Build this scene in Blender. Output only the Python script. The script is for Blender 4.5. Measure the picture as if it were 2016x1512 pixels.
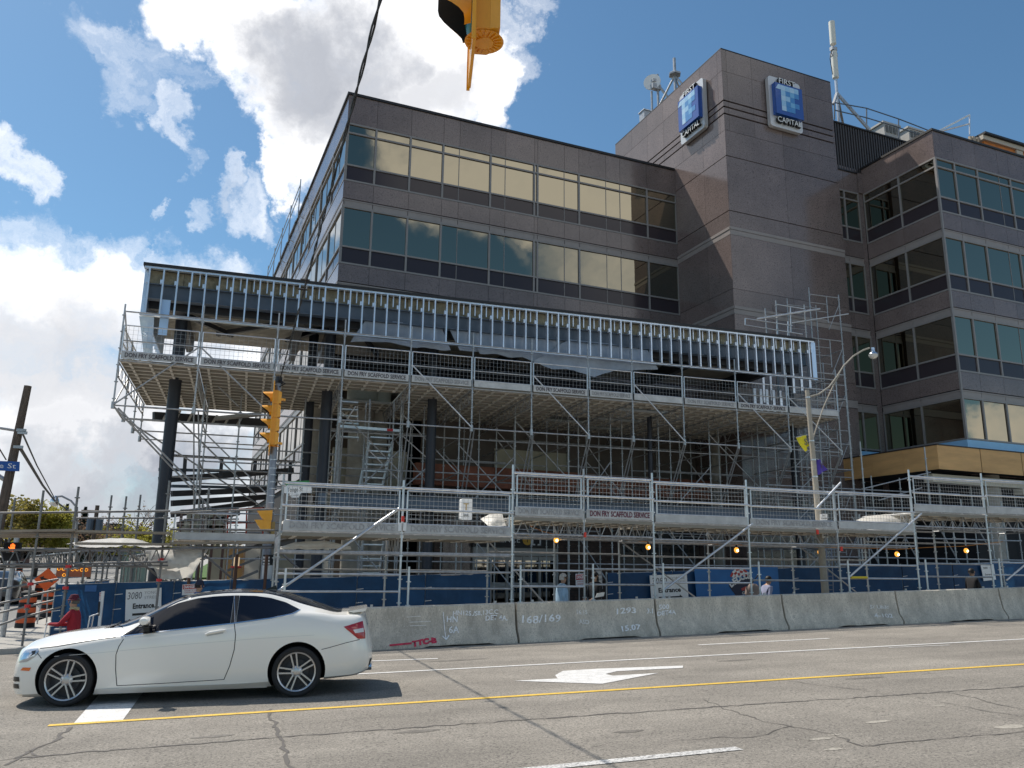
import bpy, bmesh, math, random
from math import sin, cos, pi, radians, sqrt, atan2
from mathutils import Vector as V, Matrix, noise as mnoise

random.seed(7)
for o in list(bpy.data.objects): bpy.data.objects.remove(o)
SC = bpy.context.scene
COL = SC.collection

# ------------------------------------------------------------------ camera
FPX, PITCH, ROLL = 1600.0, radians(12.86), radians(0.68)
YS, YB = radians(17.81), radians(22.99)      # street axis / building axis against the lens
CAM_H = 1.67
def axes(yaw):
    cp, sp, cy, sy, cr, sr = cos(PITCH), sin(PITCH), cos(yaw), sin(yaw), cos(ROLL), sin(ROLL)
    P = Matrix(((1,0,0),(0,cp,sp),(0,-sp,cp))); R = Matrix(((cr,-sr,0),(sr,cr,0),(0,0,1)))
    M = R @ P
    return Matrix((M @ V((cy,0,sy)), M @ V((-sy,0,cy)), M @ V((0,-1,0))))   # rows: X, Y, Z of the place in lens axes
MS, MBD = axes(YS), axes(YB)
cam = bpy.data.cameras.new('camera'); camo = bpy.data.objects.new('camera', cam); COL.objects.link(camo)
right, down, fwd = (V((MS[0][j], MS[1][j], MS[2][j])) for j in range(3))
camo.matrix_world = Matrix(((right.x,-down.x,-fwd.x,0),(right.y,-down.y,-fwd.y,0),(right.z,-down.z,-fwd.z,CAM_H),(0,0,0,1)))
cam.sensor_width = 36; cam.lens = FPX/2016*36; cam.clip_start = 0.1; cam.clip_end = 3000
SC.camera = camo
SC.render.resolution_x, SC.render.resolution_y = 1024, 768

# survey helpers: sight line through a point of the photograph, cut with a known plane of the place
def ray(px, py, M=None): return (M or MS) @ V(((px-1008)/FPX, (py-756)/FPX, 1))
EYE = V((0,0,CAM_H))
def yp(px, py, Y): r = ray(px,py); return EYE + r*(Y/r.y)
def xp(px, py, X): r = ray(px,py); return EYE + r*(X/r.x)
def zp(px, py, Z): r = ray(px,py); return EYE + r*((Z-CAM_H)/r.z)
def bp(px, py, yb): r = ray(px,py,MBD); return EYE + r*(yb/r.y)      # building axes
def bxp(px, py, xb): r = ray(px,py,MBD); return EYE + r*(xb/r.x)
G = 0.026                                                            # the street climbs 2.6 % to the right
def gp(px, py): r = ray(px,py); return EYE + r*(-CAM_H/(r.z - G*r.x))
BROT = YB - YS
RB = Matrix.Rotation(BROT, 4, 'Z')
def b2w(x, y=None, z=None):
    v = V(x) if y is None else V((x,y,z)); return RB @ v

# ------------------------------------------------------------------ world, sun, exposure
SUN = V((-0.40, 0.514, 1.0)).normalized()                            # towards the sun
SUN_EL = math.asin(SUN.z); SUN_AZ = atan2(SUN.x, SUN.y)
W = bpy.data.worlds.new('World'); SC.world = W; W.use_nodes = True
wn, wl = W.node_tree.nodes, W.node_tree.links; wn.clear()
def wnode(t, **k):
    n = wn.new(t)
    for a, b in k.items(): setattr(n, a, b)
    return n
def wmath(op, a, b=None, c=None, clamp=False):
    n = wnode('ShaderNodeMath', operation=op, use_clamp=clamp)
    for i, x in enumerate((a,b,c)):
        if x is None: continue
        if isinstance(x, (int,float)): n.inputs[i].default_value = x
        else: wl.new(x, n.inputs[i])
    return n.outputs[0]
def wvec(op, a, b=None):
    n = wnode('ShaderNodeVectorMath', operation=op)
    for i, x in enumerate((a,b)):
        if x is None: continue
        if isinstance(x, (tuple,list,V)): n.inputs[i].default_value = tuple(x)
        else: wl.new(x, n.inputs[i])
    return n.outputs['Value'] if op in ('DOT_PRODUCT','LENGTH') else n.outputs[0]
sky = wnode('ShaderNodeTexSky', sky_type='NISHITA', sun_disc=False)
sky.sun_elevation, sky.sun_rotation = SUN_EL, SUN_AZ
sky.air_density, sky.dust_density, sky.ozone_density = 1.0, 0.45, 3.8
DIR = wvec('NORMALIZE', wnode('ShaderNodeTexCoord').outputs['Generated'])
def wnoise(scale, detail, rough, off=(0,0,0), src=None):
    n = wnode('ShaderNodeTexNoise'); n.inputs['Scale'].default_value = scale
    n.inputs['Detail'].default_value = detail; n.inputs['Roughness'].default_value = rough
    wl.new(wvec('ADD', src or DIR, off), n.inputs['Vector']); return n
w1 = wnoise(5.0, 7, .62); w2 = wnoise(16.0, 7, .66, (3,1,7))
def warp(n, k): return wvec('MULTIPLY', wvec('SUBTRACT', n.outputs['Color'], (.5,.5,.5)), (k,k,k))
DW = wvec('NORMALIZE', wvec('ADD', DIR, wvec('ADD', warp(w1,.22), warp(w2,.09))))
def dirpx(px, py): return ray(px,py).normalized()
def dirrefl(px, py):                                                 # part of the sky that the front glazing mirrors
    r = ray(px,py,MBD).normalized(); return (RB @ V((r.x,-r.y,r.z))).normalized()
def blobs(lst, src):
    acc = None
    for c, r, amp in lst:                                            # direction, radius in degrees, weight
        d = wvec('DOT_PRODUCT', src, c)
        m = wnode('ShaderNodeMapRange', interpolation_type='SMOOTHSTEP')
        wl.new(d, m.inputs['Value'])
        m.inputs['From Min'].default_value = cos(radians(r*1.4)); m.inputs['From Max'].default_value = cos(radians(r*.40))
        m.inputs['To Max'].default_value = amp
        acc = m.outputs[0] if acc is None else wmath('MAXIMUM', acc, m.outputs[0])
    return acc
cl = []
for px, py, r, a in ((420,20,3.2,.95),(520,110,3.2,1),(600,200,3.4,1),(560,60,4,1),(700,110,5.5,1),(830,120,4.2,1),(930,170,3.2,1),(985,215,2.4,.9),
      (690,250,4.5,1),(610,330,2.2,.95),(860,230,4,1),(960,90,2,.6),(1020,130,1.5,.55),(760,20,4,1),(1000,10,1.5,.5),
      (225,105,2.2,.47),(300,130,2.2,.46),(235,175,1.6,.46),(340,235,1.5,.62),(290,180,1.4,.4),(380,170,1.5,.45),(345,305,.8,.42),(455,365,1.2,.55),(515,400,1.7,.56),(400,412,.9,.52),(560,440,1.3,.44),
      (285,395,.8,.5),(10,320,1.6,.7),(30,480,2.6,.62),(120,500,2.4,.62),(230,510,2.4,.6),(330,540,2.6,.6),(440,560,2.6,.62),(60,600,4.2,.9),(200,600,4.2,.95),(330,620,3.6,.9),(450,640,3.6,.85),
      (20,720,4,.85),(150,720,4.4,.8),(80,820,3.2,1),(200,840,3.4,1),(300,860,3.0,1),(420,850,3.4,1),(520,780,4,.9),(0,900,4,.9),(180,940,4,.85),(330,960,4,.85),(460,960,4,.85),(100,1030,4,.9),(300,1050,4,.9),(480,1000,4,.9),(0,1060,4.5,.95),(200,1090,4.5,.95),(400,1090,4.5,.95),(600,1060,4.5,.9)):
    cl.append((dirpx(px,py), r, a))
for px, py, r, a in ((840,330,3.6,.95),(930,345,3.4,1),(1030,360,3.6,1),(1130,370,3.0,1),(1230,380,2.6,1),(1320,385,2.4,1),(1120,500,1.8,.48),(1210,515,2.0,.52),(1000,470,1.4,.45),(1895,835,1.9,.95),(1945,830,1.8,.9),(1160,1080,2.5,.9),(960,1080,3,.9),(820,255,3,.6),(1420,150,4,.55)):
    cl.append((dirrefl(px,py), r, a))
rr = random.Random(3)
for k in range(22):                                                  # the rest of the sky, outside the picture
    az = radians(rr.uniform(75, 330)); el = radians(rr.uniform(6, 60))
    cl.append((V((sin(az)*cos(el), cos(az)*cos(el), sin(el))), rr.uniform(4,9), rr.uniform(.6,.95)))
cover = blobs(cl, DW)
wisp_n = wnoise(22., 10, .72, (4,9,1), DW)
w3 = wnoise(9.0, 9, .68, (1,5,2), DW); w4 = wnoise(30., 6, .7, (8,5,2), DW)
ragged = wmath('ADD', wmath('MULTIPLY', w3.outputs[0], .95), wmath('MULTIPLY', w4.outputs[0], .55))
edge = wnode('ShaderNodeMapRange', interpolation_type='SMOOTHSTEP')
wl.new(wmath('ADD', wmath('MULTIPLY', cover, 1.45), wmath('SUBTRACT', ragged, .72)), edge.inputs['Value'])
edge.inputs['From Min'].default_value = .38; edge.inputs['From Max'].default_value = 1.55
wisp = wnode('ShaderNodeMapRange', interpolation_type='SMOOTHSTEP')
wl.new(wmath('ADD', wmath('MULTIPLY', cover, .8), wmath('MULTIPLY', wmath('SUBTRACT', wisp_n.outputs[0], .5), 1.5)), wisp.inputs['Value'])
wisp.inputs['From Min'].default_value = .22; wisp.inputs['From Max'].default_value = .95; wisp.inputs['To Max'].default_value = .55
CLOUD = wmath('MAXIMUM', edge.outputs[0], wisp.outputs[0])
gb = []
for px, py, r, a in ((640,130,4.2,.62),(720,190,4.,.55),(880,210,2.6,.4),(600,210,2.2,.35),(60,650,2.5,.22),(200,720,4.5,.42),(60,720,3.5,.4),(330,720,4,.35),(120,880,3.0,.34),(230,905,3.0,.55),(370,930,3.6,.72),(300,980,3,.7),(450,940,3,.6),(200,1050,5,.6),(420,1050,5,.6),(0,1060,4,.5),(150,960,3.4,.5),(40,980,4,.5),(450,390,1,.25)):
    gb.append((dirpx(px,py), r, a))
grey = blobs(gb, DW)
shade = wmath('ADD', wmath('MULTIPLY', grey, 1.35), wmath('MULTIPLY', wmath('SUBTRACT', w3.outputs[0], .5), .30), clamp=True)
ccol = wnode('ShaderNodeMix', data_type='RGBA'); wl.new(shade, ccol.inputs['Factor'])
ccol.inputs[6].default_value = (13.5,13.4,13.4,1); ccol.inputs[7].default_value = (4.0,4.3,5.0,1)
mixc = wnode('ShaderNodeMix', data_type='RGBA'); wl.new(CLOUD, mixc.inputs['Factor'])
hs = wnode('ShaderNodeHueSaturation'); hs.inputs['Saturation'].default_value = 1.06; hs.inputs['Value'].default_value = 1.2
wl.new(sky.outputs[0], hs.inputs['Color']); tint = wnode('ShaderNodeMix', data_type='RGBA', blend_type='MULTIPLY'); tint.inputs['Factor'].default_value = 1.0
wl.new(hs.outputs[0], tint.inputs[6]); tint.inputs[7].default_value = (.86,1.03,.98,1)
wl.new(tint.outputs[2], mixc.inputs[6]); wl.new(ccol.outputs[2], mixc.inputs[7])
bg = wnode('ShaderNodeBackground'); bg.inputs['Strength'].default_value = 0.10
wl.new(mixc.outputs[2], bg.inputs['Color'])
wo = wnode('ShaderNodeOutputWorld'); wl.new(bg.outputs[0], wo.inputs['Surface'])

sl = bpy.data.lights.new('sun', 'SUN'); sl.energy = 5.0; sl.angle = radians(.53); sl.color = (1,.93,.83)
so = bpy.data.objects.new('sun', sl); COL.objects.link(so)
so.matrix_world = Matrix.Translation((-20,30,60)) @ SUN.to_track_quat('Z','Y').to_matrix().to_4x4()
SC.view_settings.view_transform = 'Standard'; SC.view_settings.look = 'None'
SC.view_settings.exposure = 0.0; SC.view_settings.gamma = 1.0; SC.view_settings.use_curve_mapping = False

# ------------------------------------------------------------------ materials
MATS = {}
def mat(name, col, rough=.6, metal=0., spec=.5, vary=.0, vscale=3., speck=0., sscale=60., bump=0., bscale=40., coat=0., emit=None, estr=1., obj=False, col2=None, stretch=(1,1,1), alpha=None, transl=0.):
    if name in MATS: return MATS[name]
    m = bpy.data.materials.new(name); m.use_nodes = True; nt = m.node_tree; N, L = nt.nodes, nt.links
    b = N['Principled BSDF']
    b.inputs['Base Color'].default_value = (*col,1); b.inputs['Roughness'].default_value = rough
    b.inputs['Metallic'].default_value = metal; b.inputs['Specular IOR Level'].default_value = spec
    b.inputs['Coat Weight'].default_value = coat; b.inputs['Coat Roughness'].default_value = .04
    if emit: b.inputs['Emission Color'].default_value = (*emit,1); b.inputs['Emission Strength'].default_value = estr
    if alpha: b.inputs['Transmission Weight'].default_value = alpha
    src = None
    if vary or speck or bump:
        g = N.new('ShaderNodeTexCoord').outputs['Object'] if obj else N.new('ShaderNodeNewGeometry').outputs['Position']
        mp = N.new('ShaderNodeMapping'); mp.inputs['Scale'].default_value = stretch; L.new(g, mp.inputs['Vector']); src = mp.outputs[0]
    cur = None
    def noise(sc, det=4, ro=.6):
        n = N.new('ShaderNodeTexNoise'); n.inputs['Scale'].default_value = sc; n.inputs['Detail'].default_value = det; n.inputs['Roughness'].default_value = ro
        L.new(src, n.inputs['Vector']); return n.outputs[0]
    def mixin(fac, a, bcol):
        mx = N.new('ShaderNodeMix'); mx.data_type = 'RGBA'; L.new(fac, mx.inputs['Factor'])
        if isinstance(a, tuple): mx.inputs[6].default_value = (*a,1)
        else: L.new(a, mx.inputs[6])
        mx.inputs[7].default_value = (*bcol,1); return mx.outputs[2]
    def ramp(v, lo, hi):
        r = N.new('ShaderNodeMapRange'); L.new(v, r.inputs['Value']); r.inputs['From Min'].default_value = lo; r.inputs['From Max'].default_value = hi; return r.outputs[0]
    if vary:
        lo = tuple(c*(1-vary) for c in col); hi = col2 or tuple(min(1,c*(1+vary)) for c in col)
        cur = mixin(ramp(noise(vscale,6,.65), .3, .7), lo, hi)
    if speck:
        d = tuple(c*(1-speck) for c in col)
        cur = mixin(ramp(noise(sscale,2,.5), .52, .66), cur if cur is not None else col, d)
        cur = mixin(ramp(noise(sscale*1.35,2,.5), .60, .72), cur, tuple(min(1,c*(1+speck*1.1)) for c in col))
    if cur is not None: L.new(cur, b.inputs['Base Color'])
    if bump:
        bm = N.new('ShaderNodeBump'); bm.inputs['Strength'].default_value = bump; bm.inputs['Distance'].default_value = .02
        L.new(noise(bscale,6,.7), bm.inputs['Height']); L.new(bm.outputs[0], b.inputs['Normal'])
    if transl:
        tr = N.new('ShaderNodeBsdfTranslucent'); mxs = N.new('ShaderNodeMixShader'); mxs.inputs[0].default_value = transl
        if cur is not None: L.new(cur, tr.inputs['Color'])
        else: tr.inputs['Color'].default_value = (*col,1)
        L.new(b.outputs[0], mxs.inputs[1]); L.new(tr.outputs[0], mxs.inputs[2]); L.new(mxs.outputs[0], N['Material Output'].inputs['Surface'])
    MATS[name] = m; return m
GRANITE = mat('granite', (.182,.142,.131), .14, spec=.55, vary=.2, vscale=.5, speck=.5, sscale=24, bump=.006, bscale=30)
TRIM    = mat('trim_metal', (.27,.24,.225), .45, vary=.08)
FRAME   = mat('window_frame', (.24,.225,.215), .42, vary=.06)
GRANITES = [mat('granite_'+n, tuple(c*k for c in (.182,.142,.131)), .14, spec=.55, vary=.2, vscale=.5, speck=.5, sscale=24, bump=.006, bscale=30) for n, k in (('dark',.91),('mid',1.0),('light',1.08))]
GLASS   = mat('mirror_glass', (.262,.235,.172), .02, metal=1., bump=.02, bscale=.9)
SPANDREL= mat('spandrel_glass', (.042,.033,.038), .10, spec=.3)
DARKW   = mat('dark_core', (.02,.02,.022), .9)
CAP     = mat('parapet_cap', (.014,.013,.014), .55)
GALV    = mat('galvanised', (.40,.405,.41), .42, metal=.55, vary=.28, vscale=9)
GALVL   = mat('galvanised_bright', (.62,.64,.66), .38, metal=.7, vary=.15, vscale=6)
WOODT   = mat('tube_brown', (.10,.05,.035), .7)
STUD    = mat('stud_steel', (.66,.72,.80), .35, metal=.65, vary=.1, vscale=4)
PLANK   = mat('deck_plank', (.78,.73,.64), .75, vary=.25, vscale=1.3, stretch=(.6,3,3))
TOEB    = mat('toe_board', (.50,.50,.49), .6, vary=.18, vscale=3)
INK     = mat('stencil_ink', (.09,.075,.085), .8, vary=.5, vscale=18)
INKR    = mat('stencil_ink_red', (.16,.035,.06), .8, vary=.5, vscale=18)
BEAM    = mat('beam_primer', (.095,.125,.165), .55, vary=.2, vscale=1.2)
DBEAM   = mat('beam_dark', (.042,.043,.05), .55, vary=.25, vscale=1.)
COLUMN  = mat('column_paint', (.022,.025,.035), .5, vary=.25, vscale=1.2)
INSUL   = mat('insulation', (.29,.265,.19), .9, vary=.35, vscale=5, bump=.6, bscale=9)
SHEET   = mat('membrane_sheet', (.30,.35,.42), .55, vary=.2, vscale=1.5, bump=.2, bscale=2.5)
DECKING = mat('steel_decking', (.36,.33,.28), .5, vary=.2, vscale=2)
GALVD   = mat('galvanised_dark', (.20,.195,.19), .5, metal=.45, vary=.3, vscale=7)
CONC    = mat('concrete', (.34,.32,.285), .85, vary=.22, vscale=2.2, speck=.2, sscale=45, bump=.25, bscale=30)
CONCW   = mat('site_concrete', (.38,.35,.30), .88, vary=.3, vscale=.9, bump=.15, bscale=14)
CONCB   = mat('concrete_beige', (.42,.39,.30), .85, vary=.15, vscale=1.2)
RUSTB   = mat('beam_rust', (.24,.09,.055), .8, vary=.4, vscale=1.5)
BRICK   = mat('brick_face', (.085,.058,.048), .85, vary=.3, vscale=5)
MORTAR  = mat('mortar', (.05,.045,.04), .9)
BLUEF   = mat('blue_hoarding', (.011,.068,.175), .5, vary=.3, vscale=1.4, bump=.5, bscale=3.5, transl=.35)
BLUEB   = mat('banner_blue', (.015,.13,.36), .5, vary=.15, vscale=1.4, bump=.2, bscale=2.)
WHITE   = mat('white_print', (.78,.78,.77), .55, vary=.04, vscale=2)
BLACK   = mat('black_print', (.012,.012,.013), .5)
GREYP   = mat('grey_print', (.12,.12,.125), .5)
RED     = mat('red_print', (.52,.02,.025), .5)
YELLOWS = mat('signal_yellow', (.82,.36,.012), .38, coat=.3, vary=.06, vscale=5)
BLACKV  = mat('visor_black', (.012,.012,.014), .8)
ORANGE  = mat('orange_sheet', (.85,.13,.02), .5, vary=.06, vscale=3)
ORANGEB = mat('barrel_orange', (.72,.12,.03), .55, vary=.1)
RUBBER  = mat('rubber', (.016,.016,.017), .75)
PLY     = mat('plywood', (.62,.36,.145), .7, vary=.16, vscale=1.1, stretch=(.5,.5,3), bump=.05, bscale=8)
BLUEINS = mat('blue_foam', (.30,.56,.80), .6, vary=.06)
TARP    = mat('white_tarp', (.74,.72,.67), .45, vary=.10, vscale=3, bump=.8, bscale=5., transl=.4)
ASPH    = mat('asphalt', (.268,.243,.208), .9, vary=.16, vscale=.5, speck=.55, sscale=42, bump=.6, bscale=70)
def asphalt():
    m = ASPH; nt = m.node_tree; N, L = nt.nodes, nt.links; b = N['Principled BSDF']; src = b.inputs['Base Color'].links[0].from_socket
    g = N.new('ShaderNodeNewGeometry').outputs['Position']
    def nz(sc, stretch, lo, hi, det=5):
        mp = N.new('ShaderNodeMapping'); mp.inputs['Scale'].default_value = stretch; L.new(g, mp.inputs['Vector'])
        n = N.new('ShaderNodeTexNoise'); n.inputs['Scale'].default_value = sc; n.inputs['Detail'].default_value = det; n.inputs['Roughness'].default_value = .65; L.new(mp.outputs[0], n.inputs['Vector'])
        r = N.new('ShaderNodeMapRange'); r.inputs['From Min'].default_value = .32; r.inputs['From Max'].default_value = .68; r.inputs['To Min'].default_value = lo; r.inputs['To Max'].default_value = hi; L.new(n.outputs[0], r.inputs['Value']); return r.outputs[0]
    cur = src
    for v in (nz(1.0,(.05,.75,1),.80,1.14), nz(.35,(1,1,1),.90,1.10), nz(2.2,(.5,1,1),.90,1.08), nz(150.,(1,1,1),.72,1.26,2), nz(26.,(1,1,1),.86,1.12,3)):
        mx = N.new('ShaderNodeVectorMath'); mx.operation = 'SCALE'; L.new(cur, mx.inputs[0]); L.new(v, mx.inputs['Scale']); cur = mx.outputs[0]
    L.new(cur, b.inputs['Base Color'])
asphalt()
ASPHF   = mat('asphalt_far', (.20,.195,.185), .9, vary=.12, vscale=.3)
SIDEW   = mat('sidewalk', (.36,.345,.315), .88, vary=.14, vscale=.9, speck=.15, sscale=50)
DIRT    = mat('ground_dirt', (.28,.255,.215), .95, vary=.25, vscale=.7)
PAINTW  = mat('paint_white', (.66,.65,.63), .7, vary=.2, vscale=9, speck=.25, sscale=45)
PAINTY  = mat('paint_yellow', (.72,.47,.07), .7, vary=.2, vscale=7, speck=.3, sscale=45)
TAR     = mat('crack_tar', (.11,.10,.09), .85)
CHALK   = mat('chalk', (.92,.91,.89), .9, vary=.25, vscale=22)
SPRAYR  = mat('spray_red', (.55,.04,.08), .8, vary=.3, vscale=18)
POLEC   = mat('pole_concrete', (.38,.34,.28), .8, vary=.12, vscale=4)
POLEG   = mat('pole_steel', (.24,.26,.30), .5, metal=.4, vary=.25, vscale=5)
WOODP   = mat('pole_wood', (.115,.085,.065), .9, vary=.45, vscale=7, stretch=(4,4,.5), bump=.4, bscale=20)
CHROME  = mat('bright_metal', (.70,.71,.72), .22, metal=1.)
CABLE   = mat('cable_black', (.014,.014,.016), .6)

# ------------------------------------------------------------------ object helpers
F = {}
I4 = Matrix.Identity(4); T = Matrix.Translation
def link(name, data, M=I4, parent=None):
    o = bpy.data.objects.new(name, data); COL.objects.link(o); o.matrix_basis = M
    if parent: o.parent = parent; o.matrix_parent_inverse = F[parent.name].inverted()
    F[o.name] = M.copy(); return o
def tag(o, label=None, cat=None, group=None, kind=None):
    for k, v in (('label',label),('category',cat),('group',group),('kind',kind)):
        if v: o[k] = v
    return o
def thing(name, label, cat, loc, group=None, rot=None):
    o = bpy.data.objects.new(name, None); o.empty_display_size = .3; COL.objects.link(o)
    M = T(V(loc)) @ (rot or I4); o.matrix_basis = M; F[o.name] = M.copy()
    return tag(o, label, cat, group)
def thing_b(name, label, cat, loc, group=None):                      # parts given in building axes
    o = bpy.data.objects.new(name, None); COL.objects.link(o); M = T(V(loc)); o.matrix_basis = RB @ M; F[o.name] = M
    return tag(o, label, cat, group)
def dup(o, M=None, parent=None):
    c = o.copy(); COL.objects.link(c); F[c.name] = F[o.name].copy()
    for k in ('label','group'):
        if parent is None and k in c: del c[k]
    if parent: c.parent = parent
    if M is not None: c.matrix_basis = M
    for ch in list(o.children): dup(ch, None, c)
    return c
class MB:
    def __init__(s): s.v = []; s.f = []; s.mi = []; s.cur = 0
    def add(s, vs, fs):
        n = len(s.v); s.v += [tuple(x) for x in vs]; s.f += [tuple(n+i for i in f) for f in fs]; s.mi += [s.cur]*len(fs); return s
    def box(s, a, b, M=None):
        x0,y0,z0 = a; x1,y1,z1 = b
        vs = [V(p) for p in ((x0,y0,z0),(x1,y0,z0),(x1,y1,z0),(x0,y1,z0),(x0,y0,z1),(x1,y0,z1),(x1,y1,z1),(x0,y1,z1))]
        if M: vs = [M @ v for v in vs]
        return s.add(vs, ((3,2,1,0),(4,5,6,7),(0,1,5,4),(1,2,6,5),(2,3,7,6),(3,0,4,7)))
    def bar(s, p, q, w, h, up=(0,0,1)):
        p, q = V(p), V(q); d = (q-p); L = d.length; d.normalize(); u = V(up)
        sx = d.cross(u)
        if sx.length < 1e-4: sx = d.cross(V((1,0,0)))
        sx.normalize(); uz = sx.cross(d)
        M = Matrix(((sx.x,d.x,uz.x,p.x),(sx.y,d.y,uz.y,p.y),(sx.z,d.z,uz.z,p.z),(0,0,0,1)))
        return s.box((-w/2,0,-h/2),(w/2,L,h/2),M)
    def tube(s, pts, r, n=8, caps=True):
        pts = [V(p) for p in pts]; rs = r if isinstance(r,(list,tuple)) else [r]*len(pts); rings = []
        prev = None
        for i, p in enumerate(pts):
            d = (pts[min(i+1,len(pts)-1)] - pts[max(i-1,0)]).normalized()
            u = prev if prev is not None else (V((0,0,1)) if abs(d.z) < .9 else V((1,0,0)))
            a = d.cross(u); a = a.normalized() if a.length > 1e-5 else V((1,0,0)); b = d.cross(a).normalized(); prev = -b if False else u
            rings.append([p + (a*cos(2*pi*k/n) + b*sin(2*pi*k/n))*rs[i] for k in range(n)])
        vs = [v for R in rings for v in R]; fs = []
        for i in range(len(pts)-1):
            for k in range(n): fs.append((i*n+k, i*n+(k+1)%n, (i+1)*n+(k+1)%n, (i+1)*n+k))
        if caps: fs += [tuple(range(n-1,-1,-1)), tuple((len(pts)-1)*n+k for k in range(n))]
        return s.add(vs, fs)
    def lathe(s, prof, M=None, n=20, a0=0, a1=2*pi):
        full = abs(a1-a0-2*pi) < 1e-6; m = n if full else n+1; vs = []
        for r, z in prof:
            for k in range(m):
                a = a0+(a1-a0)*k/n; v = V((r*cos(a), r*sin(a), z)); vs.append(M @ v if M else v)
        fs = []
        for i in range(len(prof)-1):
            for k in range(n): fs.append((i*m+k, i*m+(k+1)%m, (i+1)*m+(k+1)%m, (i+1)*m+k))
        return s.add(vs, fs)
    def prism(s, poly, a, b, fn):                                    # poly of (u,v); fn(u,v,w)->point, w from a to b
        n = len(poly); vs = [fn(u,v,a) for u,v in poly] + [fn(u,v,b) for u,v in poly]
        fs = [tuple(range(n)), tuple(range(2*n-1,n-1,-1))] + [(i, n+i, n+(i+1)%n, (i+1)%n) for i in range(n)]
        return s.add(vs, fs)
    def mesh(s, name, mats, smooth=False, fix=False):
        me = bpy.data.meshes.new(name); me.from_pydata(s.v, [], s.f)
        for m in (mats if isinstance(mats,(list,tuple)) else [mats]): me.materials.append(m)
        if any(s.mi): me.polygons.foreach_set('material_index', s.mi)
        if fix:
            bm = bmesh.new(); bm.from_mesh(me); bmesh.ops.remove_doubles(bm, verts=bm.verts, dist=1e-5); bmesh.ops.recalc_face_normals(bm, faces=bm.faces); bm.to_mesh(me); bm.free()
        if smooth:
            me.polygons.foreach_set('use_smooth', [True]*len(me.polygons))
            try: me.set_sharp_from_angle(angle=radians(40))
            except Exception: pass
        me.update(); return me
    def build(s, name, mats, parent=None, smooth=False, fix=False, M=I4): return link(name, s.mesh(name, mats, smooth, fix), M, parent)
MESH = {}
def cached(key, fn):
    if key not in MESH: MESH[key] = fn()
    return MESH[key]
def unit_tube(m, n=8): return cached(('tube',m.name,n), lambda: MB().tube([(0,0,0),(0,0,1)],1,n).mesh('tube',m,True))
def unit_box(m): return cached(('box',m.name), lambda: MB().box((0,0,0),(1,1,1)).mesh('block',m))
def tube(name, p, q, r, m, parent, n=8):
    p, q = V(p), V(q); d = q-p
    M = T(p) @ d.to_track_quat('Z','Y').to_matrix().to_4x4() @ Matrix.Diagonal((r,r,d.length,1))
    return link(name, unit_tube(m,n), M, parent)
def box(name, a, b, m, parent=None):
    a, b = V(a), V(b); return link(name, unit_box(m), T(a) @ Matrix.Diagonal((b.x-a.x,b.y-a.y,b.z-a.z,1)), parent)
def text_mesh(s, size, m, depth=.004, spacing=1., shear=0., fit=None, cx=True, bold=0.):
    key = ('txt',s,size,m.name,depth,spacing,shear,fit,cx,bold)
    def mk():
        c = bpy.data.curves.new('lettering','FONT'); c.body = s; c.size = size; c.extrude = depth; c.space_character = spacing; c.shear = shear; c.offset = bold
        c.resolution_u = 2
        if cx: c.align_x = 'CENTER'
        c.align_y = 'CENTER'
        o = bpy.data.objects.new('lettering', c); COL.objects.link(o)
        dg = bpy.context.evaluated_depsgraph_get(); dg.update()
        me = bpy.data.meshes.new_from_object(o.evaluated_get(dg)); bpy.data.objects.remove(o)
        me.name = 'lettering'; me.materials.clear(); me.materials.append(m)
        if fit:
            xs = [v.co.x for v in me.vertices]; k = fit/max(1e-3, max(xs)-min(xs))
            for v in me.vertices: v.co.x *= k
        return me
    return cached(key, mk)
FACE_S = Matrix(((1,0,0,0),(0,0,-1,0),(0,1,0,0),(0,0,0,1)))          # text standing up, read from the street
def text(name, s, size, m, at, parent, R=None, **k): return link(name, text_mesh(s,size,m,**k), T(V(at)) @ (R or FACE_S), parent)
def smooth01(x): x = min(1,max(0,x)); return x*x*(3-2*x)
def GZ(x, y):
    z = G*80*math.tanh(x/80)
    return z + .026*max(0,y-30)*smooth01((6-x)/6) - .0
# ------------------------------------------------------------------ ground, road, pavements, markings
def sheet(name, xs, ys, m, dz=0., kind='structure'):
    vs = [(x, y, GZ(x,y)+dz) for y in ys for x in xs]; nx = len(xs)
    fs = [(j*nx+i, j*nx+i+1, (j+1)*nx+i+1, (j+1)*nx+i) for j in range(len(ys)-1) for i in range(nx-1)]
    o = MB().add(vs, fs).build(name, m, smooth=True); o['kind'] = kind; return o
def span(a, b, n): return [a+(b-a)*i/n for i in range(n+1)]
sheet('ground', [-1500,-600,-250]+span(-120,120,48)+[250,600,1500], [-1500,-500,-200,-80]+span(-40,160,50)+[250,500,1500], DIRT, -.03)
def BY(x): return 17.30 + .040*(x-2.7)                               # line of the concrete barriers (their middle)
sheet('road', span(-90,90,90), span(-14,19.4,24), ASPH, 0.)
sheet('side_street', span(-34,-6.0,14), span(19.4,170,60), ASPHF, .004)
sheet('road', span(-90,90,30), span(-60,-14,6), ASPHF, -.004)
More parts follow.
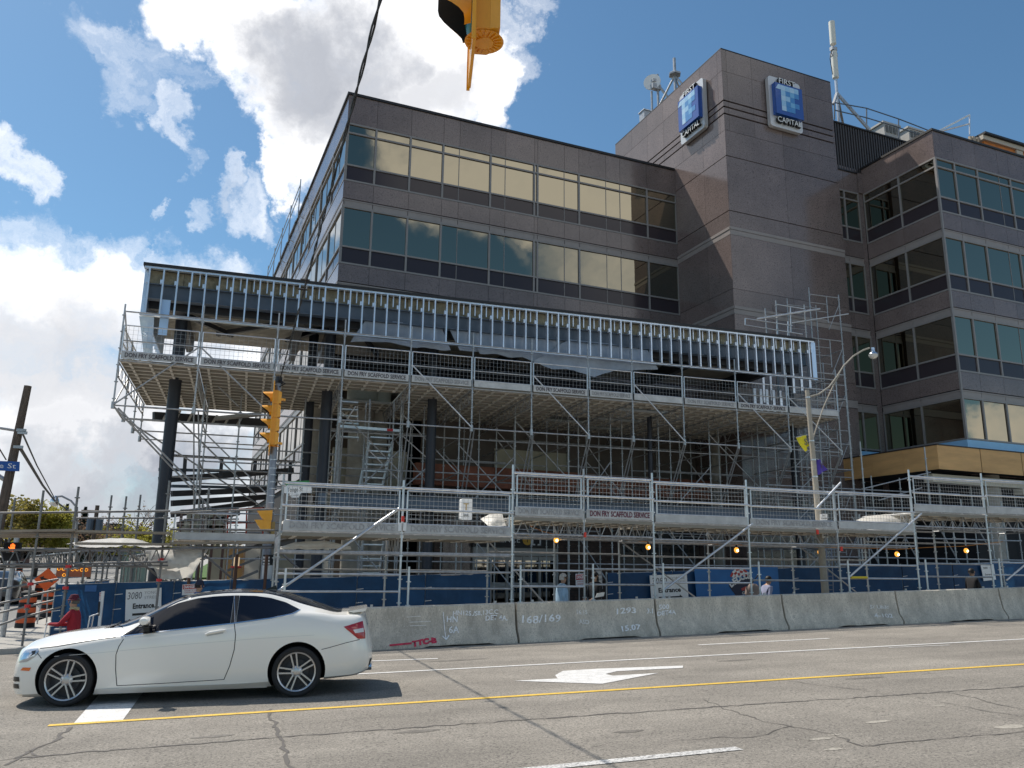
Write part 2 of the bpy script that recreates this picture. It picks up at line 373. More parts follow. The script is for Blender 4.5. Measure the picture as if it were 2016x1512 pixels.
def slab(name, xs, ys, m, h):
    a = MB(); nx = len(xs)
    a.add([(x,y,GZ(x,y)+h) for y in ys for x in xs], [(j*nx+i, j*nx+i+1, (j+1)*nx+i+1, (j+1)*nx+i) for j in range(len(ys)-1) for i in range(nx-1)])
    for j in range(len(ys)-1):
        for x, s in ((xs[0],1),(xs[-1],-1)):
            p, q = (x,ys[j]), (x,ys[j+1]); 
            a.add([(*p,GZ(*p)-.05),(*q,GZ(*q)-.05),(*q,GZ(*q)+h),(*p,GZ(*p)+h)], [(0,1,2,3)])
    for i in range(nx-1):
        p, q = (xs[i],ys[0]), (xs[i+1],ys[0]); a.add([(*p,GZ(*p)-.05),(*q,GZ(*q)-.05),(*q,GZ(*q)+h),(*p,GZ(*p)+h)], [(0,1,2,3)])
    o = a.build(name, m); o['kind'] = 'structure'; return o
slab('sidewalk', span(-5.9,3.0,9), span(19.45,27.5,8), SIDEW, .11)
slab('sidewalk', span(3.0,60,57), span(19.45,27.5,8), SIDEW, .11)
slab('sidewalk', span(-5.9,-3.9,2), span(27.5,150,50), SIDEW, .11)
slab('grass_verge', span(-3.9,0.4,2), span(62,150,20), mat('verge_grass',(.06,.12,.02),.95,vary=.35,vscale=1.5), .115)
def lawn(): pass
def decal(name, pts, m, dz=.006):
    vs = []
    for p in pts: vs.append((p[0], p[1], GZ(p[0],p[1])+dz))
    o = MB().add(vs, [tuple(range(len(vs)))]).build(name, m); o['kind'] = 'structure'; return o
def stripe(name, a, b, w, m, dz=.006, n=14):
    a, b = V(a[:2]), V(b[:2]); d = (b-a).normalized(); s = V((-d.y,d.x))*w/2; mb = MB(); vs = []
    for i in range(n+1):
        c = a.lerp(b, i/n); 
        for t in (c-s, c+s): vs.append((t.x,t.y,GZ(t.x,t.y)+dz))
    o = mb.add(vs, [(2*i,2*i+2,2*i+3,2*i+1) for i in range(n)]).build(name, m); o['kind'] = 'structure'; return o
A, B = gp(95,1429), gp(2016,1308)
stripe('centre_line', A, A.lerp(B,3.0), .11, PAINTY, n=30)
A, B = gp(640,1331), gp(2016,1258)
stripe('lane_line', A, A.lerp(B,2.5), .10, PAINTW, n=30)
stripe('lane_line', gp(700,1303), gp(862,1297), .10, PAINTW)
stripe('lane_line', gp(1375,1270), gp(1632,1257), .10, PAINTW)
stripe('lane_line', gp(1750,1275), gp(1870,1270), .05, PAINTW)
WORN = mat('paint_worn', (.52,.51,.49), .8, vary=.35, vscale=14, speck=.7, sscale=38)
stripe('lane_line', gp(1000,1520), gp(1455,1474), .13, WORN)
decal('stop_line', [gp(143,1427),gp(240,1421),gp(283,1362),gp(196,1367)], PAINTW)
decal('turn_arrow', [gp(1013,1341),gp(1098,1336.5),gp(1093,1330),gp(1108,1321.5),gp(1180,1317),gp(1345,1311),gp(1344,1315.5),gp(1215,1322),gp(1192,1327.5),gp(1206,1331),gp(1297,1325.5),gp(1185,1347)], PAINTW)
for k in range(5):                                                   # worn lane lines of the side street
    stripe('lane_line', (-12.6,26+k*9,0), (-12.4,30+k*9,0), .12, WORN, n=6, dz=.012)
stripe('lane_line', (-9.3,22,0), (-9.3,95,0), .10, WORN, n=30, dz=.012)
def crack(pts, w, seed):
    r = random.Random(seed); P = []
    pts = [gp(*p) for p in pts]
    for i in range(len(pts)-1):
        n = max(3, int((pts[i+1]-pts[i]).length/.10))
        for k in range(n):
            t = k/n; c = pts[i].lerp(pts[i+1], t); P.append(V((c.x+r.uniform(-.035,.035), c.y+r.uniform(-.035,.035))))
    P.append(V(pts[-1][:2])); vs = []
    for i, c in enumerate(P):
        d = (P[min(i+1,len(P)-1)]-P[max(i-1,0)]).normalized(); s = V((-d.y,d.x))*w*r.uniform(.25,1.1)/2
        for t in (c-s,c+s): vs.append((t.x,t.y,GZ(t.x,t.y)+.004))
    o = MB().add(vs, [(2*i,2*i+2,2*i+3,2*i+1) for i in range(len(P)-1)]).build('road_crack', TAR); o['kind'] = 'structure'
crack([(-30,1500),(75,1489),(350,1467),(700,1441),(1000,1420),(1300,1399),(1700,1373),(2040,1350)], .045, 1)
crack([(528,1398),(527,1412),(545,1430),(552,1460),(562,1490),(572,1520)], .05, 2)
crack([(143,1432),(100,1462),(55,1480),(10,1507)], .05, 3)
crack([(60,1478),(80,1490),(40,1498)], .03, 9)
crack([(1385,1377),(1430,1397),(1500,1420),(1560,1432),(1640,1446),(1700,1470)], .022, 4)
crack([(1560,1430),(1480,1452),(1400,1452),(1300,1462)], .016, 5)
crack([(1700,1470),(1850,1455),(2030,1440)], .022, 6)
crack([(1550,1340),(1640,1352),(1800,1372),(1900,1392),(2030,1415)], .014, 7)
crack([(1880,1365),(1960,1385),(2030,1400)], .02, 8)

STAIN = mat('road_stain', (.36,.33,.28), .9, vary=.2, vscale=6, speck=.4, sscale=40)
OILS = mat('oil_stain', (.16,.145,.125), .7, vary=.3, vscale=5, speck=.4, sscale=45)
def blot(px, py, a, b, m, seed):
    c = gp(px,py); r = random.Random(seed); decal('road_stain', [(c.x+a*cos(t)*r.uniform(.7,1.2), c.y+b*sin(t)*r.uniform(.7,1.2)) for t in (2*pi*k/14 for k in range(14))], m, .003)
for i, (px, py, a, b) in enumerate(((1728,1421,.16,.05),(1990,1431,.2,.09),(1615,1455,.12,.05),(1645,1447,.05,.03),(1640,1475,.12,.04),(1850,1390,.1,.03),(1205,1337,.3,.05))): blot(px, py, a, b, STAIN, i)
for i, (px, py, a, b) in enumerate(((900,1300,.5,.10),(1450,1300,.35,.08),(1700,1335,.3,.06),(820,1440,.22,.08),(1240,1440,.16,.06),(420,1450,.2,.06))): blot(px, py, a, b, OILS, i+20)
# ------------------------------------------------------------------ office building (building axes)
BX0, BX1, BYF = 5.63, 22.17, 31.5
bld = thing_b('office_building', 'five storey office building clad in dark brown polished granite with bands of mirrored windows', 'building', (22.17,31.5,0))
def FR(y0): return lambda u,d,z: (u, y0-d, z)                        # facing the street
def LF(x0): return lambda u,d,z: (x0-d, u, z)                        # facing left
def fbox(name, fn, u0, u1, d0, d1, z0, z1, m, parent=bld):
    if m is GRANITE: m = random.choice(GRANITES)
    a, b = fn(u0,d0,z0), fn(u1,d1,z1)
    return box(name, [min(a[i],b[i]) for i in range(3)], [max(a[i],b[i]) for i in range(3)], m, parent)
def band_rows(fn, edges, rows, zt, wide, parent=bld, gran=True):
    """rows: list of (kind, z0, z1); kinds g granite, h head band, w glass, s spandrel, t transom glass"""
    u0, u1 = edges[0], edges[-1]
    for kind, z0, z1 in rows:
        for i in range(len(edges)-1):
            a, b = edges[i], edges[i+1]
            if kind == 'g': fbox('granite_panel', fn, a+.006, b-.006, -.10, .0, z0+.006, z1-.006, GRANITE)
            elif kind == 'h': fbox('head_panel', fn, a+.012, b-.012, -.10, -.012, z0+.05, z1-.045, TRIM)
            elif kind in 'wt':
                
                pn = fbox('window_pane', fn, a+.02, b-.02, -.10, -.045, z0+.02, z1-.02, GLASS); Mp = pn.matrix_basis.copy(); ce = Mp @ V((.5,.5,.5))
                pn.matrix_basis = T(ce) @ Matrix.Rotation(random.gauss(0,.004),4,'Z') @ Matrix.Rotation(random.gauss(0,.0016),4,'X') @ Matrix.Rotation(random.gauss(0,.0016),4,'Y') @ T(-ce) @ Mp
            elif kind == 's': fbox('spandrel_pane', fn, a+.02, b-.02, -.10, -.040, z0+.02, z1-.02, SPANDREL)
        if kind in 'wst':
            for i, e in enumerate(edges):
                hw = .042 if (i in wide or i in (0,len(edges)-1)) else .014
                fbox('mullion', fn, max(u0,e-hw), min(u1,e+hw), -.10, .012 if hw > .02 else -.03, z0+.036, z1-.036, FRAME)
            fbox('frame_rail', fn, u0, u1, -.10, .015, z1-.036, z1+.036, FRAME)
            if kind == 's': fbox('frame_rail', fn, u0, u1, -.10, .015, z0-.036, z0+.036, FRAME)
        if kind == 'h':
            fbox('head_rail', fn, u0, u1, -.10, .010, z1-.05, z1, TRIM); fbox('head_rail', fn, u0, u1, -.10, .010, z0, z0+.045, TRIM)
def storeys(n, top=True):
    R = []
    if top: R += [('g',20.12,21.42),('t',19.66,20.08),('w',18.18,19.66),('s',17.48,18.18),('g',16.66,17.44)]
    z = 16.62
    for k in range(n):
        R += [('h',z-.30,z),('w',z-2.09,z-.34),('s',z-2.81,z-2.09)]
        if z-3.65 > 8: R += [('g',z-3.61,z-2.85)]
        else: R += [('g',z-3.61,z-2.85)]
        z -= 3.65
    return R
E1 = [5.63,6.90,8.43,9.93,10.69,12.19,12.92,14.37,14.54,15.93,16.70,18.17,18.95,20.47,22.17]
band_rows(FR(BYF), E1, storeys(1)+[('h',12.67,12.97),('w',10.9,12.63),('s',10.2,10.9)], 21.42, {1,2,3,5,7,8,10,13})
BYB = 62.
E2 = [31.5+1.5*i for i in range(21)]
band_rows(LF(BX0), E2, storeys(2)+[('h',9.02,9.32),('w',7.2,8.98),('s',6.5,7.2),('g',5.6,6.5)], 21.42, set(range(0,40,2)))
box('wall_core', (BX0+.09,BYF+.09,9.), (BX1-.02,BYB-.05,21.40), DARKW, bld)
box('wall_core', (BX0+.09,BYF+3,3.), (BX1-.02,BYB-.05,8.99), DARKW, bld); box('wall_core', (BX0+.3,BYF+3,.0), (BX1-.02,BYB-.05,2.99), DARKW, bld)
box('roof_edge', (BX0-.06,BYF-.06,21.42), (BX1-.03,BYF+.35,21.53), CAP, bld)
box('roof_edge', (BX0-.06,BYF+.36,21.42), (BX0+.35,BYB,21.53), CAP, bld)
# tower
TX0, TX1, TYF, TYB, TZ = 22.17, 28.90, 27.45, 37.3, 25.80
zt = [25.80,24.65,23.10,22.78,22.42,21.57,20.28,17.57,16.79]
def stone_grid(fn, us, zs, groove=()):
    for i in range(len(zs)-1):
        z1, z0 = zs[i], zs[i+1]; w_ = .04 if 23.1 in groove else .02; g1 = w_ if z1 in groove else .008; g0 = w_ if z0 in groove else .008
        for k in range(len(us)-1): fbox('granite_panel', fn, us[k]+.006, us[k+1]-.006, -.12, 0., z0+g0, z1-g1, GRANITE)
ft = [22.18,22.45,23.9,25.56,27.2,28.90]; fl = [27.45,27.78,29.14,30.77,32.4,33.93,35.52,37.3]
fw = [22.18,25.56,28.90]
GRO = {23.10,22.78,22.42}
for fn, us in ((FR(TYF),ft),(LF(TX0),fl)):
    stone_grid(fn, us, zt[:6], GRO); stone_grid(fn, us[::2] if us is fl else fw, zt[5:], {20.28,17.57})
    for z1, zz in ((16.79,[16.42,13.86,13.06]),(13.06,[12.70,10.2,9.42])):
        fbox('band_course', fn, us[0], us[-1], -.12, .03, z1-.13, z1, TRIM); fbox('band_course', fn, us[0], us[-1], -.12, .008, zz[0], z1-.14, TRIM)
        stone_grid(fn, us[::2] if us is fl else fw, zz, set())
    fbox('band_course', fn, us[0], us[-1], -.12, .03, 9.05, 9.40, TRIM); stone_grid(fn, us[::2] if us is fl else fw, [9.04,6.9,4.6,2.3,.2], set())
box('wall_core', (TX0+.10,TYF+.10,0), (TX1-.01,TYB,25.75), DARKW, bld)
for y in (28.9,): stone_grid(lambda u,d,z: (TX1+d,u,z), [27.46,27.7], [25.8,24.65,22.5,20.28,17.57,13.86,9.4,4.6,.2])
box('roof_edge', (TX0+.0,TYF+.0,25.81), (TX1,TYB,25.86), CAP, bld)
# recess between tower and right wing, then the wing
RYF, RX0 = 23.44, 30.60
E3 = [28.93,29.36,30.30]
band_rows(FR(27.62), E3, storeys(3), 21.2, {0,1,2})
box('granite_pier', (30.31,27.63,4), (30.599,27.75,21.2), GRANITE, bld)
for z0, z1 in ((20.12,21.2),): box('granite_panel', (30.31,27.55,z0), (30.59,27.62,z1), GRANITE, bld)
E4 = [23.44,25.49,27.60]
band_rows(LF(RX0), E4, storeys(3), 21.4, {0,1,2})
E5 = [30.60,31.82,33.31]; 
while E5[-1] < 47: E5 += [E5[-1]+1.5, E5[-1]+2.24, E5[-1]+3.74] 
band_rows(FR(RYF), E5, storeys(3), 21.4, {i for i in range(len(E5)) if i%3 != 0} | {0})
box('corner_mullion', (RX0-.03,RYF-.03,7.2), (RX0+.05,RYF+.05,20.05), FRAME, bld)
box('wall_core', (RX0+.09,RYF+.09,0), (48.,36,21.35), DARKW, bld); box('wall_core', (28.93,27.73,0), (30.68,36,21.15), DARKW, bld)
box('roof_edge', (RX0-.05,RYF-.05,21.42), (48.,RYF+.3,21.52), CAP, bld); box('roof_edge', (RX0-.05,RYF+.31,21.42), (RX0+.3,27.6,21.52), CAP, bld)
# ribbed plant screen on the roof
mb = MB(); x = 28.95; k = 0
while x < 36.5:
    mb.box((x,27.60,21.22),(x+.085,27.66,23.72)); mb.box((x+.085,27.655,21.22),(x+.17,27.69,23.72)); x += .17
mb.build('ribbed_screen', mat('screen_metal',(.050,.043,.042),.5,metal=.2), bld)
box('roof_edge', (28.95,27.55,23.73), (36.5,27.75,23.80), CAP, bld); box('roof_edge', (28.95,27.56,21.16), (30.6,27.66,21.22), CAP, bld)
# plywood fascia and blue foam board at the foot of the wing
pc = bp(1844,876,22.6); PX0, PYF, PZ1 = pc.x, 22.6, pc.z; PZ0 = bp(1847,923,22.6).z
ZB = 5.60
yy = 27.45
n = 3
for i in range(n): box('plywood_panel', (PX0,PYF+.02+(yy-PYF-.02)*i/n+.004,PZ0), (PX0+.02,PYF+.02+(yy-PYF-.02)*(i+1)/n-.004,PZ1), PLY, bld)
xx = PX0; i = 0
while xx < 48: box('plywood_panel', (xx+.004,PYF,PZ0), (min(xx+2.40,48),PYF+.02,PZ1), PLY, bld); xx += 2.44
box('fascia_core', (PX0+.03,PYF+.03,PZ0+.05), (48,27.44,PZ1-.02), DARKW, bld)
box('roof_edge', (PX0-.02,PYF-.02,PZ1+.001), (48,PYF+.10,PZ1+.045), CAP, bld); box('roof_edge', (PX0-.02,PYF+.11,PZ1+.001), (PX0+.1,27.45,PZ1+.045), CAP, bld)
box('foam_board', (RX0-.02,RYF-.02,PZ1+.05), (48,RYF,7.18), BLUEINS, bld); box('foam_board', (RX0-.021,RYF+.001,PZ1+.05), (RX0-.001,27.56,7.18), BLUEINS, bld)
box('foam_board', (28.93,27.58,PZ1+.05), (30.56,27.60,7.12), BLUEINS, bld)
box('soffit_trim', (PX0+.2,PYF+.5,PZ0-.45), (PX0+8,PYF+.9,PZ0-.12), mat('soffit_cream',(.55,.50,.40),.6), bld)
box('soffit_trim', (PX0+5,PYF+.2,PZ0-.75), (48,PYF+.6,PZ0-.5), MATS['soffit_cream'], bld)
for x in (RX0+1.2, RX0+6.5, RX0+11.8): link('concrete_column', cached('ccol', lambda: MB().lathe([(.45,0),(.45,5.4)],n=20).mesh('column',CONCW,True)), T((x,RYF+.2,.6)), bld)
# street level behind the scaffolds: walls, slab edge, columns, entrance
WY = 30.6
STOREY = mat('storey_wall', (.13,.11,.095), .8, vary=.3, vscale=.8)
box('storey_wall', (9.2,WY,0), (22.1,WY+.3,9.0), STOREY, bld)
box('storey_wall', (5.7,WY+2.5,0), (9.19,WY+2.8,9.0), STOREY, bld)
box('slab_edge', (5.2,WY-.6,8.3), (22.1,WY-.02,8.95), CONCW, bld)
box('slab_edge', (5.2,WY-.5,3.75), (22.1,WY-.02,4.25), CONCW, bld)
a = bp(700,832,29.6); b = bp(1240,868,29.6)
box('rust_beam', (8.6,29.4,4.75), (22.05,29.75,5.55), RUSTB, bld)
for (px,py0,py1,w) in ((742,900,945,1.9),(1060,890,955,2.2)): 
    p = bp(px,(py0+py1)/2,30.55); box('plaster_patch', (p.x-w*.9,30.5,p.z-.8), (p.x+w*.6,30.58,p.z+.7), CONCB, bld)
ccap = lambda: MB().lathe([(.40,0),(.40,2.9),(.62,3.35),(.62,3.5)],n=22).mesh('column',CONCW,True)
for (px, yb_, z0, sc) in ((612,30.4,0,.8),(700,30.2,0,1.25),(735,30.3,0,.9),(1420,29.2,0,.9)):
    p = bp(px,1050,yb_); link('concrete_column', cached('ccol2', ccap), T((p.x,yb_,z0)) @ Matrix.Diagonal((sc,sc,1.12,1)), bld)
    link('concrete_column', cached('ccol3', lambda: MB().lathe([(.40,0),(.40,3.4),(.5,3.5),(.5,3.9)],n=22).mesh('column',CONCW,True)), T((p.x,yb_,4.26)) @ Matrix.Diagonal((sc*.95,sc*.95,1.03,1)), bld)
# brick piers: courses as real pieces
def bricks(x0, x1, y, z0, z1, limit=[0]):
    box('mortar_bed', (x0,y,z0), (x1,y+.1,z1), MORTAR, bld)
    bw, bh = .30, .12; z = z0; r = 0; mb = MB()
    while z < z1-.02:
        x = x0 - (bw/2 if r%2 else 0)
        while x < x1:
            a, b = max(x0,x)+.008, min(x1,x+bw)-.008
            if b-a > .03: mb.box((a,y-.014-.006*random.random(),z+.008),(b,y,min(z+bh,z1)-.008))
            x += bw
        z += bh; r += 1
    o = mb.build('brick', BRICK, bld); o['kind'] = 'stuff'
pe0, pe1 = bp(931,1078,WY-.05).x, bp(1091,1078,WY-.05).x
bricks(pe1+.15, bp(1215,1100,WY).x, WY-.08, .15, 3.7)
bricks(bp(852,1100,WY).x, bp(868,1100,WY).x, WY-.08, .15, 3.7)
box('granite_panel', (bp(870,1100,WY).x,WY-.07,.15), (pe0-.1,WY-.01,3.7), GRANITE, bld)
box('granite_panel', (bp(1216,1100,WY).x+.02,WY-.05,.15), (22.1,WY-.01,2.2), STOREY, bld)
# patterned screen to the right of the bricks
mb = MB(); x0 = bp(1222,1100,WY).x
for i in range(22):
    for j in range(5):
        cx, cz = x0+.2+i*.36+(.18 if j%2 else 0), 2.3+j*.27
        if cx < 22: mb.prism([(.15*cos(t),.12*sin(t)) for t in (0,pi/3,2*pi/3,pi,4*pi/3,5*pi/3)], 0, .06, lambda u,v,w,cx=cx,cz=cz: (cx+u, WY-.06-w*(1 if (i+j)%2 else .5), cz+v))
mb.build('patterned_screen', mat('screen_dark',(.05,.05,.048),.6), bld)
# station entrance
zt_ = bp(1010,1078,WY-.1).z; zg = .22
SF = mat('door_frame',(.36,.35,.33),.45)
DG = mat('door_glass',(.30,.27,.22),.03,metal=1.)
box('entrance_fascia', (pe0-.1,WY-.30,zt_), (pe1+.12,WY-.05,zt_+.62), BLACK, bld)
box('entrance_header', (pe0-.05,WY-.24,zt_-.32), (pe1+.08,WY-.05,zt_-.01), SF, bld)
nd = 5
for i in range(nd+1):
    x = pe0+(pe1-pe0)*i/nd; box('door_post', (x-.05,WY-.20,zg), (x+.05,WY-.06,zt_-.33), SF, bld)
    if i < nd:
        d = link('door_panel', unit_box(DG), T((x+.055,WY-.14,zg)) @ Matrix.Diagonal(((pe1-pe0)/nd-.11,.02,zt_-.34-zg,1)), bld)
        box('door_rail', (x+.055,WY-.17,zg+.75), (x+(pe1-pe0)/nd-.055,WY-.145,zg+.95), SF, d)
        box('door_rail', (x+.055,WY-.17,zt_-.5), (x+(pe1-pe0)/nd-.055,WY-.145,zt_-.345), SF, d)
text('lettering','LAWRENCE',.36,WHITE,(bp(983,1066,WY-.31).x,WY-.31,zt_+.30),bld,fit=(pe1-pe0)*.50)
xr = bp(1038,1066,WY-.31).x
link('line_roundel', cached('roundel', lambda: MB().lathe([(0,.02),(.2,.02),(.2,0)],n=20).mesh('roundel',mat('roundel_yellow',(.75,.42,.05),.5),True)), T((xr,WY-.30,zt_+.30)) @ Matrix.Rotation(pi/2,4,'X'), bld)
text('lettering','1',.30,BLACK,(xr,WY-.325,zt_+.30),bld)
mb = MB(); 
for a,b in (((-.2,-.2),(-.14,.2)),((.14,-.2),(.2,.2)),((-.2,.14),(.2,.2)),((-.2,-.2),(-.06,-.14)),((.06,-.2),(.2,-.14))): mb.box((a[0],0,a[1]),(b[0],-.02,b[1]))
mb.build('transit_symbol', WHITE, bld, M=T((bp(1056,1066,WY-.31).x,WY-.305,zt_+.30)))
# ------------------------------------------------------------------ signs on the tower
LB = [mat('logo_blue',(.012,.075,.33),.25,coat=.5), mat('logo_mid',(.05,.24,.55),.3,coat=.5), mat('logo_sky',(.16,.42,.68),.3,coat=.5), mat('logo_pale',(.42,.62,.80),.3,coat=.5), mat('logo_ice',(.30,.54,.76),.3,coat=.5)]
PLATE = mat('sign_plate',(.60,.60,.60),.4,metal=.3)
def rounded(w, h, r, n=5):
    P = []
    for cx, cy, a in ((w-r,h-r,0),(r-w,h-r,pi/2),(r-w,r-h,pi),(w-r,r-h,1.5*pi)):
        P += [(cx+r*cos(a+pi/2*k/n), cy+r*sin(a+pi/2*k/n)) for k in range(n+1)]
    return P
def logo_sign(M, label):
    o = bpy.data.objects.new('wall_sign', None); COL.objects.link(o); o.matrix_basis = M; F[o.name] = I4.copy(); tag(o, label, 'sign', 'illuminated signs on the tower')
    ident = lambda u,v,w: (u,v,w)
    MB().prism(rounded(.97,1.33,.16), .06, .26, ident).build('backing_plate', PLATE, o)
    blk = MB().box((-.78,-.76,.26),(.86,.88,.50)).build('logo_block', LB[0], o)
    c = .27; g = [(1,0,3),(2,0,4),(3,0,3),(4,0,4),(1,1,4),(2,1,1),(3,1,2),(1,2,3),(2,2,4),(3,2,1),(1,3,4),(2,3,1),(3,3,2),(1,4,3),(2,4,1),(3,4,1),(4,3,1),(4,1,1)]
    for i, j, m in g:
        u, v = -.72+i*c, .80-j*c-c
        box('logo_tile', (u,v,.501), (u+c-.006,v+c-.006,.512), LB[m], blk)
    MB().prism([(-.76,.55),(-.46,.55),(-.46,.80),(-.60,.80)], .501, .512, ident).build('logo_tile', LB[3], blk)
    for s, v, f in (('FIRST',1.08,.98),('CAPITAL',-1.0,1.42)):
        link('lettering', text_mesh(s,.40,BLACK,depth=.07,fit=f,bold=.012), T((0.04,v,.34)), o)
        link('lettering', text_mesh(s,.40,WHITE,depth=.006,fit=f), T((0.04,v,.418)), o)
    return o
logo_sign(RB @ Matrix(((1,0,0,25.63),(0,0,-1,TYF),(0,1,0,23.60),(0,0,0,1))), 'blue and white company sign on the street face of the granite tower')
logo_sign(RB @ Matrix(((0,0,-1,TX0),(-1,0,0,29.55),(0,1,0,23.60),(0,0,0,1))), 'blue and white company sign on the sunlit left face of the granite tower')

# ------------------------------------------------------------------ roof things
def at_roof(px, py, xb): return bxp(px, py, xb)
a, b = bxp(1296,203,22.9), bxp(1298,143,22.9)
d = thing_b('satellite_dish', 'white round microwave dish clamped to twin pipes on the tower roof', 'dish', (a.x,a.y,25.6))
MB().tube([(a.x,a.y,25.5),(a.x,a.y,b.z)],.07).build('mast', GALV, d, True); MB().tube([(a.x-.28,a.y+.2,25.5),(a.x-.28,a.y+.2,b.z-1.0)],.06).build('mast', GALV, d, True)
c = bxp(1284,162,22.6)
MB().lathe([(.0,.02),(.25,.025),(.42,.04),(.47,.05),(.47,-.01),(.40,-.06),(.15,-.10),(0,-.10)], n=24, M=T(c) @ Matrix.Rotation(-.75,4,'Z') @ Matrix.Rotation(pi/2,4,'X')).build('reflector', WHITE, d, True)
MB().box((a.x-.4,a.y-.12,c.z-.45),(a.x+.15,a.y+.15,c.z-.15)).box((a.x-.35,a.y-.1,c.z-.02),(a.x+.1,a.y+.1,c.z+.15)).build('bracket', GALV, d)
MB().tube([(a.x,a.y,c.z-.1),(a.x+.9,a.y-1.0,25.6)],.07).build('stay', GALV, d)
a, b = bxp(1330,188,23.1), bxp(1329,113,23.1)
d = thing_b('antenna_mast', 'bare grey pipe mast braced by slanting legs on the tower roof', 'mast', (a.x,a.y,25.6))
MB().tube([(a.x,a.y,25.4),(a.x,a.y,b.z)],.08).build('mast', GALV, d, True)
zc = a.z+(b.z-a.z)*.58
MB().lathe([(.08,-.16),(.34,-.1),(.34,.0),(.08,.18)], n=6, M=T((a.x,a.y,zc))).build('collar', GALV, d)
for dx, dy in ((-.6,1.5),(.5,-1.2),(1.4,.6)): MB().tube([(a.x,a.y,zc-.1),(a.x+dx,a.y+dy,25.6)],.055).build('leg', GALV, d, True)
a, b = bp(1652,243,28.6), bp(1637,42,28.6)
d = thing_b('antenna_mast', 'tall mast with two white cylinder antennas above the ribbed roof screen', 'mast', (a.x,a.y,23.7))
def on(py): t = (py-243)/(42-243); return a.lerp(b,t)
MB().tube([a,on(110)],.075).build('mast', GALVL, d, True)
for y0, y1 in ((157,102),(90,42)): 
    q0, q1 = on(y0), on(y1); MB().tube([q0,q0+(q1-q0)*.03,q0+(q1-q0)*.97,q1],[.1,.16,.16,.1],16).build('antenna', mat('antenna_white',(.62,.62,.56),.5), d, True)
p = on(185)
for q in (bp(1712,256,28.0), bp(1641,205,28.3), bp(1660,245,30.5)): MB().bar(p,q,.12,.12).build('leg', GALV, d)
for z in (110,98): q = on(z); MB().box((q.x-.18,q.y-.1,q.z-.1),(q.x+.16,q.y+.1,q.z+.1)).build('clamp', GALV, d)
a0, b0 = on(150), on(96); MB().tube([a0+V((-.2,0,0)),a0.lerp(b0,.5)+V((-.3,0,.1)),b0+V((-.12,0,0))],.02).build('feeder_cable', CABLE, d)
def rail(label, px, posts, xb=None, yb=None, tops=None, m=BEAM, r=.03):
    d = thing_b('roof_railing', label, 'railing', posts[0][0])
    for a, b in posts: MB().tube([a,b],.035).build('post', m, d)
    for t in (1.0,.55):
        for i in range(len(posts)-1): MB().tube([posts[i][0].lerp(posts[i][1],t),posts[i+1][0].lerp(posts[i+1][1],t)],r).build('rail', m, d)
    return d
Y = 28.2
rail('blue grey pipe railing along the roof above the ribbed screen', 0, [(bp(x,y0,Y),bp(x,y1,Y)) for x,y0,y1 in ((1643,235,202),(1706,255,213),(1769,272,234),(1826,290,256))])
rail('bright pipe railing at the corner of the right wing roof', 0, [(bp(1846,262,27.),bp(1848,258,27)),(bp(1909,265,26.5),bp(1909,226,26.5))], m=GALVL, r=.045)
for px, py, lab in ((1742,259,'grey air handling unit on the roof nearest the tower'),(1790,269,'grey air handling unit on the roof nearest the right wing')):
    p = bp(px,py,29.5); d = thing_b('air_handler', lab, 'air unit', (p.x,p.y,p.z-.5), 'air units on the roof'); 
    MB().box((p.x-.62,p.y-.5,p.z-.6),(p.x+.55,p.y+.5,p.z+.12)).box((p.x-.7,p.y-.55,p.z+.12),(p.x+.62,p.y+.55,p.z+.22)).build('casing', mat('unit_grey',(.42,.41,.38),.55,vary=.1), d)
    for k in range(4): box('louvre', (p.x-.5+k*.27,p.y-.53,p.z-.4), (p.x-.32+k*.27,p.y-.49,p.z+.02), mat('louvre_dark',(.12,.12,.11),.6), d)
    MB().tube([(p.x+.3,p.y,p.z+.2),(p.x+.3,p.y,p.z+.42)],.13).build('stack', MATS['unit_grey'], d)
p0 = bp(1893,262,26.0); p1 = bp(1925,300,26.0)
d = thing_b('ribbed_hoist_shed', 'tan ribbed shed edge with an orange sheet on the right wing roof', 'shed', (p0.x,26,21.4))
q = bp(1925,262,26.0)
for k in range(8): x = p0.x+(q.x-p0.x)*k/8; box('rib', (x,26.0-.05*(k%2),21.4), (x+(q.x-p0.x)/8-.03,26.12,p0.z-(.3 if k<4 else 0)), mat('shed_tan',(.40,.33,.25),.6), d)
z0 = bp(1925,262,25.9).z
MB().box((q.x+.25,25.9,21.4),(q.x+8,26.0,z0-.35)).build('orange_sheet', mat('shed_orange',(.62,.20,.035),.5,vary=.2,vscale=2), d)
MB().box((q.x+.02,25.75,z0-.36),(q.x+8,26.1,z0-.12)).box((q.x+2.6,25.8,21.4),(q.x+3.1,25.99,z0-.37)).build('shed_trim', mat('shed_cream',(.5,.44,.36),.6), d)
MB().box((q.x+3.12,25.82,21.4),(q.x+8,25.88,21.9)).build('red_sheet', mat('shed_red',(.4,.05,.03),.5), d)
MB().box((q.x+.02,25.6,z0-.11),(q.x+8,26.2,z0-.0)).build('edge', CAP, d)
p = bxp(1271,230,23.0); d = thing_b('vent_pipe','short square grey vent at the back edge of the tower roof','vent',(p.x,p.y,25.5)); MB().box((p.x-.25,p.y-.25,25.4),(p.x+.25,p.y+.25,bxp(1271,222,23.).z)).build('stack',GALV,d); MB().box((p.x-.3,p.y-.3,bxp(1271,222,23.).z+.002),(p.x+.3,p.y+.3,bxp(1271,222,23.).z+.06)).build('cap',GALVL,d)
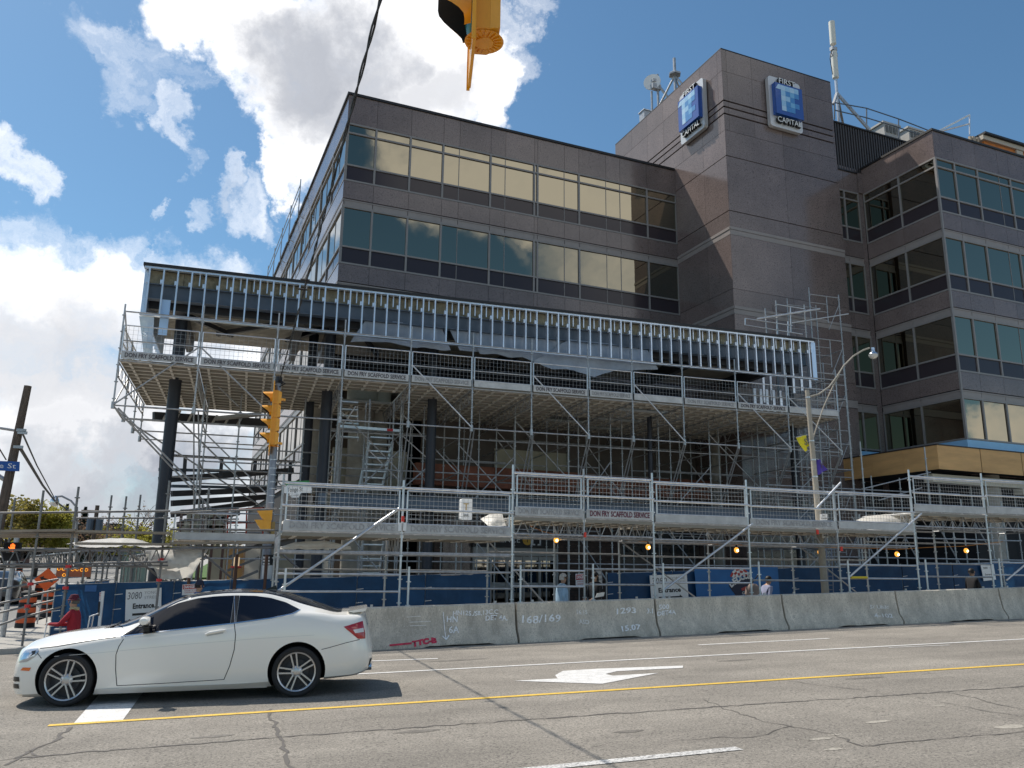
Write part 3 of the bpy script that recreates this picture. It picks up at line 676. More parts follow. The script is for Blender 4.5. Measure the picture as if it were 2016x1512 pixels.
# scaffold frames clinging to the far left edge of the roof
p = bxp(560,500,BX0-.4)
d = thing_b('edge_scaffold', 'thin guard frames standing along the far left roof edge', 'scaffold', (BX0-.35,46,20.5))
for k in range(5):
    y = 42.5+k*3.6; MB().tube([(BX0-.38,y,20.2),(BX0-.38,y,22.5)],.03).tube([(BX0-.05,y,20.2),(BX0-.38,y,20.4)],.025).tube([(BX0-.38,y,20.4),(BX0-.05,y,21.6)],.025).build('post', GALV, d)
    if k < 4:
        for z in (21.7,22.2): MB().tube([(BX0-.38,y,z),(BX0-.38,y+3.6,z)],.025).build('rail', GALV, d)

# ------------------------------------------------------------------ new canopy along the front (street axes)
CY, CX0, CX1, CZ0, CZ1 = 25.60, -3.53, 20.65, 9.03, 10.55
can = thing('steel_canopy', 'unfinished steel framed canopy with bare metal studs running along the front of the building', 'canopy', (CX0,CY,0))
ns = 60; sp = (CX1-CX0)/ns
sm = cached('studm', lambda: MB().box((-.022,0,0),(.022,.012,CZ1-CZ0-.06)).box((-.022,.012,0),(-.016,.14,CZ1-CZ0-.06)).box((-.022,.141,0),(.016,.152,CZ1-CZ0-.06)).mesh('stud',STUD))
clip = cached('clipm', lambda: MB().box((-.08,.02,.0),(-.024,.16,.13)).mesh('clip',STUD))
for i in range(ns):
    x = CX0+.15+i*sp; o = link('stud', sm, T((x,CY,CZ0+.03)), can)
    if i % 1 == 0: link('clip', clip, T((x,CY,CZ1-.52)), o)
    if 2 < i and i % 9 != 4: link('hanger', unit_box(STUD), T((x+sp*.5,CY+.16,CZ1-.42)) @ Matrix.Diagonal((.035,.02,.36,1)), can)
box('top_track', (CX0,CY-.006,CZ1-.06), (CX1,CY+.16,CZ1), STUD, can); box('bottom_track', (CX0,CY-.006,CZ0-.03), (CX1,CY+.16,CZ0+.03), STUD, can)
box('roof_edge', (CX0-.04,CY-.05,CZ1+.004), (CX1+.04,CY+.4,CZ1+.09), CAP, can)
box('roof_deck', (CX0,CY+.41,CZ1-.02), (CX1,32.0,CZ1+.06), CAP, can)
for k in range(24): x = CX0+.1+(CX1-CX0-.1)*k/24; box('insulation_batt', (x+.006,CY+.30+.04*random.random(),CZ1-.46), (x+(CX1-CX0-.1)/24-.006,CY+.42,CZ1-.03), INSUL, can)
box('edge_beam', (CX0+.1,CY+.30,CZ1-.93), (CX1-.2,CY+.36,CZ1-.47), BEAM, can); box('beam_flange', (CX0+.1,CY+.20,CZ1-.50), (CX1-.2,CY+.29,CZ1-.47), BEAM, can)
box('beam_flange', (CX0+.1,CY+.18,CZ1-.96), (CX1-.2,CY+.46,CZ1-.935), BEAM, can)
box('back_beam', (CX0+.1,CY+.75,CZ1-1.12), (CX1-.2,CY+.95,CZ1-.62), DBEAM, can)
mb = MB(); k = 0
y = CY+.96
while y < 31.9: mb.box((CX0+.1,y,CZ1-.60),(CX1-.1,y+.085,CZ1-.52)).box((CX0+.1,y+.085,CZ1-.53),(CX1-.1,y+.17,CZ1-.50)); y += .17
mb.build('ribbed_decking', DECKING, can)
for i, x in enumerate((-2.5,1.2,2.3,5.9,9.2,12.6,16.0,19.6)): box('cross_beam', (x-.12,CY+.96,CZ1-1.08), (x+.12,31.8,CZ1-.605), DBEAM, can)
for a, b in (((-3.0,27.2),(-1.0,30)),((.9,30),(2.6,27)),((3.0,27),(4.4,31)),((-1.5,30),(1,27.5))): MB().bar((*a,CZ1-.75),(*b,CZ1-.75),.13,.16).build('brace', DBEAM, can)
# end panels
box('end_stud', (CX1-.16,CY-.012,CZ0-.05), (CX1+.03,CY-.008,CZ1-.07), mat('stud_blue',(.50,.66,.86),.35,metal=.3), can)
for k in range(15): box('stud', (CX0-.01,CY+.25+k*.42,CZ0+.03), (CX0+.09,CY+.29+k*.42,CZ1-.06), STUD, can)
box('end_panel', (CX0+.10,CY+.2,CZ0+.1), (CX0+.13,31.6,CZ1-.08), mat('panel_grey_blue',(.30,.36,.44),.5), can)
for k in range(8): box('stud', (CX1-.09,CY+.35+k*.5,CZ0-.3), (CX1+.01,CY+.40+k*.5,CZ1-.06), STUD, can)
for px in (1486,1498,1510,1523,1537): p = yp(px,770,27.6); box('stud', (p.x-.06,27.6,7.55), (p.x+.06,27.66,8.95), STUD, can)
p = yp(328,590,CY+.2); q = yp(323,660,CY+.2); MB().box((p.x-.13,CY+.19,q.z),(p.x+.12,CY+.21,p.z)).build('loose_panel', MATS['stud_blue'], can)
# wind-blown membrane sheets behind the studs
def hang(pts_top, pts_bot, Y, seed, m=SHEET, nx=60, nz=14, amp=.10):
    a = MB(); tb = lambda P,t: V(P[min(int(t*(len(P)-1)),len(P)-2)]).lerp(V(P[min(int(t*(len(P)-1)),len(P)-2)+1]), smooth01(t*(len(P)-1)-min(int(t*(len(P)-1)),len(P)-2)))
    vs = []
    for j in range(nz+1):
        for i in range(nx+1):
            t, s = i/nx, j/nz; p = tb(pts_top,t).lerp(tb(pts_bot,t), s); q = yp(p.x,p.y,Y)
            n = mnoise.noise(V((q.x*1.1+seed,q.z*1.6,seed)))*amp*(.4+s) + mnoise.noise(V((q.x*3.1,q.z*.9,seed)))*amp*.4
            vs.append((q.x, Y+n, q.z+mnoise.noise(V((q.x*2,seed,s)))*.05*s))
    return a.add(vs, [(j*(nx+1)+i, j*(nx+1)+i+1, (j+1)*(nx+1)+i+1, (j+1)*(nx+1)+i) for j in range(nz) for i in range(nx)]).build('membrane_sheet', m, can, True)
hang([(722,628),(800,636),(870,645)], [(690,672),(760,672),(820,684),(888,690)], CY+.33, 1)
hang([(925,652),(1010,660),(1100,668),(1165,678)], [(945,694),(1000,702),(1030,704),(1060,715),(1100,726),(1150,728)], CY+.31, 2)
hang([(1120,668),(1200,676),(1275,690)], [(1050,712),(1085,726),(1130,730),(1170,742),(1210,730),(1295,727)], CY+.25, 3)
hang([(880,640),(930,650)], [(905,690),(945,692)], CY+.38, 4)
hang([(274,622),(290,622),(303,624)], [(283,700),(292,712),(300,715)], CY+.1, 5, mat('foil',(.60,.63,.66),.3,metal=.5,bump=.5,bscale=5), 10, 12, .12)
# round steel columns
for x, Y, r, z1 in ((-2.48,27.3,.19,CZ1-.6),(2.26,27.3,.18,CZ1-.6),(5.86,27.3,.166,CZ1-.6)):
    link('column', cached(('col',r), lambda r=r: MB().lathe([(r,0),(r,CZ1-.6)],n=24).mesh('column',COLUMN,True)), T((x,Y,0)), can)
for px, Y, r in ((600,29.4,.172),(1281,27.6,.09),(1566,27.6,.165)):
    p = yp(px,930,Y); link('column', cached(('col',r), lambda r=r: MB().lathe([(r,0),(r,CZ1-.6)],n=24).mesh('column',COLUMN,True)), T((p.x,Y,0)), can)
# lower beam line of the walkway roof
z0, z1 = 3.62, 3.98
box('low_beam', (2.5,26.5,z0), (21.,26.56,z1), BEAM, can); box('beam_flange', (2.5,26.40,z1+.002), (21.,26.7,z1+.03), BEAM, can); box('beam_flange', (2.5,26.40,z0-.03), (21.,26.7,z0-.002), BEAM, can)
for x in (2.26,5.86,12.9,19.6): box('beam_stub', (x-.1,26.58,z0), (x+.1,27.2,z1), BEAM, can)
# ------------------------------------------------------------------ tube scaffolds
def std_mesh(L, m=GALV):
    L = round(L,2)
    def mk():
        a = MB().tube([(0,0,0),(0,0,L)],.025,8)
        z = .25
        while z < L-.1: a.lathe([(.025,z-.012),(.055,z-.012),(.055,z+.012),(.025,z+.012)], n=8); z += .5
        return a.mesh('standard', m, True)
    return cached(('std',L,m.name), mk)
def standard(x, y, z0, z1, parent, m=GALV): return link('standard', std_mesh(z1-z0,m), T((x,y,z0)), parent)
def ledger(p, q, parent, m=GALV, name='ledger', r=.024): return tube(name, p, q, r, m, parent)
def plank_mesh(L, w=.462, m=PLANK):
    L = round(L,2)
    def mk():
        a = MB().box((.02,.03,-.022),(L-.02,w-.03,0)); a.cur = 1; a.box((.02,0,-.08),(L-.02,.029,-.0)).box((.02,w-.029,-.08),(L-.02,w,-.0)); a.cur = 0
        for k in (.12,.38,.63,.88): a.box((L*k-.035,.03,-.085),(L*k+.035,w-.03,-.023))
        return a.box((.0,0,-.07),(.019,w,-.0)).box((L-.019,0,-.07),(L,w,0)).mesh('deck_plank', [m,mat('plank_edge',(.26,.24,.20),.7)])
    return cached(('plank',L,w,m.name), mk)
def guard_mesh(L, H, cell):
    L = round(L,2)
    fr = cached(('gf',L,H), lambda: MB().tube([(0,0,0),(0,0,H)],.019,6).tube([(L,0,0),(L,0,H)],.019,6).tube([(0,0,H),(L,0,H)],.019,6).tube([(0,0,0),(L,0,0)],.019,6).mesh('guard_panel',GALVL,True))
    def wires():
        a = MB(); n = int(L/cell); m = int(H/cell)
        for i in range(1,n): a.tube([(L*i/n,0,0),(L*i/n,0,H)],.0036,4,False)
        for j in range(1,m): a.tube([(0,.008,H*j/m),(L,.008,H*j/m)],.0036,4,False)
        return a.mesh('wire_mesh',GALV)
    return fr, cached(('gw',L,H,cell), wires)
def along(p, q):                                                     # matrix with x running from p to q (level)
    p, q = V(p), V(q); a = atan2(q.y-p.y, q.x-p.x); return T(p) @ Matrix.Rotation(a,4,'Z')
def guard(p, q, H, cell, parent, gap=.05):
    p, q = V(p), V(q); d = (q-p).normalized(); L = (q-p).length-2*gap; fr, wi = guard_mesh(L,H,cell)
    o = link('guard_panel', fr, along(p+d*gap,q), parent); link('wire_mesh', wi, along(p+d*gap,q), o); return o
def toe(p, q, h, parent, s=None, ink=INK, th=.03):
    p, q = V(p), V(q); L = (q-p).length
    o = link('toe_board', unit_box(TOEB), along(p+(q-p).normalized()*.05,q) @ Matrix.Diagonal((L-.10,th,h,1)), parent)
    if s:
        M = along((p+q)/2+V((0,-.012,h*.52)), q+(q-p)/2+V((0,-.012,h*.52)))
        link('lettering', text_mesh(s,h*.92,ink,depth=.002,fit=L*.86,bold=.003), M @ FACE_S, o)
    return o
def lattice(p, q, h, n, parent, m=GALV, name='truss'):
    p, q = V(p), V(q); a = MB(); dn = V((0,0,-h)); a.tube([p,q],.022,6).tube([p+dn,q+dn],.022,6)
    for i in range(n):
        u, v, w = p.lerp(q,i/n), p.lerp(q,(i+.5)/n), p.lerp(q,(i+1)/n); a.tube([u,v+dn],.013,5).tube([v+dn,w],.013,5)
    return a.build(name, m, parent, True)

DFS = 'DON FRY SCAFFOLD SERVICE'
# --- upper scaffold, cantilevered in front of the canopy
UY = 25.20
UX = [-3.87,-1.71,.48,2.52,4.65,6.73,8.79,10.85,12.53,14.52,16.72,18.92,21.20]
up = thing('upper_scaffold', 'high tube scaffold with plank deck and mesh guards in front of the steel canopy', 'scaffold', (UX[0],UY,0))
ZD = 7.50
for i, x in enumerate(UX):
    standard(x, UY, 6.06, 9.35 if i not in (0,) else 9.15, up)
    for Yk in (27.4,29.7,31.7):
        if i == 0: standard(x, Yk, 6.0, 8.6 if Yk < 29 else 7.4, up)
        else:
            if Yk > 31 and i < 3: continue
            standard(x+.15, Yk, GZ(x,Yk), ZD-.1, up)
    lattice((x,UY,ZD-.10),(x,31.9,ZD-.10),.40,9,up)
    tube('brace', (x,UY,6.12), (x+.15 if i else x,27.4,3.3 if i else 6.05), .022, GALV, up)
    if i: tube('brace', (x+.12,UY+.1,6.12), (x+.33,27.5,3.2), .022, GALV, up)
    tube('coupler', (x,UY,6.02), (x,UY,6.22), .055, GALV, up)
letters = [1,1,1,1,.5,0,1,.6,0,.5,1,0]
for i in range(12):
    a, b = UX[i], UX[i+1]
    for z in (8.93,8.05,ZD-.06,6.12): ledger((a,UY,z),(b,UY,z),up)
    for Yk, zs in ((27.4,(6.12,4.9,3.3,1.9)),(29.7,(6.9,4.9,2.9)),(31.7,(6.9,4.9,2.9))):
        for z in zs:
            if (i == 0 and z < 6) or (Yk > 31 and i < 3): continue
            ledger((a+.15,Yk,z),(b+.15,Yk,z),up)
    guard((a,UY-.04,ZD+.22),(b,UY-.04,ZD+.22),.78,.125,up)
    toe((a,UY-.06,ZD),(b,UY-.06,ZD),.20,up,DFS if letters[i] else None, INK if letters[i] == 1 else mat('stencil_faint',(.30,.29,.29),.8,vary=.4,vscale=15))
    y = UY+.02; k = 0
    pm = plank_mesh(b-a-.04)
    while y < 31.9 - (.6 if i > 2 else 0):
        if not (i == 3 and 26.3 < y < 28.2) and not (i == 2 and y > 30.9) and not (i == 7 and 28.6 < y < 29.3) and not (i == 8 and k%4 == 2):
            link('deck_plank', pm, T((a+.02,y,ZD)), up)
        y += .495; k += 1
for i, j, zz in ((4,5,0),(6,7,0),(8,9,0),(10,11,0),(11,12,0)): tube('brace', (UX[i]+.05,UY-.05,8.05), (UX[j],UY-.05,6.14), .024, GALVL, up)
tube('brace', (UX[1],UY-.05,8.05), (UX[0],UY-.05,6.12), .024, GALV, up); tube('brace', (UX[1],UY-.05,8.05), (UX[2],UY-.05,6.12), .024, GALV, up)
for i in (3,5,7,9): tube('brace', (UX[i]+.15,27.42,3.4), (UX[i+1]+.15,27.42,1.0), .022, GALV, up); tube('brace', (UX[i+1]+.15,27.42,5.6), (UX[i]+.15,27.42,3.4), .022, GALV, up)
for i in (4,6,8,10): tube('brace', (UX[i]+.15,29.72,6.6), (UX[i+1]+.15,29.72,4.0), .022, GALV, up)
for i in (1,2): 
    for z in (4.9,3.3): ledger((UX[i]+.15,27.4,z),(UX[i]+.15,31,z),up)
# denser inner frame: extra posts, ledgers and diagonals
rs_ = random.Random(21)
for i in range(1,12):
    xm = (UX[i]+UX[i+1])/2+.15
    for Yk in (28.5,30.7):
        if i < 3 and Yk > 30: continue
        standard(xm,Yk,GZ(xm,Yk),ZD-.1,up)
        for z in (6.7,5.5,4.3,3.1): 
            if rs_.random() < .75: ledger((UX[i]+.15,Yk,z),(UX[i+1]+.15,Yk,z),up)
    for Yk in (27.4,29.7):
        if rs_.random() < .6: z = rs_.choice((2.9,3.9,4.9)); tube('brace',(UX[i]+.15,Yk+.03,z+2.),(UX[i+1]+.15,Yk+.03,z),.022,GALV,up)
    for z in (6.12,4.9,3.3):
        ledger((UX[i]+.15,27.4,z),(UX[i]+.15,31.7 if i > 2 else 29.7,z),up)
        if rs_.random() < .5: ledger((UX[i]+.15,29.7,z-.5),(UX[i+1]+.15,29.7,z-.5),up)
for x in (19.7,20.9,22.3):
    for Yk in (26.0,27.2,28.7):
        standard(x,Yk,.5,7.3 if x < 22 else 10.2,up)
for z in (1.6,2.6,3.6,4.6,5.6,6.6,8.4,9.4):
    for Yk in (26.0,27.2,28.7): ledger((19.7 if z < 7 else 20.9,Yk,z),(22.3,Yk,z),up)
    for x in ((19.7,20.9,22.3) if z < 7 else (22.3,)): ledger((x,26.0,z),(x,28.7,z),up)
for k in range(5): tube('brace',(19.7,26.03,1.6+k),(20.9,26.03,2.6+k),.02,GALV,up); tube('brace',(22.3,27.23,1.6+k),(20.9,27.23,2.6+k),.02,GALV,up)
# left end: guard, rakers down to the ground
for Yk in (27.4,29.7):
    for z in (8.5,8.05): ledger((UX[0],UY if Yk < 28 else 27.4,z),(UX[0],Yk,z),up)
guard((UX[0],UY,ZD+.2),(UX[0],27.4,ZD+.2),.8,.125,up)
for y0, y1, z0, z1 in ((UY,27.4,9.0,7.6),(27.4,29.7,8.5,7.4),(UY,27.4,6.1,7.4)): tube('brace',(UX[0],y0,z0),(UX[0],y1,z1),.022,GALV,up)
for a, b, Yq in (((226,800),(445,1032),27.4),((232,803),(390,962),26.4),((247,826),(520,1000),29.7),((353,828),(505,975),29.0),((368,700),(470,800),28)):
    n = V((UX[0],UY,6.1)) if a[0] == 226 else yp(*a,UY+(.1 if a[0] == 232 else 3)); tube('raker', n, yp(*b,Yq), .028, GALV, up)
for Yk in (27.4,29.7,31.7): ledger((UX[0],Yk,6.1),(UX[2],Yk,6.1),up); tube('coupler',(UX[0],Yk,6.0),(UX[0],Yk,6.2),.055,GALV,up)
for z in (5.3,4.6): ledger((UX[0]+1.0,29.7,z),(UX[2]+1.2,29.7,z),up)
# --- walkway scaffold along the road, stepping up with the street
def LYf(x): return BY(x)+.78
def lp(px, py, off=0.):
    a, k = BY(0)+.78+off, .040; r = ray(px,py); return EYE + r*(a/(r.y-k*r.x))
LX = [.70,3.30,5.90,7.73,9.62,12.42,15.28,18.0,20.8,23.6]
LD = [2.42,2.42,2.90,2.90,2.86,2.84,2.86,3.42,3.46]
LT = [(0,1),(0,1),(1,.5),(2,.9),(0,0),(0,.4),(0,0),(0,0),(0,0)]
lo = thing('walkway_scaffold', 'tube scaffold forming a covered walkway behind the concrete barriers, decks stepping up to the right', 'scaffold', (LX[0],LYf(.7),0))
def L(x, z, off=0.): return V((x, LYf(x)+off, z))
for i, x in enumerate(LX):
    d = max(LD[min(i,8)], LD[max(0,i-1)])
    standard(x, LYf(x), GZ(x,18)+.1, d+1.18, lo, GALVL if i%3 else GALV)
    standard(x, LYf(x)+2.0, GZ(x,20)+.1, d-.05, lo)
    lattice(L(x,d-.06), L(x,d-.06,2.0), .40, 5, lo)
    if i < 9:
        standard(x+.17, LYf(x)-.12, GZ(x,17.5)+.55, GZ(x,17.5)+1.62, lo, GALVL)
for i in range(9):
    a, b, d = LX[i], LX[i+1], LD[i]
    guard(L(a,d+.20,-.05), L(b,d+.20,-.05), .74, .098, lo, .09)
    ledger(L(a,d+1.0), L(b,d+1.0), lo, GALVL); ledger(L(a,d+.52,-.09), L(b,d+.52,-.09), lo, GALVL); ledger(L(a,d-.03), L(b,d-.03), lo)
    toe(L(a,d,-.06), L(b,d,-.06), .20, lo, DFS if LT[i][1] else None, INKR if LT[i][0] == 2 else mat('stencil_pale',(.38,.37,.37),.8,vary=.3,vscale=15))
    pm = plank_mesh(b-a-.04)
    for k in range(4): link('deck_plank', pm, along(L(a+.02,d-.03,-.02+k*.495), L(b,d-.03,-.02+k*.495)), lo)
    g = GZ((a+b)/2,18)
    for h in (1.12,1.48): ledger(L(a,g+h), L(b,g+h), lo, GALV if i%2 else GALVL)
    ledger(L(a,d-.42), L(b,d-.42), lo); ledger(L(a,d-.44,2.), L(b,d-.44,2.), lo); ledger(L(a,d-.80,2.0), L(b,d-.80,2.0), lo)
    if i >= 2: lattice(L(a,d-.06,.3), L(b,d-.06,.3), .40, 5, lo)
    if i < 2: ledger(L(a,1.97), L(b,1.97), lo)
    if i in (2,4,6): tube('brace', L(a,g+2.2,2.02), L(b,g+.4,2.02), .022, GALV, lo)
for a, b in (((541,1168),(786,1001)),((1305,1163),(1482,1031)),((1672,1136),(1814,1011)),((1982,1142),(2062,1075)),((1608,1000),(1655,950))): tube('brace', lp(*a,-.07), lp(*b,-.07), .028, GALVL, lo)
p = lp(1675,1137,-.03); q = lp(1707,1137,-.03); tube('yellow_sleeve', p, q, .033, mat('sleeve_yellow',(.75,.55,.03),.5), lo)
for px, py in ((793,1027),(1152,1058),(1657,1085),(1610,1052)): 
    p = lp(px,py,-.04); tube('red_tag', p, p+V((0,0,.12)), .035, mat('tag_red',(.7,.05,.03),.5), lo)
for px in (787,797): p = lp(px,1037,-.08); box('white_tag', (p.x-.035,p.y-.01,p.z-.09), (p.x+.035,p.y,p.z+.09), WHITE, lo)
# --- scaffold stair between the columns
st = thing('scaffold_stair', 'aluminium scaffold stair zigzagging up between the dark steel columns', 'stair', (3.6,28.2,.1))
def flight(pts, w, dy=.24):
    prev = None
    for i, (px, py) in enumerate(pts):
        p = yp(px,py,28.2+i*0.0); link('tread', unit_box(GALVL), T((p.x-w/2,28.2-.1+i*dy*.3,p.z-.02)) @ Matrix.Diagonal((w,.26,.045,1)), st)
    a, b = yp(*pts[0],28.2), yp(*pts[-1],28.2)
    for s in (-w/2,w/2): MB().bar((a.x+s,28.25,a.z-.1),(b.x+s,28.2+len(pts)*dy*.3,b.z-.1),.04,.14).build('stringer', GALVL, st)
flight([(751.6,862.5),(749,875),(746,888),(744,900.6),(742,913.5),(740,926),(738,938.6),(735,951)], .80)
flight([(686,792),(686,806),(687,818),(688,832),(689,846),(690,858)], .66)
flight([(738,1030),(737,1044),(736,1058),(735,1072),(734,1086),(733,1100),(732,1114),(731,1128)], .72)
flight([(690,978),(689,990),(688,1002)], .66)
p, q = yp(668,841,28.0), yp(785,850,28.0); MB().bar(p,q,.5,.09).build('landing', GALVL, st); MB().bar(q-V((.45,.26,0)),q-V((.25,.26,0)),.01,.09).build('red_tag', RED, st)
for px in (668,724,772,790):
    p = yp(px,900,28.5); standard(p.x, 28.5, .1, 7.4, st); standard(p.x-.1, 27.95, .1, 7.4, st)
for a, b in (((720,880),(790,950)),((786,852),(850,910)),((851,912),(795,960)),((700,800),(660,860))): tube('brace', yp(*a,28.), yp(*b,28.), .022, GALVL, st)
# --- frame scaffold against the tower
fs = thing('frame_scaffold', 'narrow stack of ladder frames rising beside the right end of the canopy', 'scaffold', (yp(1620,960,27.6).x,27.6,.4))
for Yk in (27.6,29.1):
    a, b = yp(1592,566,27.6).x, yp(1650,574,27.6).x; zt2 = yp(1592,566,27.6).z
    standard(a,Yk,.5,zt2,fs); standard(b,Yk,.5,zt2-.15,fs); m = a*.42+b*.58
    z = zt2-.3
    while z > .9:
        ledger((a,Yk,z),(b,Yk,z),fs,r=.022); tube('inner_post',(m,Yk,z-.02),(m,Yk,z-1.2),.02,GALV,fs)
        for k in range(1,4): tube('rung',(a,Yk,z-.36*k),(m,Yk,z-.36*k),.016,GALV,fs)
        tube('brace',(m,Yk,z-1.5),(b,Yk,z-.3),.016,GALV,fs) if Yk < 28 else None
        z -= 1.95
for z in (3.,5.,7.,9.,11.): 
    for x in (a,b): ledger((x,27.6,z),(x,29.1,z),fs)
rs = thing('frame_scaffold', 'low guard frames standing on the canopy roof in front of the tower', 'scaffold', (yp(1550,660,27.).x,27.,CZ1))
Yr = 27.0
for px, y0 in ((1506,607),(1527,592),(1583,600)): p = yp(px,y0,Yr); standard(p.x,Yr,CZ1+.06,p.z,rs)
for a, b in (((1467,627),(1560,641)),((1467,640),(1580,658)),((1527,599),(1583,608)),((1467,627),(1467,640)),((1556,604),(1557,655)),((1529,633),(1530,662)),((1551,633),(1551,664)),((1558,636),(1670,618))): ledger(yp(*a,Yr),yp(*b,Yr),rs,GALVL,'rail')
ledger(yp(1490,628,Yr-.2),yp(1614,608,Yr-.2),rs,GALVL,'pole',.04)
p, q = yp(1430,653,Yr-.4), yp(1511,655,Yr-.4); MB().box((p.x,Yr-.42,CZ1+.07),(q.x,Yr-.38,CZ1+.16)).build('orange_strip', ORANGE, rs)
# --- scaffold around the left corner, roofing the pavement
lf = thing('corner_scaffold', 'dark tube scaffold over the pavement at the left street corner, posts with red jacks', 'scaffold', (yp(124,1211,20).x,20,0))
REDJ = mat('jack_red',(.65,.03,.03),.5)
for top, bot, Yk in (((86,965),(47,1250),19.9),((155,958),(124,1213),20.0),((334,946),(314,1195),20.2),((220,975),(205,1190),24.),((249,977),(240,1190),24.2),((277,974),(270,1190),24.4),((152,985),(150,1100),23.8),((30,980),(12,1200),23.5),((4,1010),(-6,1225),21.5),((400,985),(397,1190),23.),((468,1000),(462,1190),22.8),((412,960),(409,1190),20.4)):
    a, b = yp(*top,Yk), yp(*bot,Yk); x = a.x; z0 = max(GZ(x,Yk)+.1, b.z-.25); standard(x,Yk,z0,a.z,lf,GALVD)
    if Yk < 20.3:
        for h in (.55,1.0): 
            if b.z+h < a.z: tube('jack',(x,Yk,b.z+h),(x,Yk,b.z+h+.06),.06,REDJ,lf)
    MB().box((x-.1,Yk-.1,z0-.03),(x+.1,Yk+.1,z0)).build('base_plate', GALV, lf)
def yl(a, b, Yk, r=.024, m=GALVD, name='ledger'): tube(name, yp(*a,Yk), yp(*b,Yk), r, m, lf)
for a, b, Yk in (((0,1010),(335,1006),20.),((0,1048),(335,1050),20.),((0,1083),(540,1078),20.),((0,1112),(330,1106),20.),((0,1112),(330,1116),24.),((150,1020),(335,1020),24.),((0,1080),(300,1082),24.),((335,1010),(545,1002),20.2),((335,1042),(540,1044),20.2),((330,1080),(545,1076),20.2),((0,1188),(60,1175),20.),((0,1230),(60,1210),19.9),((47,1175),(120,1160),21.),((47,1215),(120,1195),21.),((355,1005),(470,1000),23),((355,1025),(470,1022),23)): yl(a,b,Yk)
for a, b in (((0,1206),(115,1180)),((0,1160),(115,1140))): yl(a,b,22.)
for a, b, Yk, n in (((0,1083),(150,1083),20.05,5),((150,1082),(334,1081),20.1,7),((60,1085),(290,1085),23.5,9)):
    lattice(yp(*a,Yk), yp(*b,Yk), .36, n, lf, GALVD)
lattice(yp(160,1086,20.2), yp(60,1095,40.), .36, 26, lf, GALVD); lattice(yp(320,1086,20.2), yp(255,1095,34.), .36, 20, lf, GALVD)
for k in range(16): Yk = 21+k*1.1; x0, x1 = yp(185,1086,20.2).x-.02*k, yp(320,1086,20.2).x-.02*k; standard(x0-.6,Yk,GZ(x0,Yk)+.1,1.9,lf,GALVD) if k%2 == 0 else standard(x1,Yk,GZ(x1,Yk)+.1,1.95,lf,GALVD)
for i, (a, b, Yk) in enumerate((((0,1046),(150,1044),19.9),((0,1052),(150,1052),20.3),((150,1046),(335,1050),20.),((150,1070),(335,1072),20.),((335,1070),(545,1068),20.2),((335,1066),(545,1064),20.5),((0,1056),(150,1056),20.7))):
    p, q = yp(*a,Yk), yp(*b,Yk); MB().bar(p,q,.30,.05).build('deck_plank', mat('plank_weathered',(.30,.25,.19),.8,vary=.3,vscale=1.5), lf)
guard(yp(338,1040,20.3)-V((0,0,.4)), yp(470,1040,20.3)-V((0,0,.4)), .75, .12, lf)
toe(yp(338,1062,20.25), yp(545,1060,20.25), .17, lf)
for a, b in (((400,1090),(470,1150)),((250,1085),(330,1150)),((555,1090),(600,1130))): yl(a,b,21.5,.026,GALVD,'brace')
for px in (376,466,525): p = yp(px,1100,21.); tube('brown_prop', (p.x,21.,GZ(p.x,21)+.1), (p.x,21.,1.95), .04, WOODT, lf)
# extra props under the right wing
rp = thing('shoring_scaffold', 'bare shoring tubes standing in the shade under the right wing', 'scaffold', (19.,25.,.4))
for k, px in enumerate((1690,1704,1720,1738,1758,1776,1798,1832,1853,1872,1893,1915,1946,1972,2000)):
    Yk = 22.5+(k*1.7)%5; p = yp(px,1000,Yk); standard(p.x,Yk,GZ(p.x,Yk)+.1,(3.6+(k%3)*.9) if px not in (1704,1832) else 6.4,rp)
for z, Yk in ((2.9,23.),(3.9,24.5),(4.8,25.5),(2.2,22.6)): ledger((18.,Yk,z),(27.,Yk,z),rp)
for k in range(5): tube('brace',(18.2+k*1.8,23.5,3.6),(19.6+k*1.8,23.5,1.3),.022,GALV,rp)
for a, b in (((1696,963),(1832,930)),((1730,985),(1815,960)),((1700,1000),(1850,1000))): ledger(yp(*a,25.),yp(*b,25.),rp)
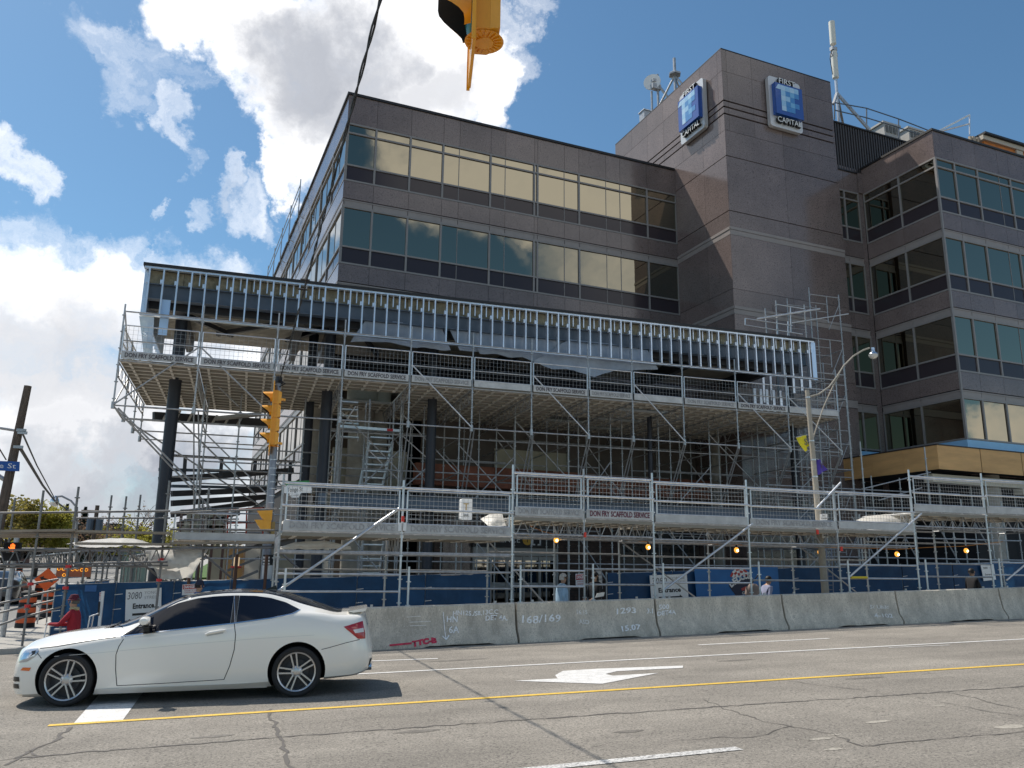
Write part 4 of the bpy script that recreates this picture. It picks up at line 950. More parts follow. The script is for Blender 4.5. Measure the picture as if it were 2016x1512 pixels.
# ------------------------------------------------------------------ concrete barriers
PROF = [(-.30,0),(-.30,.07),(-.17,.27),(-.105,.62),(-.095,.80),(-.07,.82),(.07,.82),(.095,.80),(.105,.62),(.17,.27),(.30,.07),(.30,0)]
def prof_y(z):
    for (y0,z0),(y1,z1) in zip(PROF[1:5],PROF[2:5]):
        if z <= z1: return y0+(y1-y0)*(z-z0)/(z1-z0)
    return -.095
BARR = mat('barrier_concrete', (.55,.495,.41), .88, vary=.34, vscale=1.5, speck=.3, sscale=26, bump=.5, bscale=16, stretch=(2.2,2.2,.8))
def barrier(x0, x1, seed, label):
    L = x1-x0; n = 22; a = MB(); np_ = len(PROF)
    b0 = V((x0,BY(x0),GZ(x0,17.3))); b1 = V((x1,BY(x1),GZ(x1,17.3)))
    o = thing('concrete_barrier', label, 'barrier', b0, 'concrete barriers along the road', )
    ex = (b1-b0).normalized(); ey = V((-ex.y,ex.x,0)).normalized()
    P = lambda u, y, z: b0 + ex*(u*L) + ey*y + V((0,0,z))
    vs = []
    for i in range(n+1):
        u = i/n
        for k, (y, z) in enumerate(PROF):
            zz = z; nn = mnoise.noise(V((u*L*2.2+seed*7, z*5, y*3)))*.008
            if k in (0,np_-1): zz = (.030+.018*mnoise.noise(V((u*9,seed,0)))) if .42 < u < .86 else .0
            vs.append(P(min(.997,max(.003,u)), y+nn, zz+nn*(z > .5)))
    fs = [(i*np_+k, i*np_+(k+1)%np_, (i+1)*np_+(k+1)%np_, (i+1)*np_+k) for i in range(n) for k in range(np_)]
    fs += [tuple(range(np_)), tuple(n*np_+k for k in range(np_-1,-1,-1))]
    a.add(vs, fs).build('body', BARR, o, True, True)
    for u in (.12,.88):
        p = P(u,0,.82); MB().tube([p-V((0,0,.02)),p+V((0,0,.05))],.03,8).build('lifting_eye', GALV, o)
    return o, P, L
def scrawl(o, P, L, s, u, z, size, m=CHALK, rot=0., bold=.0035, shear=.08, fit=None):
    me = text_mesh(s,size,m,depth=.0,bold=bold,shear=shear,fit=fit).copy(); r = random.Random(s)
    ph = r.uniform(0,9)
    for v in me.vertices:
        x, y = v.co.x, v.co.y; x, y = x*cos(rot)-y*sin(rot), x*sin(rot)+y*cos(rot)
        y += .012*sin(x*9+ph)+.010*mnoise.noise(V((x*14,y*14,ph))); x += .010*mnoise.noise(V((y*15,x*12,ph+3)))
        zz = z+y; v.co = P(u+x/L, prof_y(zz)-.012, zz)
    return link('chalk_mark', me, I4, o)
def dash(o, P, L, pts, w, m=CHALK):
    a = MB()
    for (u0,z0),(u1,z1) in zip(pts,pts[1:]):
        n = 6; vs = []
        for i in range(n+1):
            t = i/n; u, z = u0+(u1-u0)*t, z0+(z1-z0)*t; d = V(((u1-u0)*L,z1-z0)).normalized(); nx, nz = -d.y*w/2, d.x*w/2
            for s in (-1,1): vs.append(P(u+s*nx/L, prof_y(z+s*nz)-.012, z+s*nz))
        a.add(vs, [(2*i,2*i+2,2*i+3,2*i+1) for i in range(n)])
    return a.build('chalk_mark', m, o)
BX = [2.15,5.71,9.14,12.69,16.28,19.95,23.6]
BL = ['grey concrete barrier with red spray letters, nearest the white car','grey concrete barrier with 168/169 chalked on it','grey concrete barrier between the 168/169 one and the lamp post','grey concrete barrier standing in front of the ladder and dark blue sheeting','grey concrete barrier with a pale smeared patch','grey concrete barrier cut by the right edge of the photograph']
bs = [barrier(BX[i]+.015, BX[i+1]-.015, i, BL[i]) for i in range(6)]
def bu(i, px, py): p = zp(px,py,.5); P = bs[i]; r = ray(px,py); a, k = BY(0)-.13, .04; q = EYE+r*(a/(r.y-k*r.x)); return (q.x-BX[i])/(BX[i+1]-BX[i]), q.z-GZ(q.x,17.3)
def mark(i, s, px, py, size, **k): u, z = bu(i,px,py); scrawl(*bs[i], s, u, z, size, **k)
mark(0,'HN125./S8.13C.C',937,1207,.13,fit=1.02); mark(0,'HN',890,1219,.17); mark(0,'6A',892,1239,.19); mark(0,'DET 4A.',978,1217,.14,fit=.5)
u, z = bu(0,873,1205); u2, z2 = bu(0,875,1258); dash(*bs[0],[(u,z),(u2,z2)],.018); dash(*bs[0],[(u2-.02,z2+.07),(u2,z2),(u2+.02,z2+.08)],.022)
mark(0,'TTC-B',831,1263,.13,m=SPRAYR,rot=.06,fit=.52,bold=.01); u, z = bu(0,762,1269); u2, z2 = bu(0,806,1265); dash(*bs[0],[(u,z),(u2,z2)],.035,SPRAYR)
for px0,py0,px1,py1 in ((800,1215,828,1213),(805,1225,848,1223),(806,1232,838,1231)): a = bu(0,px0,py0); b = bu(0,px1,py1); dash(*bs[0],[a,b],.012,mat('chalk_faint',(.74,.72,.68),.9,vary=.2,vscale=20))
mark(1,'168/169',1062,1219,.22,fit=.92); mark(1,'1293',1232,1203,.17,fit=.5); mark(1,'3.1',1281,1204,.15); mark(1,'15.07',1237,1236,.15,fit=.5); mark(1,'16.15',1145,1205,.13,m=MATS['chalk_faint']); mark(1,'ASD',1148,1225,.13,m=MATS['chalk_faint'])
mark(2,'500',1306,1196,.15,fit=.28); mark(2,'DET4A',1310,1207,.13,fit=.5)
mark(3,'S/ Uhlc',1730,1195,.12,fit=.62,m=MATS['chalk_faint']); mark(3,'4-102',1735,1212,.13,fit=.6,m=MATS['chalk_faint'])

# ------------------------------------------------------------------ blue hoardings
HY = 21.0
def cloth(name, pts, z0f, z1f, m, parent, seed, nx=16, nz=9, amp=.05):
    a = MB(); vs = []; (p, q) = pts; d = (V(q)-V(p)); nrm = V((d.y,-d.x,0)).normalized() if d.length else V((0,-1,0))
    for j in range(nz+1):
        for i in range(nx+1):
            t, s = i/nx, j/nz; c = V(p)+d*t; z = z0f(c)+(z1f(c)-z0f(c))*s
            w = mnoise.noise(V((c.x*1.4+seed,c.y*1.4,s*1.5)))*amp + mnoise.noise(V((c.x*4+seed,c.y*4,s*1.6)))*amp*.7
            e = 4*t*(1-t)*.5+.5
            c2 = c+nrm*w*e; vs.append((c2.x,c2.y,z-.018*4*t*(1-t)*(s == 1)))
    fs = [(j*(nx+1)+i, j*(nx+1)+i+1, (j+1)*(nx+1)+i+1, (j+1)*(nx+1)+i) for j in range(nz) for i in range(nx)]
    n = len(vs); a.add(vs, fs)
    return a.build(name, m, parent, True)
def hoard(label, p, q, z1f, n, group='blue site hoardings', m=BLUEF, lacing=True):
    p, q = V(p), V(q); o = thing('site_hoarding', label, 'hoarding', (p.x,p.y,GZ(p.x,p.y)), group)
    for k in range(n):
        a, b = p.lerp(q,k/n), p.lerp(q,(k+1)/n); dd = (b-a).normalized()*.012
        cloth('sheet_panel', (a+dd,b-dd), lambda c: GZ(c.x,c.y)+.08, z1f, m, o, k*3.7+p.x)
        tube('post', (a.x,a.y+.05,GZ(a.x,a.y)+.08), (a.x,a.y+.05,z1f(a)+.03), .022, GALV, o)
        tube('top_rail', (a.x,a.y+.04,z1f(a)-.02), (b.x,b.y+.04,z1f(b)-.02), .02, GALV, o)
        for s in (.25,.5,.75): MB().bar((a.x-.01,a.y-.03,GZ(a.x,a.y)+.1+1.3*s),(a.x+.16,a.y-.035,GZ(a.x,a.y)+.12+1.3*s),.008,.012).build('cable_tie', WHITE, o)
    return o
x0, x1, x2 = yp(110,1150,HY).x, yp(560,1140,HY).x, yp(965,1128,HY).x
zt0, zt1 = yp(110,1150,HY).z, yp(965,1128,HY).z
hz = lambda c: zt0+(zt1-zt0)*(c.x-x0)/(x2-x0)
hoard('blue fabric hoarding behind the white car at the street corner', (x0,HY,0), (x1,HY,0), hz, 4)
hoard('blue fabric hoarding between the signal pole and the station entrance', (x1+.02,HY-.05,0), (x2,HY-.05,0), hz, 3)
hoard('short blue hoarding turning the corner beside the pavement', (x0,HY+.03,0), (x0+.35,26.5,0), lambda c: zt0-.02+.01*(c.y-HY), 3)
x3, x4 = yp(1195,1105,22.).x, yp(2060,1105,22.).x
hr = lambda c: yp(1560,1118,22).z+.034*(c.x-yp(1560,1118,22).x)
hoard('dark blue hoarding under the walkway scaffold, right of the entrance', (x3,22.,0), (x4,22.,0), hr, 8)
BL2 = mat('blue_lit_patch',(.03,.13,.36),.5,vary=.2,vscale=3)  # brighter hoarding blue: light on the sheet put into the colour
a, b = yp(168,1152,HY-.06), yp(191,1151,HY-.06); MB().box((a.x,HY-.07,a.z-.14),(b.x,HY-.064,a.z)).build('lit_patch', BL2, tag(thing('hoarding_lit_patch','pale blue patch stitched to the top of the corner hoarding','patch',(a.x,HY-.07,a.z-.2)),None))

# ------------------------------------------------------------------ signs on the hoardings
def plate(name, label, cat, px, Y, m=WHITE, th=.012, group=None, frame=False):
    """px: four photo corners tl, tr, br, bl on the plane Y"""
    tl, tr, br, bl = (yp(*p,Y) for p in px); o = thing(name, label, cat, (bl.x,Y,bl.z), group)
    a = MB(); pts = [tl,tr,br,bl]; vs = [(p.x,Y,p.z) for p in pts]+[(p.x,Y+th,p.z) for p in pts]
    a.add(vs, [(0,3,2,1),(4,5,6,7),(0,1,5,4),(1,2,6,5),(2,3,7,6),(3,0,4,7)]).build('board', m, o)
    c = (tl+tr+br+bl)/4; ang = atan2(tr.z-tl.z,tr.x-tl.x); R = T((c.x,Y-.003,c.z)) @ Matrix.Rotation(-ang,4,'Y')
    return o, R, ((tr-tl).length+(br-bl).length)/2, ((tl-bl).length+(tr-br).length)/2
def on_plate(o, R, s, u, v, size, m, **k): return link('lettering', text_mesh(s,size,m,depth=.001,**k), R @ T((u,0,v)) @ FACE_S, o)
def arrow(o, R, u0, u1, v, w, m=BLACK):
    return MB().prism([(u0,v-w/2),(u1-w*1.6,v-w/2),(u1-w*1.6,v-w*1.3),(u1,v),(u1-w*1.6,v+w*1.3),(u1-w*1.6,v+w/2),(u0,v+w/2)],0,-.004,lambda a,b,c: R @ V((a,c,b))).build('arrow', m, o)
for lab, px, Y in (('white entrance sign with street number on the hoarding behind the car bonnet', ((248,1161),(318,1157),(317,1213),(246,1222)), HY-.10), ('white entrance sign with street number on the dark hoarding beside the blue banner', ((1279,1133),(1352,1130),(1356,1182),(1283,1186)), 21.9)):
    o, R, w, h = plate('entrance_sign', lab, 'sign', px, Y, group='street number entrance signs')
    on_plate(o,R,'3080',-w*.26,h*.27,h*.34,GREYP,fit=w*.40,shear=.12); on_plate(o,R,'YONGE',w*.23,h*.355,h*.15,GREYP,fit=w*.42,bold=-.002); on_plate(o,R,'STREET',w*.23,h*.19,h*.15,GREYP,fit=w*.42,bold=-.002)
    on_plate(o,R,'Entrance',0,-h*.08,h*.24,BLACK,fit=w*.60,bold=.006); arrow(o,R,-w*.30,w*.34,-h*.35,h*.075)
o, R, w, h = plate('entrance_sign','small white entrance sign on the dark hoarding at the far right','sign',((1931,1113),(1956,1111),(1961,1141),(1937,1144)),21.9)
on_plate(o,R,'3080',-w*.2,h*.3,h*.2,GREYP); on_plate(o,R,'Entrance',0,-h*.12,h*.18,BLACK,fit=w*.6)
for lab, px, Y in (('red and white danger sign on the corner hoarding above the car windscreen',((359,1151),(391,1149),(390,1170),(358,1172)),HY-.10),('red and white danger sign half hidden beside the white post',((196,1166),(204,1166),(203,1183),(195,1184)),HY-.10),('dim red and white danger sign on the bricks right of the station doors',((1133,1130),(1151,1129),(1152,1155),(1134,1156)),23.0),):
    o, R, w, h = plate('danger_sign', lab, 'sign', px, Y, group='danger signs')
    MB().box((-w*.46,-.004,h*.05),(w*.46,-.001,h*.44)).build('red_panel', RED, o, M=R)
    link('lettering', text_mesh('DANGER',h*.36,WHITE,depth=.001,fit=w*.82,bold=.004), R @ T((0,-.006,h*.24)) @ FACE_S, o)
    for k, t in enumerate(('DUE TO','CONSTRUCTION')): on_plate(o,R,t,0,-h*(.10+.18*k),h*.13,RED,fit=w*.7)
o, R, w, h = plate('notice_board','grey notice board with four pale pictures near the station doors','notice',((1173,1122),(1185,1121),(1187,1160),(1175,1161)),21.7,mat('board_grey',(.22,.23,.25),.5))
for k in range(4): MB().box((-w*.36,-.006,h*(.36-.23*k)-h*.08),(w*.36,-.001,h*(.36-.23*k)+h*.06)).build('picture', mat('picture_grey',(.45,.45,.44),.5), o, M=R)
# banner with builder's emblem
o, R, w, h = plate('builder_banner','light blue banner with a red, white and navy builder emblem','banner',((1367,1120),(1531,1115),(1536,1177),(1372,1182)),21.88,BLUEB)
c = yp(1448,1150,21.87); NAVY = mat('navy',(.012,.018,.05),.5); REDL = mat('emblem_red',(.45,.05,.04),.5)
E = R @ T((0,0,0)); cx, cz = w*.03, h*.08; r_ = h*.40
for i in range(6):
    for j in range(3):
        a0, a1 = pi*(.12+.76*i/6), pi*(.12+.76*(i+1)/6); r0, r1 = r_*(.45+.19*j), r_*(.45+.19*(j+1))
        MB().prism([(cx+r0*cos(a0),cz+r0*sin(a0)),(cx+r1*cos(a0),cz+r1*sin(a0)),(cx+r1*cos(a1),cz+r1*sin(a1)),(cx+r0*cos(a1),cz+r0*sin(a1))],-.002,-.006,lambda a,b,d: E @ V((a,d,b))).build('emblem_tile', REDL if (i+j)%2 else WHITE, o)
MB().prism([(cx-r_*1.15,cz-r_*.35),(cx+r_*1.05,cz+r_*.55),(cx+r_*1.15,cz-.0),(cx+r_*1.0,cz-r_*.9),(cx-r_*.5,cz-r_*1.25)],-.007,-.009,lambda a,b,d: E @ V((a,d,b))).build('emblem_shield', NAVY, o)
for k, ch in enumerate('LEDCOR'):
    t = k/5; link('lettering', text_mesh(ch,h*.27,WHITE,depth=.002,bold=.012), E @ T((cx-r_*.92+r_*1.84*t,-.014,cz-r_*.26+r_*.62*sin(t*pi*.55))) @ Matrix.Rotation(-(.62-.62*t),4,'Y') @ FACE_S, o)
MB().prism([(cx+.0,cz-r_*.62),(cx+r_*.5,cz-r_*.45),(cx+r_*.5,cz-r_*.75),(cx+.02,cz-r_*.8)],-.010,-.013,lambda a,b,d: E @ V((a,d,b))).build('emblem_tile', REDL, o)
link('lettering', text_mesh('GROUP',h*.13,WHITE,depth=.001,shear=.3), E @ T((cx+r_*.55,-.014,cz-r_*.98)) @ FACE_S, o)
# street name plates
o, R, w, h = plate('street_name_sign','white Yonge St name plate with a green strip beside the signal pole','sign',((558,958),(613,956),(614,970),(559,971)),21.3)
on_plate(o,R,'Yonge St',-w*.1,0,h*.95,BLACK,fit=w*.56); MB().box((-w*.5,0,h*.62),(w*.42,.012,h*1.25)).build('green_strip', mat('sign_green',(.03,.20,.06),.5), o, M=R); MB().prism([(-w*.32,-h*.5),(w*.12,-h*.5),(w*.03,-h*1.15),(-w*.22,-h*1.15)],0,.012,lambda a,b,d: R @ V((a,d,b))).build('crest_tab', WHITE, o)
on_plate(o,R,'3 WEST',-w*.09,-h*.85,h*.35,GREYP)
q = yp(550,962,21.5); tube('arm', (q.x-.15,21.55,q.z), (q.x+.25,21.32,q.z), .02, GALV, o)
# white box sign behind the mesh
p = yp(917,1003,20.6); d = thing('box_sign','white illuminated box sign with a gold mark behind the walkway guard','sign',(p.x,20.6,p.z-.3))
w, h = .13, .26; MB().prism(rounded(.15,.27,.04),20.5,20.72,lambda u,v,k: (p.x+u,k,p.z+v)).build('case', WHITE, d); text('lettering','T',.26,mat('gold',(.45,.30,.08),.4),(p.x-.02,20.49,p.z+.05),d); text('lettering','BAR',.08,GREYP,(p.x-.02,20.49,p.z-.16),d); MB().bar((p.x+.15,20.6,p.z),(p.x+1.0,20.6,p.z-.05),.05,.05).build('bracket', GALV, d)
# tarps and bags
def tarp(name, label, cat, top, bot, Y, seed, amp=.12, depth=.6, nx=44, nz=18, dome=0., m=TARP):
    a = MB(); pick = lambda P,t: V(P[min(int(t*(len(P)-1)),len(P)-2)]).lerp(V(P[min(int(t*(len(P)-1)),len(P)-2)+1]), t*(len(P)-1)-min(int(t*(len(P)-1)),len(P)-2)); vs = []
    for j in range(nz+1):
        for i in range(nx+1):
            t, s = i/nx, j/nz; q = pick(top,t).lerp(pick(bot,t),s); w = yp(q.x,q.y,Y)
            n = mnoise.noise(V((w.x*1.7+seed,w.z*2.2,seed)))*amp + (abs(mnoise.noise(V((w.x*3.2+w.z*2.4,seed,w.z*2.4))))+.7*abs(mnoise.noise(V((w.x*5-w.z*4,seed*2,w.z*5)))))*amp*1.1
            vs.append((w.x, Y+n-depth*sin(pi*t)*sin(pi*min(1,s*1.1))*.5+dome*(1-s), w.z+n*.45*min(1,s*3+.35)))
    o = a.add(vs, [(j*(nx+1)+i, j*(nx+1)+i+1, (j+1)*(nx+1)+i+1, (j+1)*(nx+1)+i) for j in range(nz) for i in range(nx)]).build(name, m, None, True); tag(o,label,cat); return o
tarp('tarpaulin','white tarpaulin heaped like a dome on the corner scaffold deck','tarp',[(128,1066),(150,1060),(200,1056),(250,1058),(300,1070),(330,1074)],[(128,1072),(160,1078),(220,1078),(270,1078),(310,1078),(340,1078)],20.6,2,.10,.3,dome=1.4)
tarp('tarpaulin','white tarpaulin hanging in folds below the corner scaffold deck','tarp',[(272,1080),(310,1080),(350,1080),(412,1080)],[(292,1100),(312,1142),(350,1143),(375,1138),(408,1086)],20.5,6,.09,.5)
tarp('tarpaulin','grey white tarpaulin rolled on the lower rail right of the signal pole','tarp',[(548,1078),(580,1068),(640,1064),(690,1076)],[(546,1082),(590,1082),(640,1082),(692,1082)],18.6,8,.05,.2)
tarp('sandbag','white sack lying on the walkway deck beside the step','sack',[(958,1020),(975,1010),(1001,1009)],[(962,1037),(980,1037),(998,1037)],18.5,3,.06,.3,dome=.5)
tarp('sandbag','bright white bundle lying on the walkway deck behind the mesh at the right','sack',[(1714,1022),(1740,1014),(1775,1010),(1812,1010)],[(1716,1032),(1745,1032),(1780,1032),(1810,1031)],19.1,4,.06,.3,dome=.6)
tarp('sandbag','white sack on the walkway deck left of the green street sign','sack',[(552,1028),(565,1020),(585,1024)],[(552,1032),(570,1032),(590,1032)],18.6,5,.04,.2,dome=.4)
# festoon lights under the walkway
LAMP = mat('lamp_amber',(.75,.28,.03),.3,emit=(1.,.42,.06),estr=1.3); FIL = mat('lamp_core',(1,.8,.5),.3,emit=(1,.80,.42),estr=9.)
bul = [(1095,1063),(1276,1077),(1450,1083),(1614,1087),(1766,1091),(1902,1084)]
BLB = ['amber bulb near the station entrance','amber bulb above the entrance sign','amber bulb right of the blue banner','amber bulb beside the ladder','amber bulb left of the far right step','amber bulb at the far right']
ps = [yp(px,py,19.9) for px, py in bul]
for p, lab in zip(ps, BLB):
    o = thing('festoon_lamp', lab+' in a guard hanging from a cable', 'lamp', (p.x,p.y,p.z-.06), 'bulbs hung under the walkway')
    MB().lathe([(0,-.075),(.045,-.06),(.066,-.01),(.058,.04),(.03,.07)],n=14,M=T(p)).build('guard', LAMP, o, True); MB().lathe([(0,-.05),(.028,-.03),(.03,0),(.0,.03)],n=10,M=T(p+V((0,-.05,0)))).build('bulb', FIL, o, True); MB().tube([p+V((0,0,.06)),p+V((0,0,.14))],.026).build('socket', BLACK, o)
pts = []
for a, b in zip(ps, ps[1:]):
    for k in range(10): t = k/10; q = a.lerp(b,t)+V((0,0,.14-.35*t*(1-t)+.10*sin(pi*t))); pts.append(q)
pts.append(ps[-1]+V((0,0,.14))); pts = [ps[0]+V((-.6,.3,.35)),ps[0]+V((-.3,.1,.2))]+pts+[ps[-1]+V((1.5,0,.3))]
tag(MB().tube(pts,.009,5).build('festoon_cable', mat('cable_orange',(.50,.20,.04),.6), None, True), 'orange cable looping between the amber bulbs under the walkway', 'cable')
p = yp(465,1115,22); o = thing('jobsite_lamp','small lit lamp with a red collar behind the corner hoarding','lamp',(p.x,22,p.z-.2)); MB().lathe([(0,-.02),(.07,0),(.07,.22),(0,.24)],n=10,M=T(p)).build('shade', mat('lamp_dim',(.6,.45,.25),.5,emit=(1,.7,.4),estr=.5), o, True); MB().lathe([(.06,-.05),(.13,-.03),(.13,0),(.06,.01)],n=12,M=T(p)).build('collar', REDJ, o); tube('hook',p+V((0,0,.22)),p+V((0,0,.6)),.015,GALV,o)
# ladder leaning on the walkway
o = thing('ladder','aluminium ladder standing against the dark blue hoarding','ladder',yp(1637,1175,21.)); a0, a1, b0, b1 = yp(1632,1170,21.),yp(1626,1075,21.6),yp(1641,1170,21.),yp(1637,1075,21.6)
LADM = mat('ladder_alu',(.16,.18,.22),.4,metal=.4)
for a, b in ((a0,a1),(b0,b1)): MB().bar(a,b,.03,.06).build('stile', LADM, o)
for k in range(1,11): t = k/11; tube('rung', a0.lerp(a1,t), b0.lerp(b1,t), .014, LADM, o)
# ------------------------------------------------------------------ traffic signals, poles, cables
VIS = [0]
def visor_mesh(m_out, m_in):
    def mk():
        a = MB(); n = 18; A = 2.35
        for rad, mi in ((.158,0),(.151,1)):
            a.cur = mi; vs = []
            for k in range(n+1):
                th = -A+2*A*k/n; t = abs(th)/A; L = .05+.20*(1-smooth01((t-.25)/.6))+.0
                for q in range(5): vs.append((.02+L*q/4, rad*sin(th), rad*cos(th)-.02*(q/4)))
            fs = [(k*5+q, k*5+q+1, (k+1)*5+q+1, (k+1)*5+q) for k in range(n) for q in range(4)]
            a.add(vs, fs)
        return a.mesh('visor', [m_out,m_in], True)
    return cached(('visor',m_out.name), mk)
def signal_head(label, base, yaw, sections=4, group='yellow traffic signal heads'):
    """base: middle of the underside; lenses look along +x turned by yaw"""
    R = Matrix.Rotation(yaw,4,'Z'); M0 = T(V(base)) @ R; h = .355
    o = thing('traffic_signal', label, 'traffic light', base, group)
    LEN = [mat('lens_red',(.16,.012,.01),.2),mat('lens_amber',(.25,.10,.01),.2),mat('lens_green',(.02,.16,.11),.2,emit=(.05,.5,.4),estr=.25),mat('lens_arrow',(.02,.12,.09),.2)]
    H = sections*h
    MB().prism([(-.17,-.20),(-.17,H+.20),(-.30,H+.14),(-.30,-.14)],-.012,.012,lambda u,v,w:(w,-u-.47*0,v)) if False else None
    bpl = MB(); 
    for s in (-1,1): bpl.box((-.012,s*.17 if s > 0 else -.32,-.20),(.012,.32 if s > 0 else -.17,H+.20))
    bpl.box((-.012,-.17,-.20),(.012,.17,-.001)).box((-.012,-.17,H+.001),(.012,.17,H+.20))
    bpl.box((-.004,-.335,-.215),(.022,-.32,H+.215)).box((-.004,.32,-.215),(.022,.335,H+.215))
    link('backplate', bpl.mesh('backplate', YELLOWS), M0, o)
    for k in range(sections):
        z = H-(k+1)*h
        def hs():
            a = MB(); a.prism([(-.165,.004),(.165,.004),(.165,.345),(-.165,.345)],-.02,.012,lambda u,v,w:(w,u,v))
            a.prism([(-.165,.0),(.165,.0),(.165,.35),(-.165,.35)],-.12,-.021,lambda u,v,w:(w,u,v))
            ring = lambda x, k_: [(x, u*k_, .175+(v-.175)*k_) for u,v in ((-.165,0),(.165,0),(.165,.35),(-.165,.35))]
            vs = ring(-.121,1)+ring(-.20,.80); a.add(vs,[(0,1,5,4),(1,2,6,5),(2,3,7,6),(3,0,4,7),(4,5,6,7)])
            return a.mesh('housing', YELLOWS)
        hb = link('housing', cached('sighouse',hs), M0 @ T((0,0,z)), o)
        link('lens', cached(('lens',k), lambda k=k: MB().lathe([(0,.045),(.07,.04),(.12,.025),(.148,.0)],n=20,M=Matrix.Rotation(pi/2,4,'Y')).mesh('lens',LEN[k],True)), M0 @ T((.013,0,z+.175)), hb)
        link('visor', visor_mesh(YELLOWS,BLACKV), M0 @ T((0,0,z+.18)), hb)
    def cap():
        a = MB().lathe([(.0,-.02),(.07,-.02),(.075,-.006),(.15,-.004)],n=24,M=T((-.09,0,0)))
        for k in range(20): t = 2*pi*k/20; a.bar((-.09+.08*cos(t),.08*sin(t),-.010),(-.09+.135*cos(t),.135*sin(t),-.010),.009,.012)
        return a.mesh('bottom_cap', YELLOWS)
    link('bottom_cap', cached('sigcap',cap), M0, o)
    return o, M0, H
PY = 21.6
pt, pb = yp(549,748,PY), yp(524,1150,PY)
pole = thing('signal_pole','grey steel signal pole with straps and a paper label at its foot','pole',(pb.x,PY,GZ(pb.x,PY)))
MB().tube([(pb.x-.03,PY,GZ(pb.x,PY)),(pt.x,PY,pt.z)],[.125,.065],12).build('shaft', POLEG, pole, True)
for py in (905,922,935,949,962,976,990,1010,1040,1060): p = yp(533,py,PY); t = (p.z-GZ(0,0))/(pt.z); x = pb.x+(pt.x-pb.x)*t; MB().lathe([(.130-.055*t,-.008),(.130-.055*t,.008)],n=12,M=T((x,PY,p.z))).build('strap', GALVL, pole)
MB().lathe([(.0,.20),(.08,.18),(.10,.05),(.11,0)],n=10,M=T((pt.x,PY,pt.z-.1))).build('cap', BLACK, pole); MB().tube([(pt.x,PY-.1,pt.z-.02),(pt.x+.16,PY-.16,pt.z-.12),(pt.x+.02,PY-.14,pt.z-.22)],.02).build('cable_loop', CABLE, pole, True)
for i, (y0, y1, m) in enumerate(((1092,1112,BLACK),(1113,1143,WHITE))):
    a, b = yp(525,y0,PY-.18), yp(525,y1,PY-.18); MB().lathe([(.134,b.z),(.133,a.z)],n=10,M=T((pb.x-.01,PY,0)),a0=pi+.3,a1=2*pi-.3).build('paper_label', m, pole)
for k in range(3): a = yp(526,1096+6*k,PY-.19); box('paper_label', (a.x-.10,PY-.20,a.z-.045), (a.x+.06,PY-.19,a.z), WHITE, pole)
sb = yp(533,880,PY)
o, M0, H = signal_head('yellow four section traffic signal on the grey pole, seen from its side', (sb.x-.03,PY-.12,sb.z+.02), pi-.02, 4)
for z in (.1,1.25): MB().bar((sb.x+.05,PY-.12,sb.z+z),(pb.x+.12,PY,sb.z+z),.06,.06).build('bracket', YELLOWS, o)
# pedestrian signal on the same pole
p = yp(521,1004,PY-.1); o = thing('pedestrian_signal','yellow pedestrian signal with two wedge hoods low on the grey pole','signal',(p.x,PY-.1,p.z-.55))
for k in range(2):
    q = yp(522-3*k,1003+21*k,PY-.1); z = q.z
    MB().prism([(0,0),(.18,0),(.18,-.27),(.0,-.27)],-.14,.14,lambda u,v,w:(q.x+u,PY-.1+w,z+v)).build('housing', YELLOWS, o)
    MB().prism([(-.22,0),(0,0),(0,-.27),(-.05,-.24)],-.145,.145,lambda u,v,w:(q.x+u,PY-.1+w,z+v)).build('hood', YELLOWS, o)
p = yp(536,1040,PY-.15); MB().box((p.x-.03,PY-.2,p.z-.16),(p.x+.06,PY-.1,p.z+.16)).build('push_button', mat('button_brass',(.30,.20,.06),.5), o)
# near signal over the road
nb = yp(930,80,5.3)
o, M0, H = signal_head('large yellow traffic signal hanging into the top of the picture, seen from below', (nb.x,nb.y,nb.z), pi-.20, 4)
MB().tube([M0 @ V((-.08,0,H)), M0 @ V((-.08,0,H+.9))],.03).build('hanger', GALV, o)
top = M0 @ V((-.08,0,H+.9))
span_ = tag(MB().tube([(top.x-30,top.y-.6,top.z+.5),tuple(top),(top.x+30,top.y+.6,top.z+.5)],.012,6).build('span_wire', CABLE, None, True),'thin span wire holding the hanging signal above the picture','cable')
# overhead cable from the pole over the lens
P0 = V((pt.x+.02,PY,pt.z-.02)); P1 = zp(742,0,6.25); d = P1-P0; P2 = P0+d*1.75
mb = MB(); N = 150
for ph in (0,pi):
    pts = []
    for k in range(N+1):
        t = k/N; c = P0.lerp(P2,t)-V((0,0,.16*sin(pi*min(1,t*1.0)))) + V((cos(t*150+ph)*.011,0,sin(t*150+ph)*.011)); pts.append(c)
    mb.tube(pts,.0095,5,False)
for t in (.30,.318): c = P0.lerp(P2,t)-V((0,0,.13)); mb.tube([c-V((.10,0,.0)),c+V((.05,0,0))],.02,5)
tag(mb.build('overhead_cable', CABLE, None, True),'twisted black cable running from the signal pole up over the street','cable')
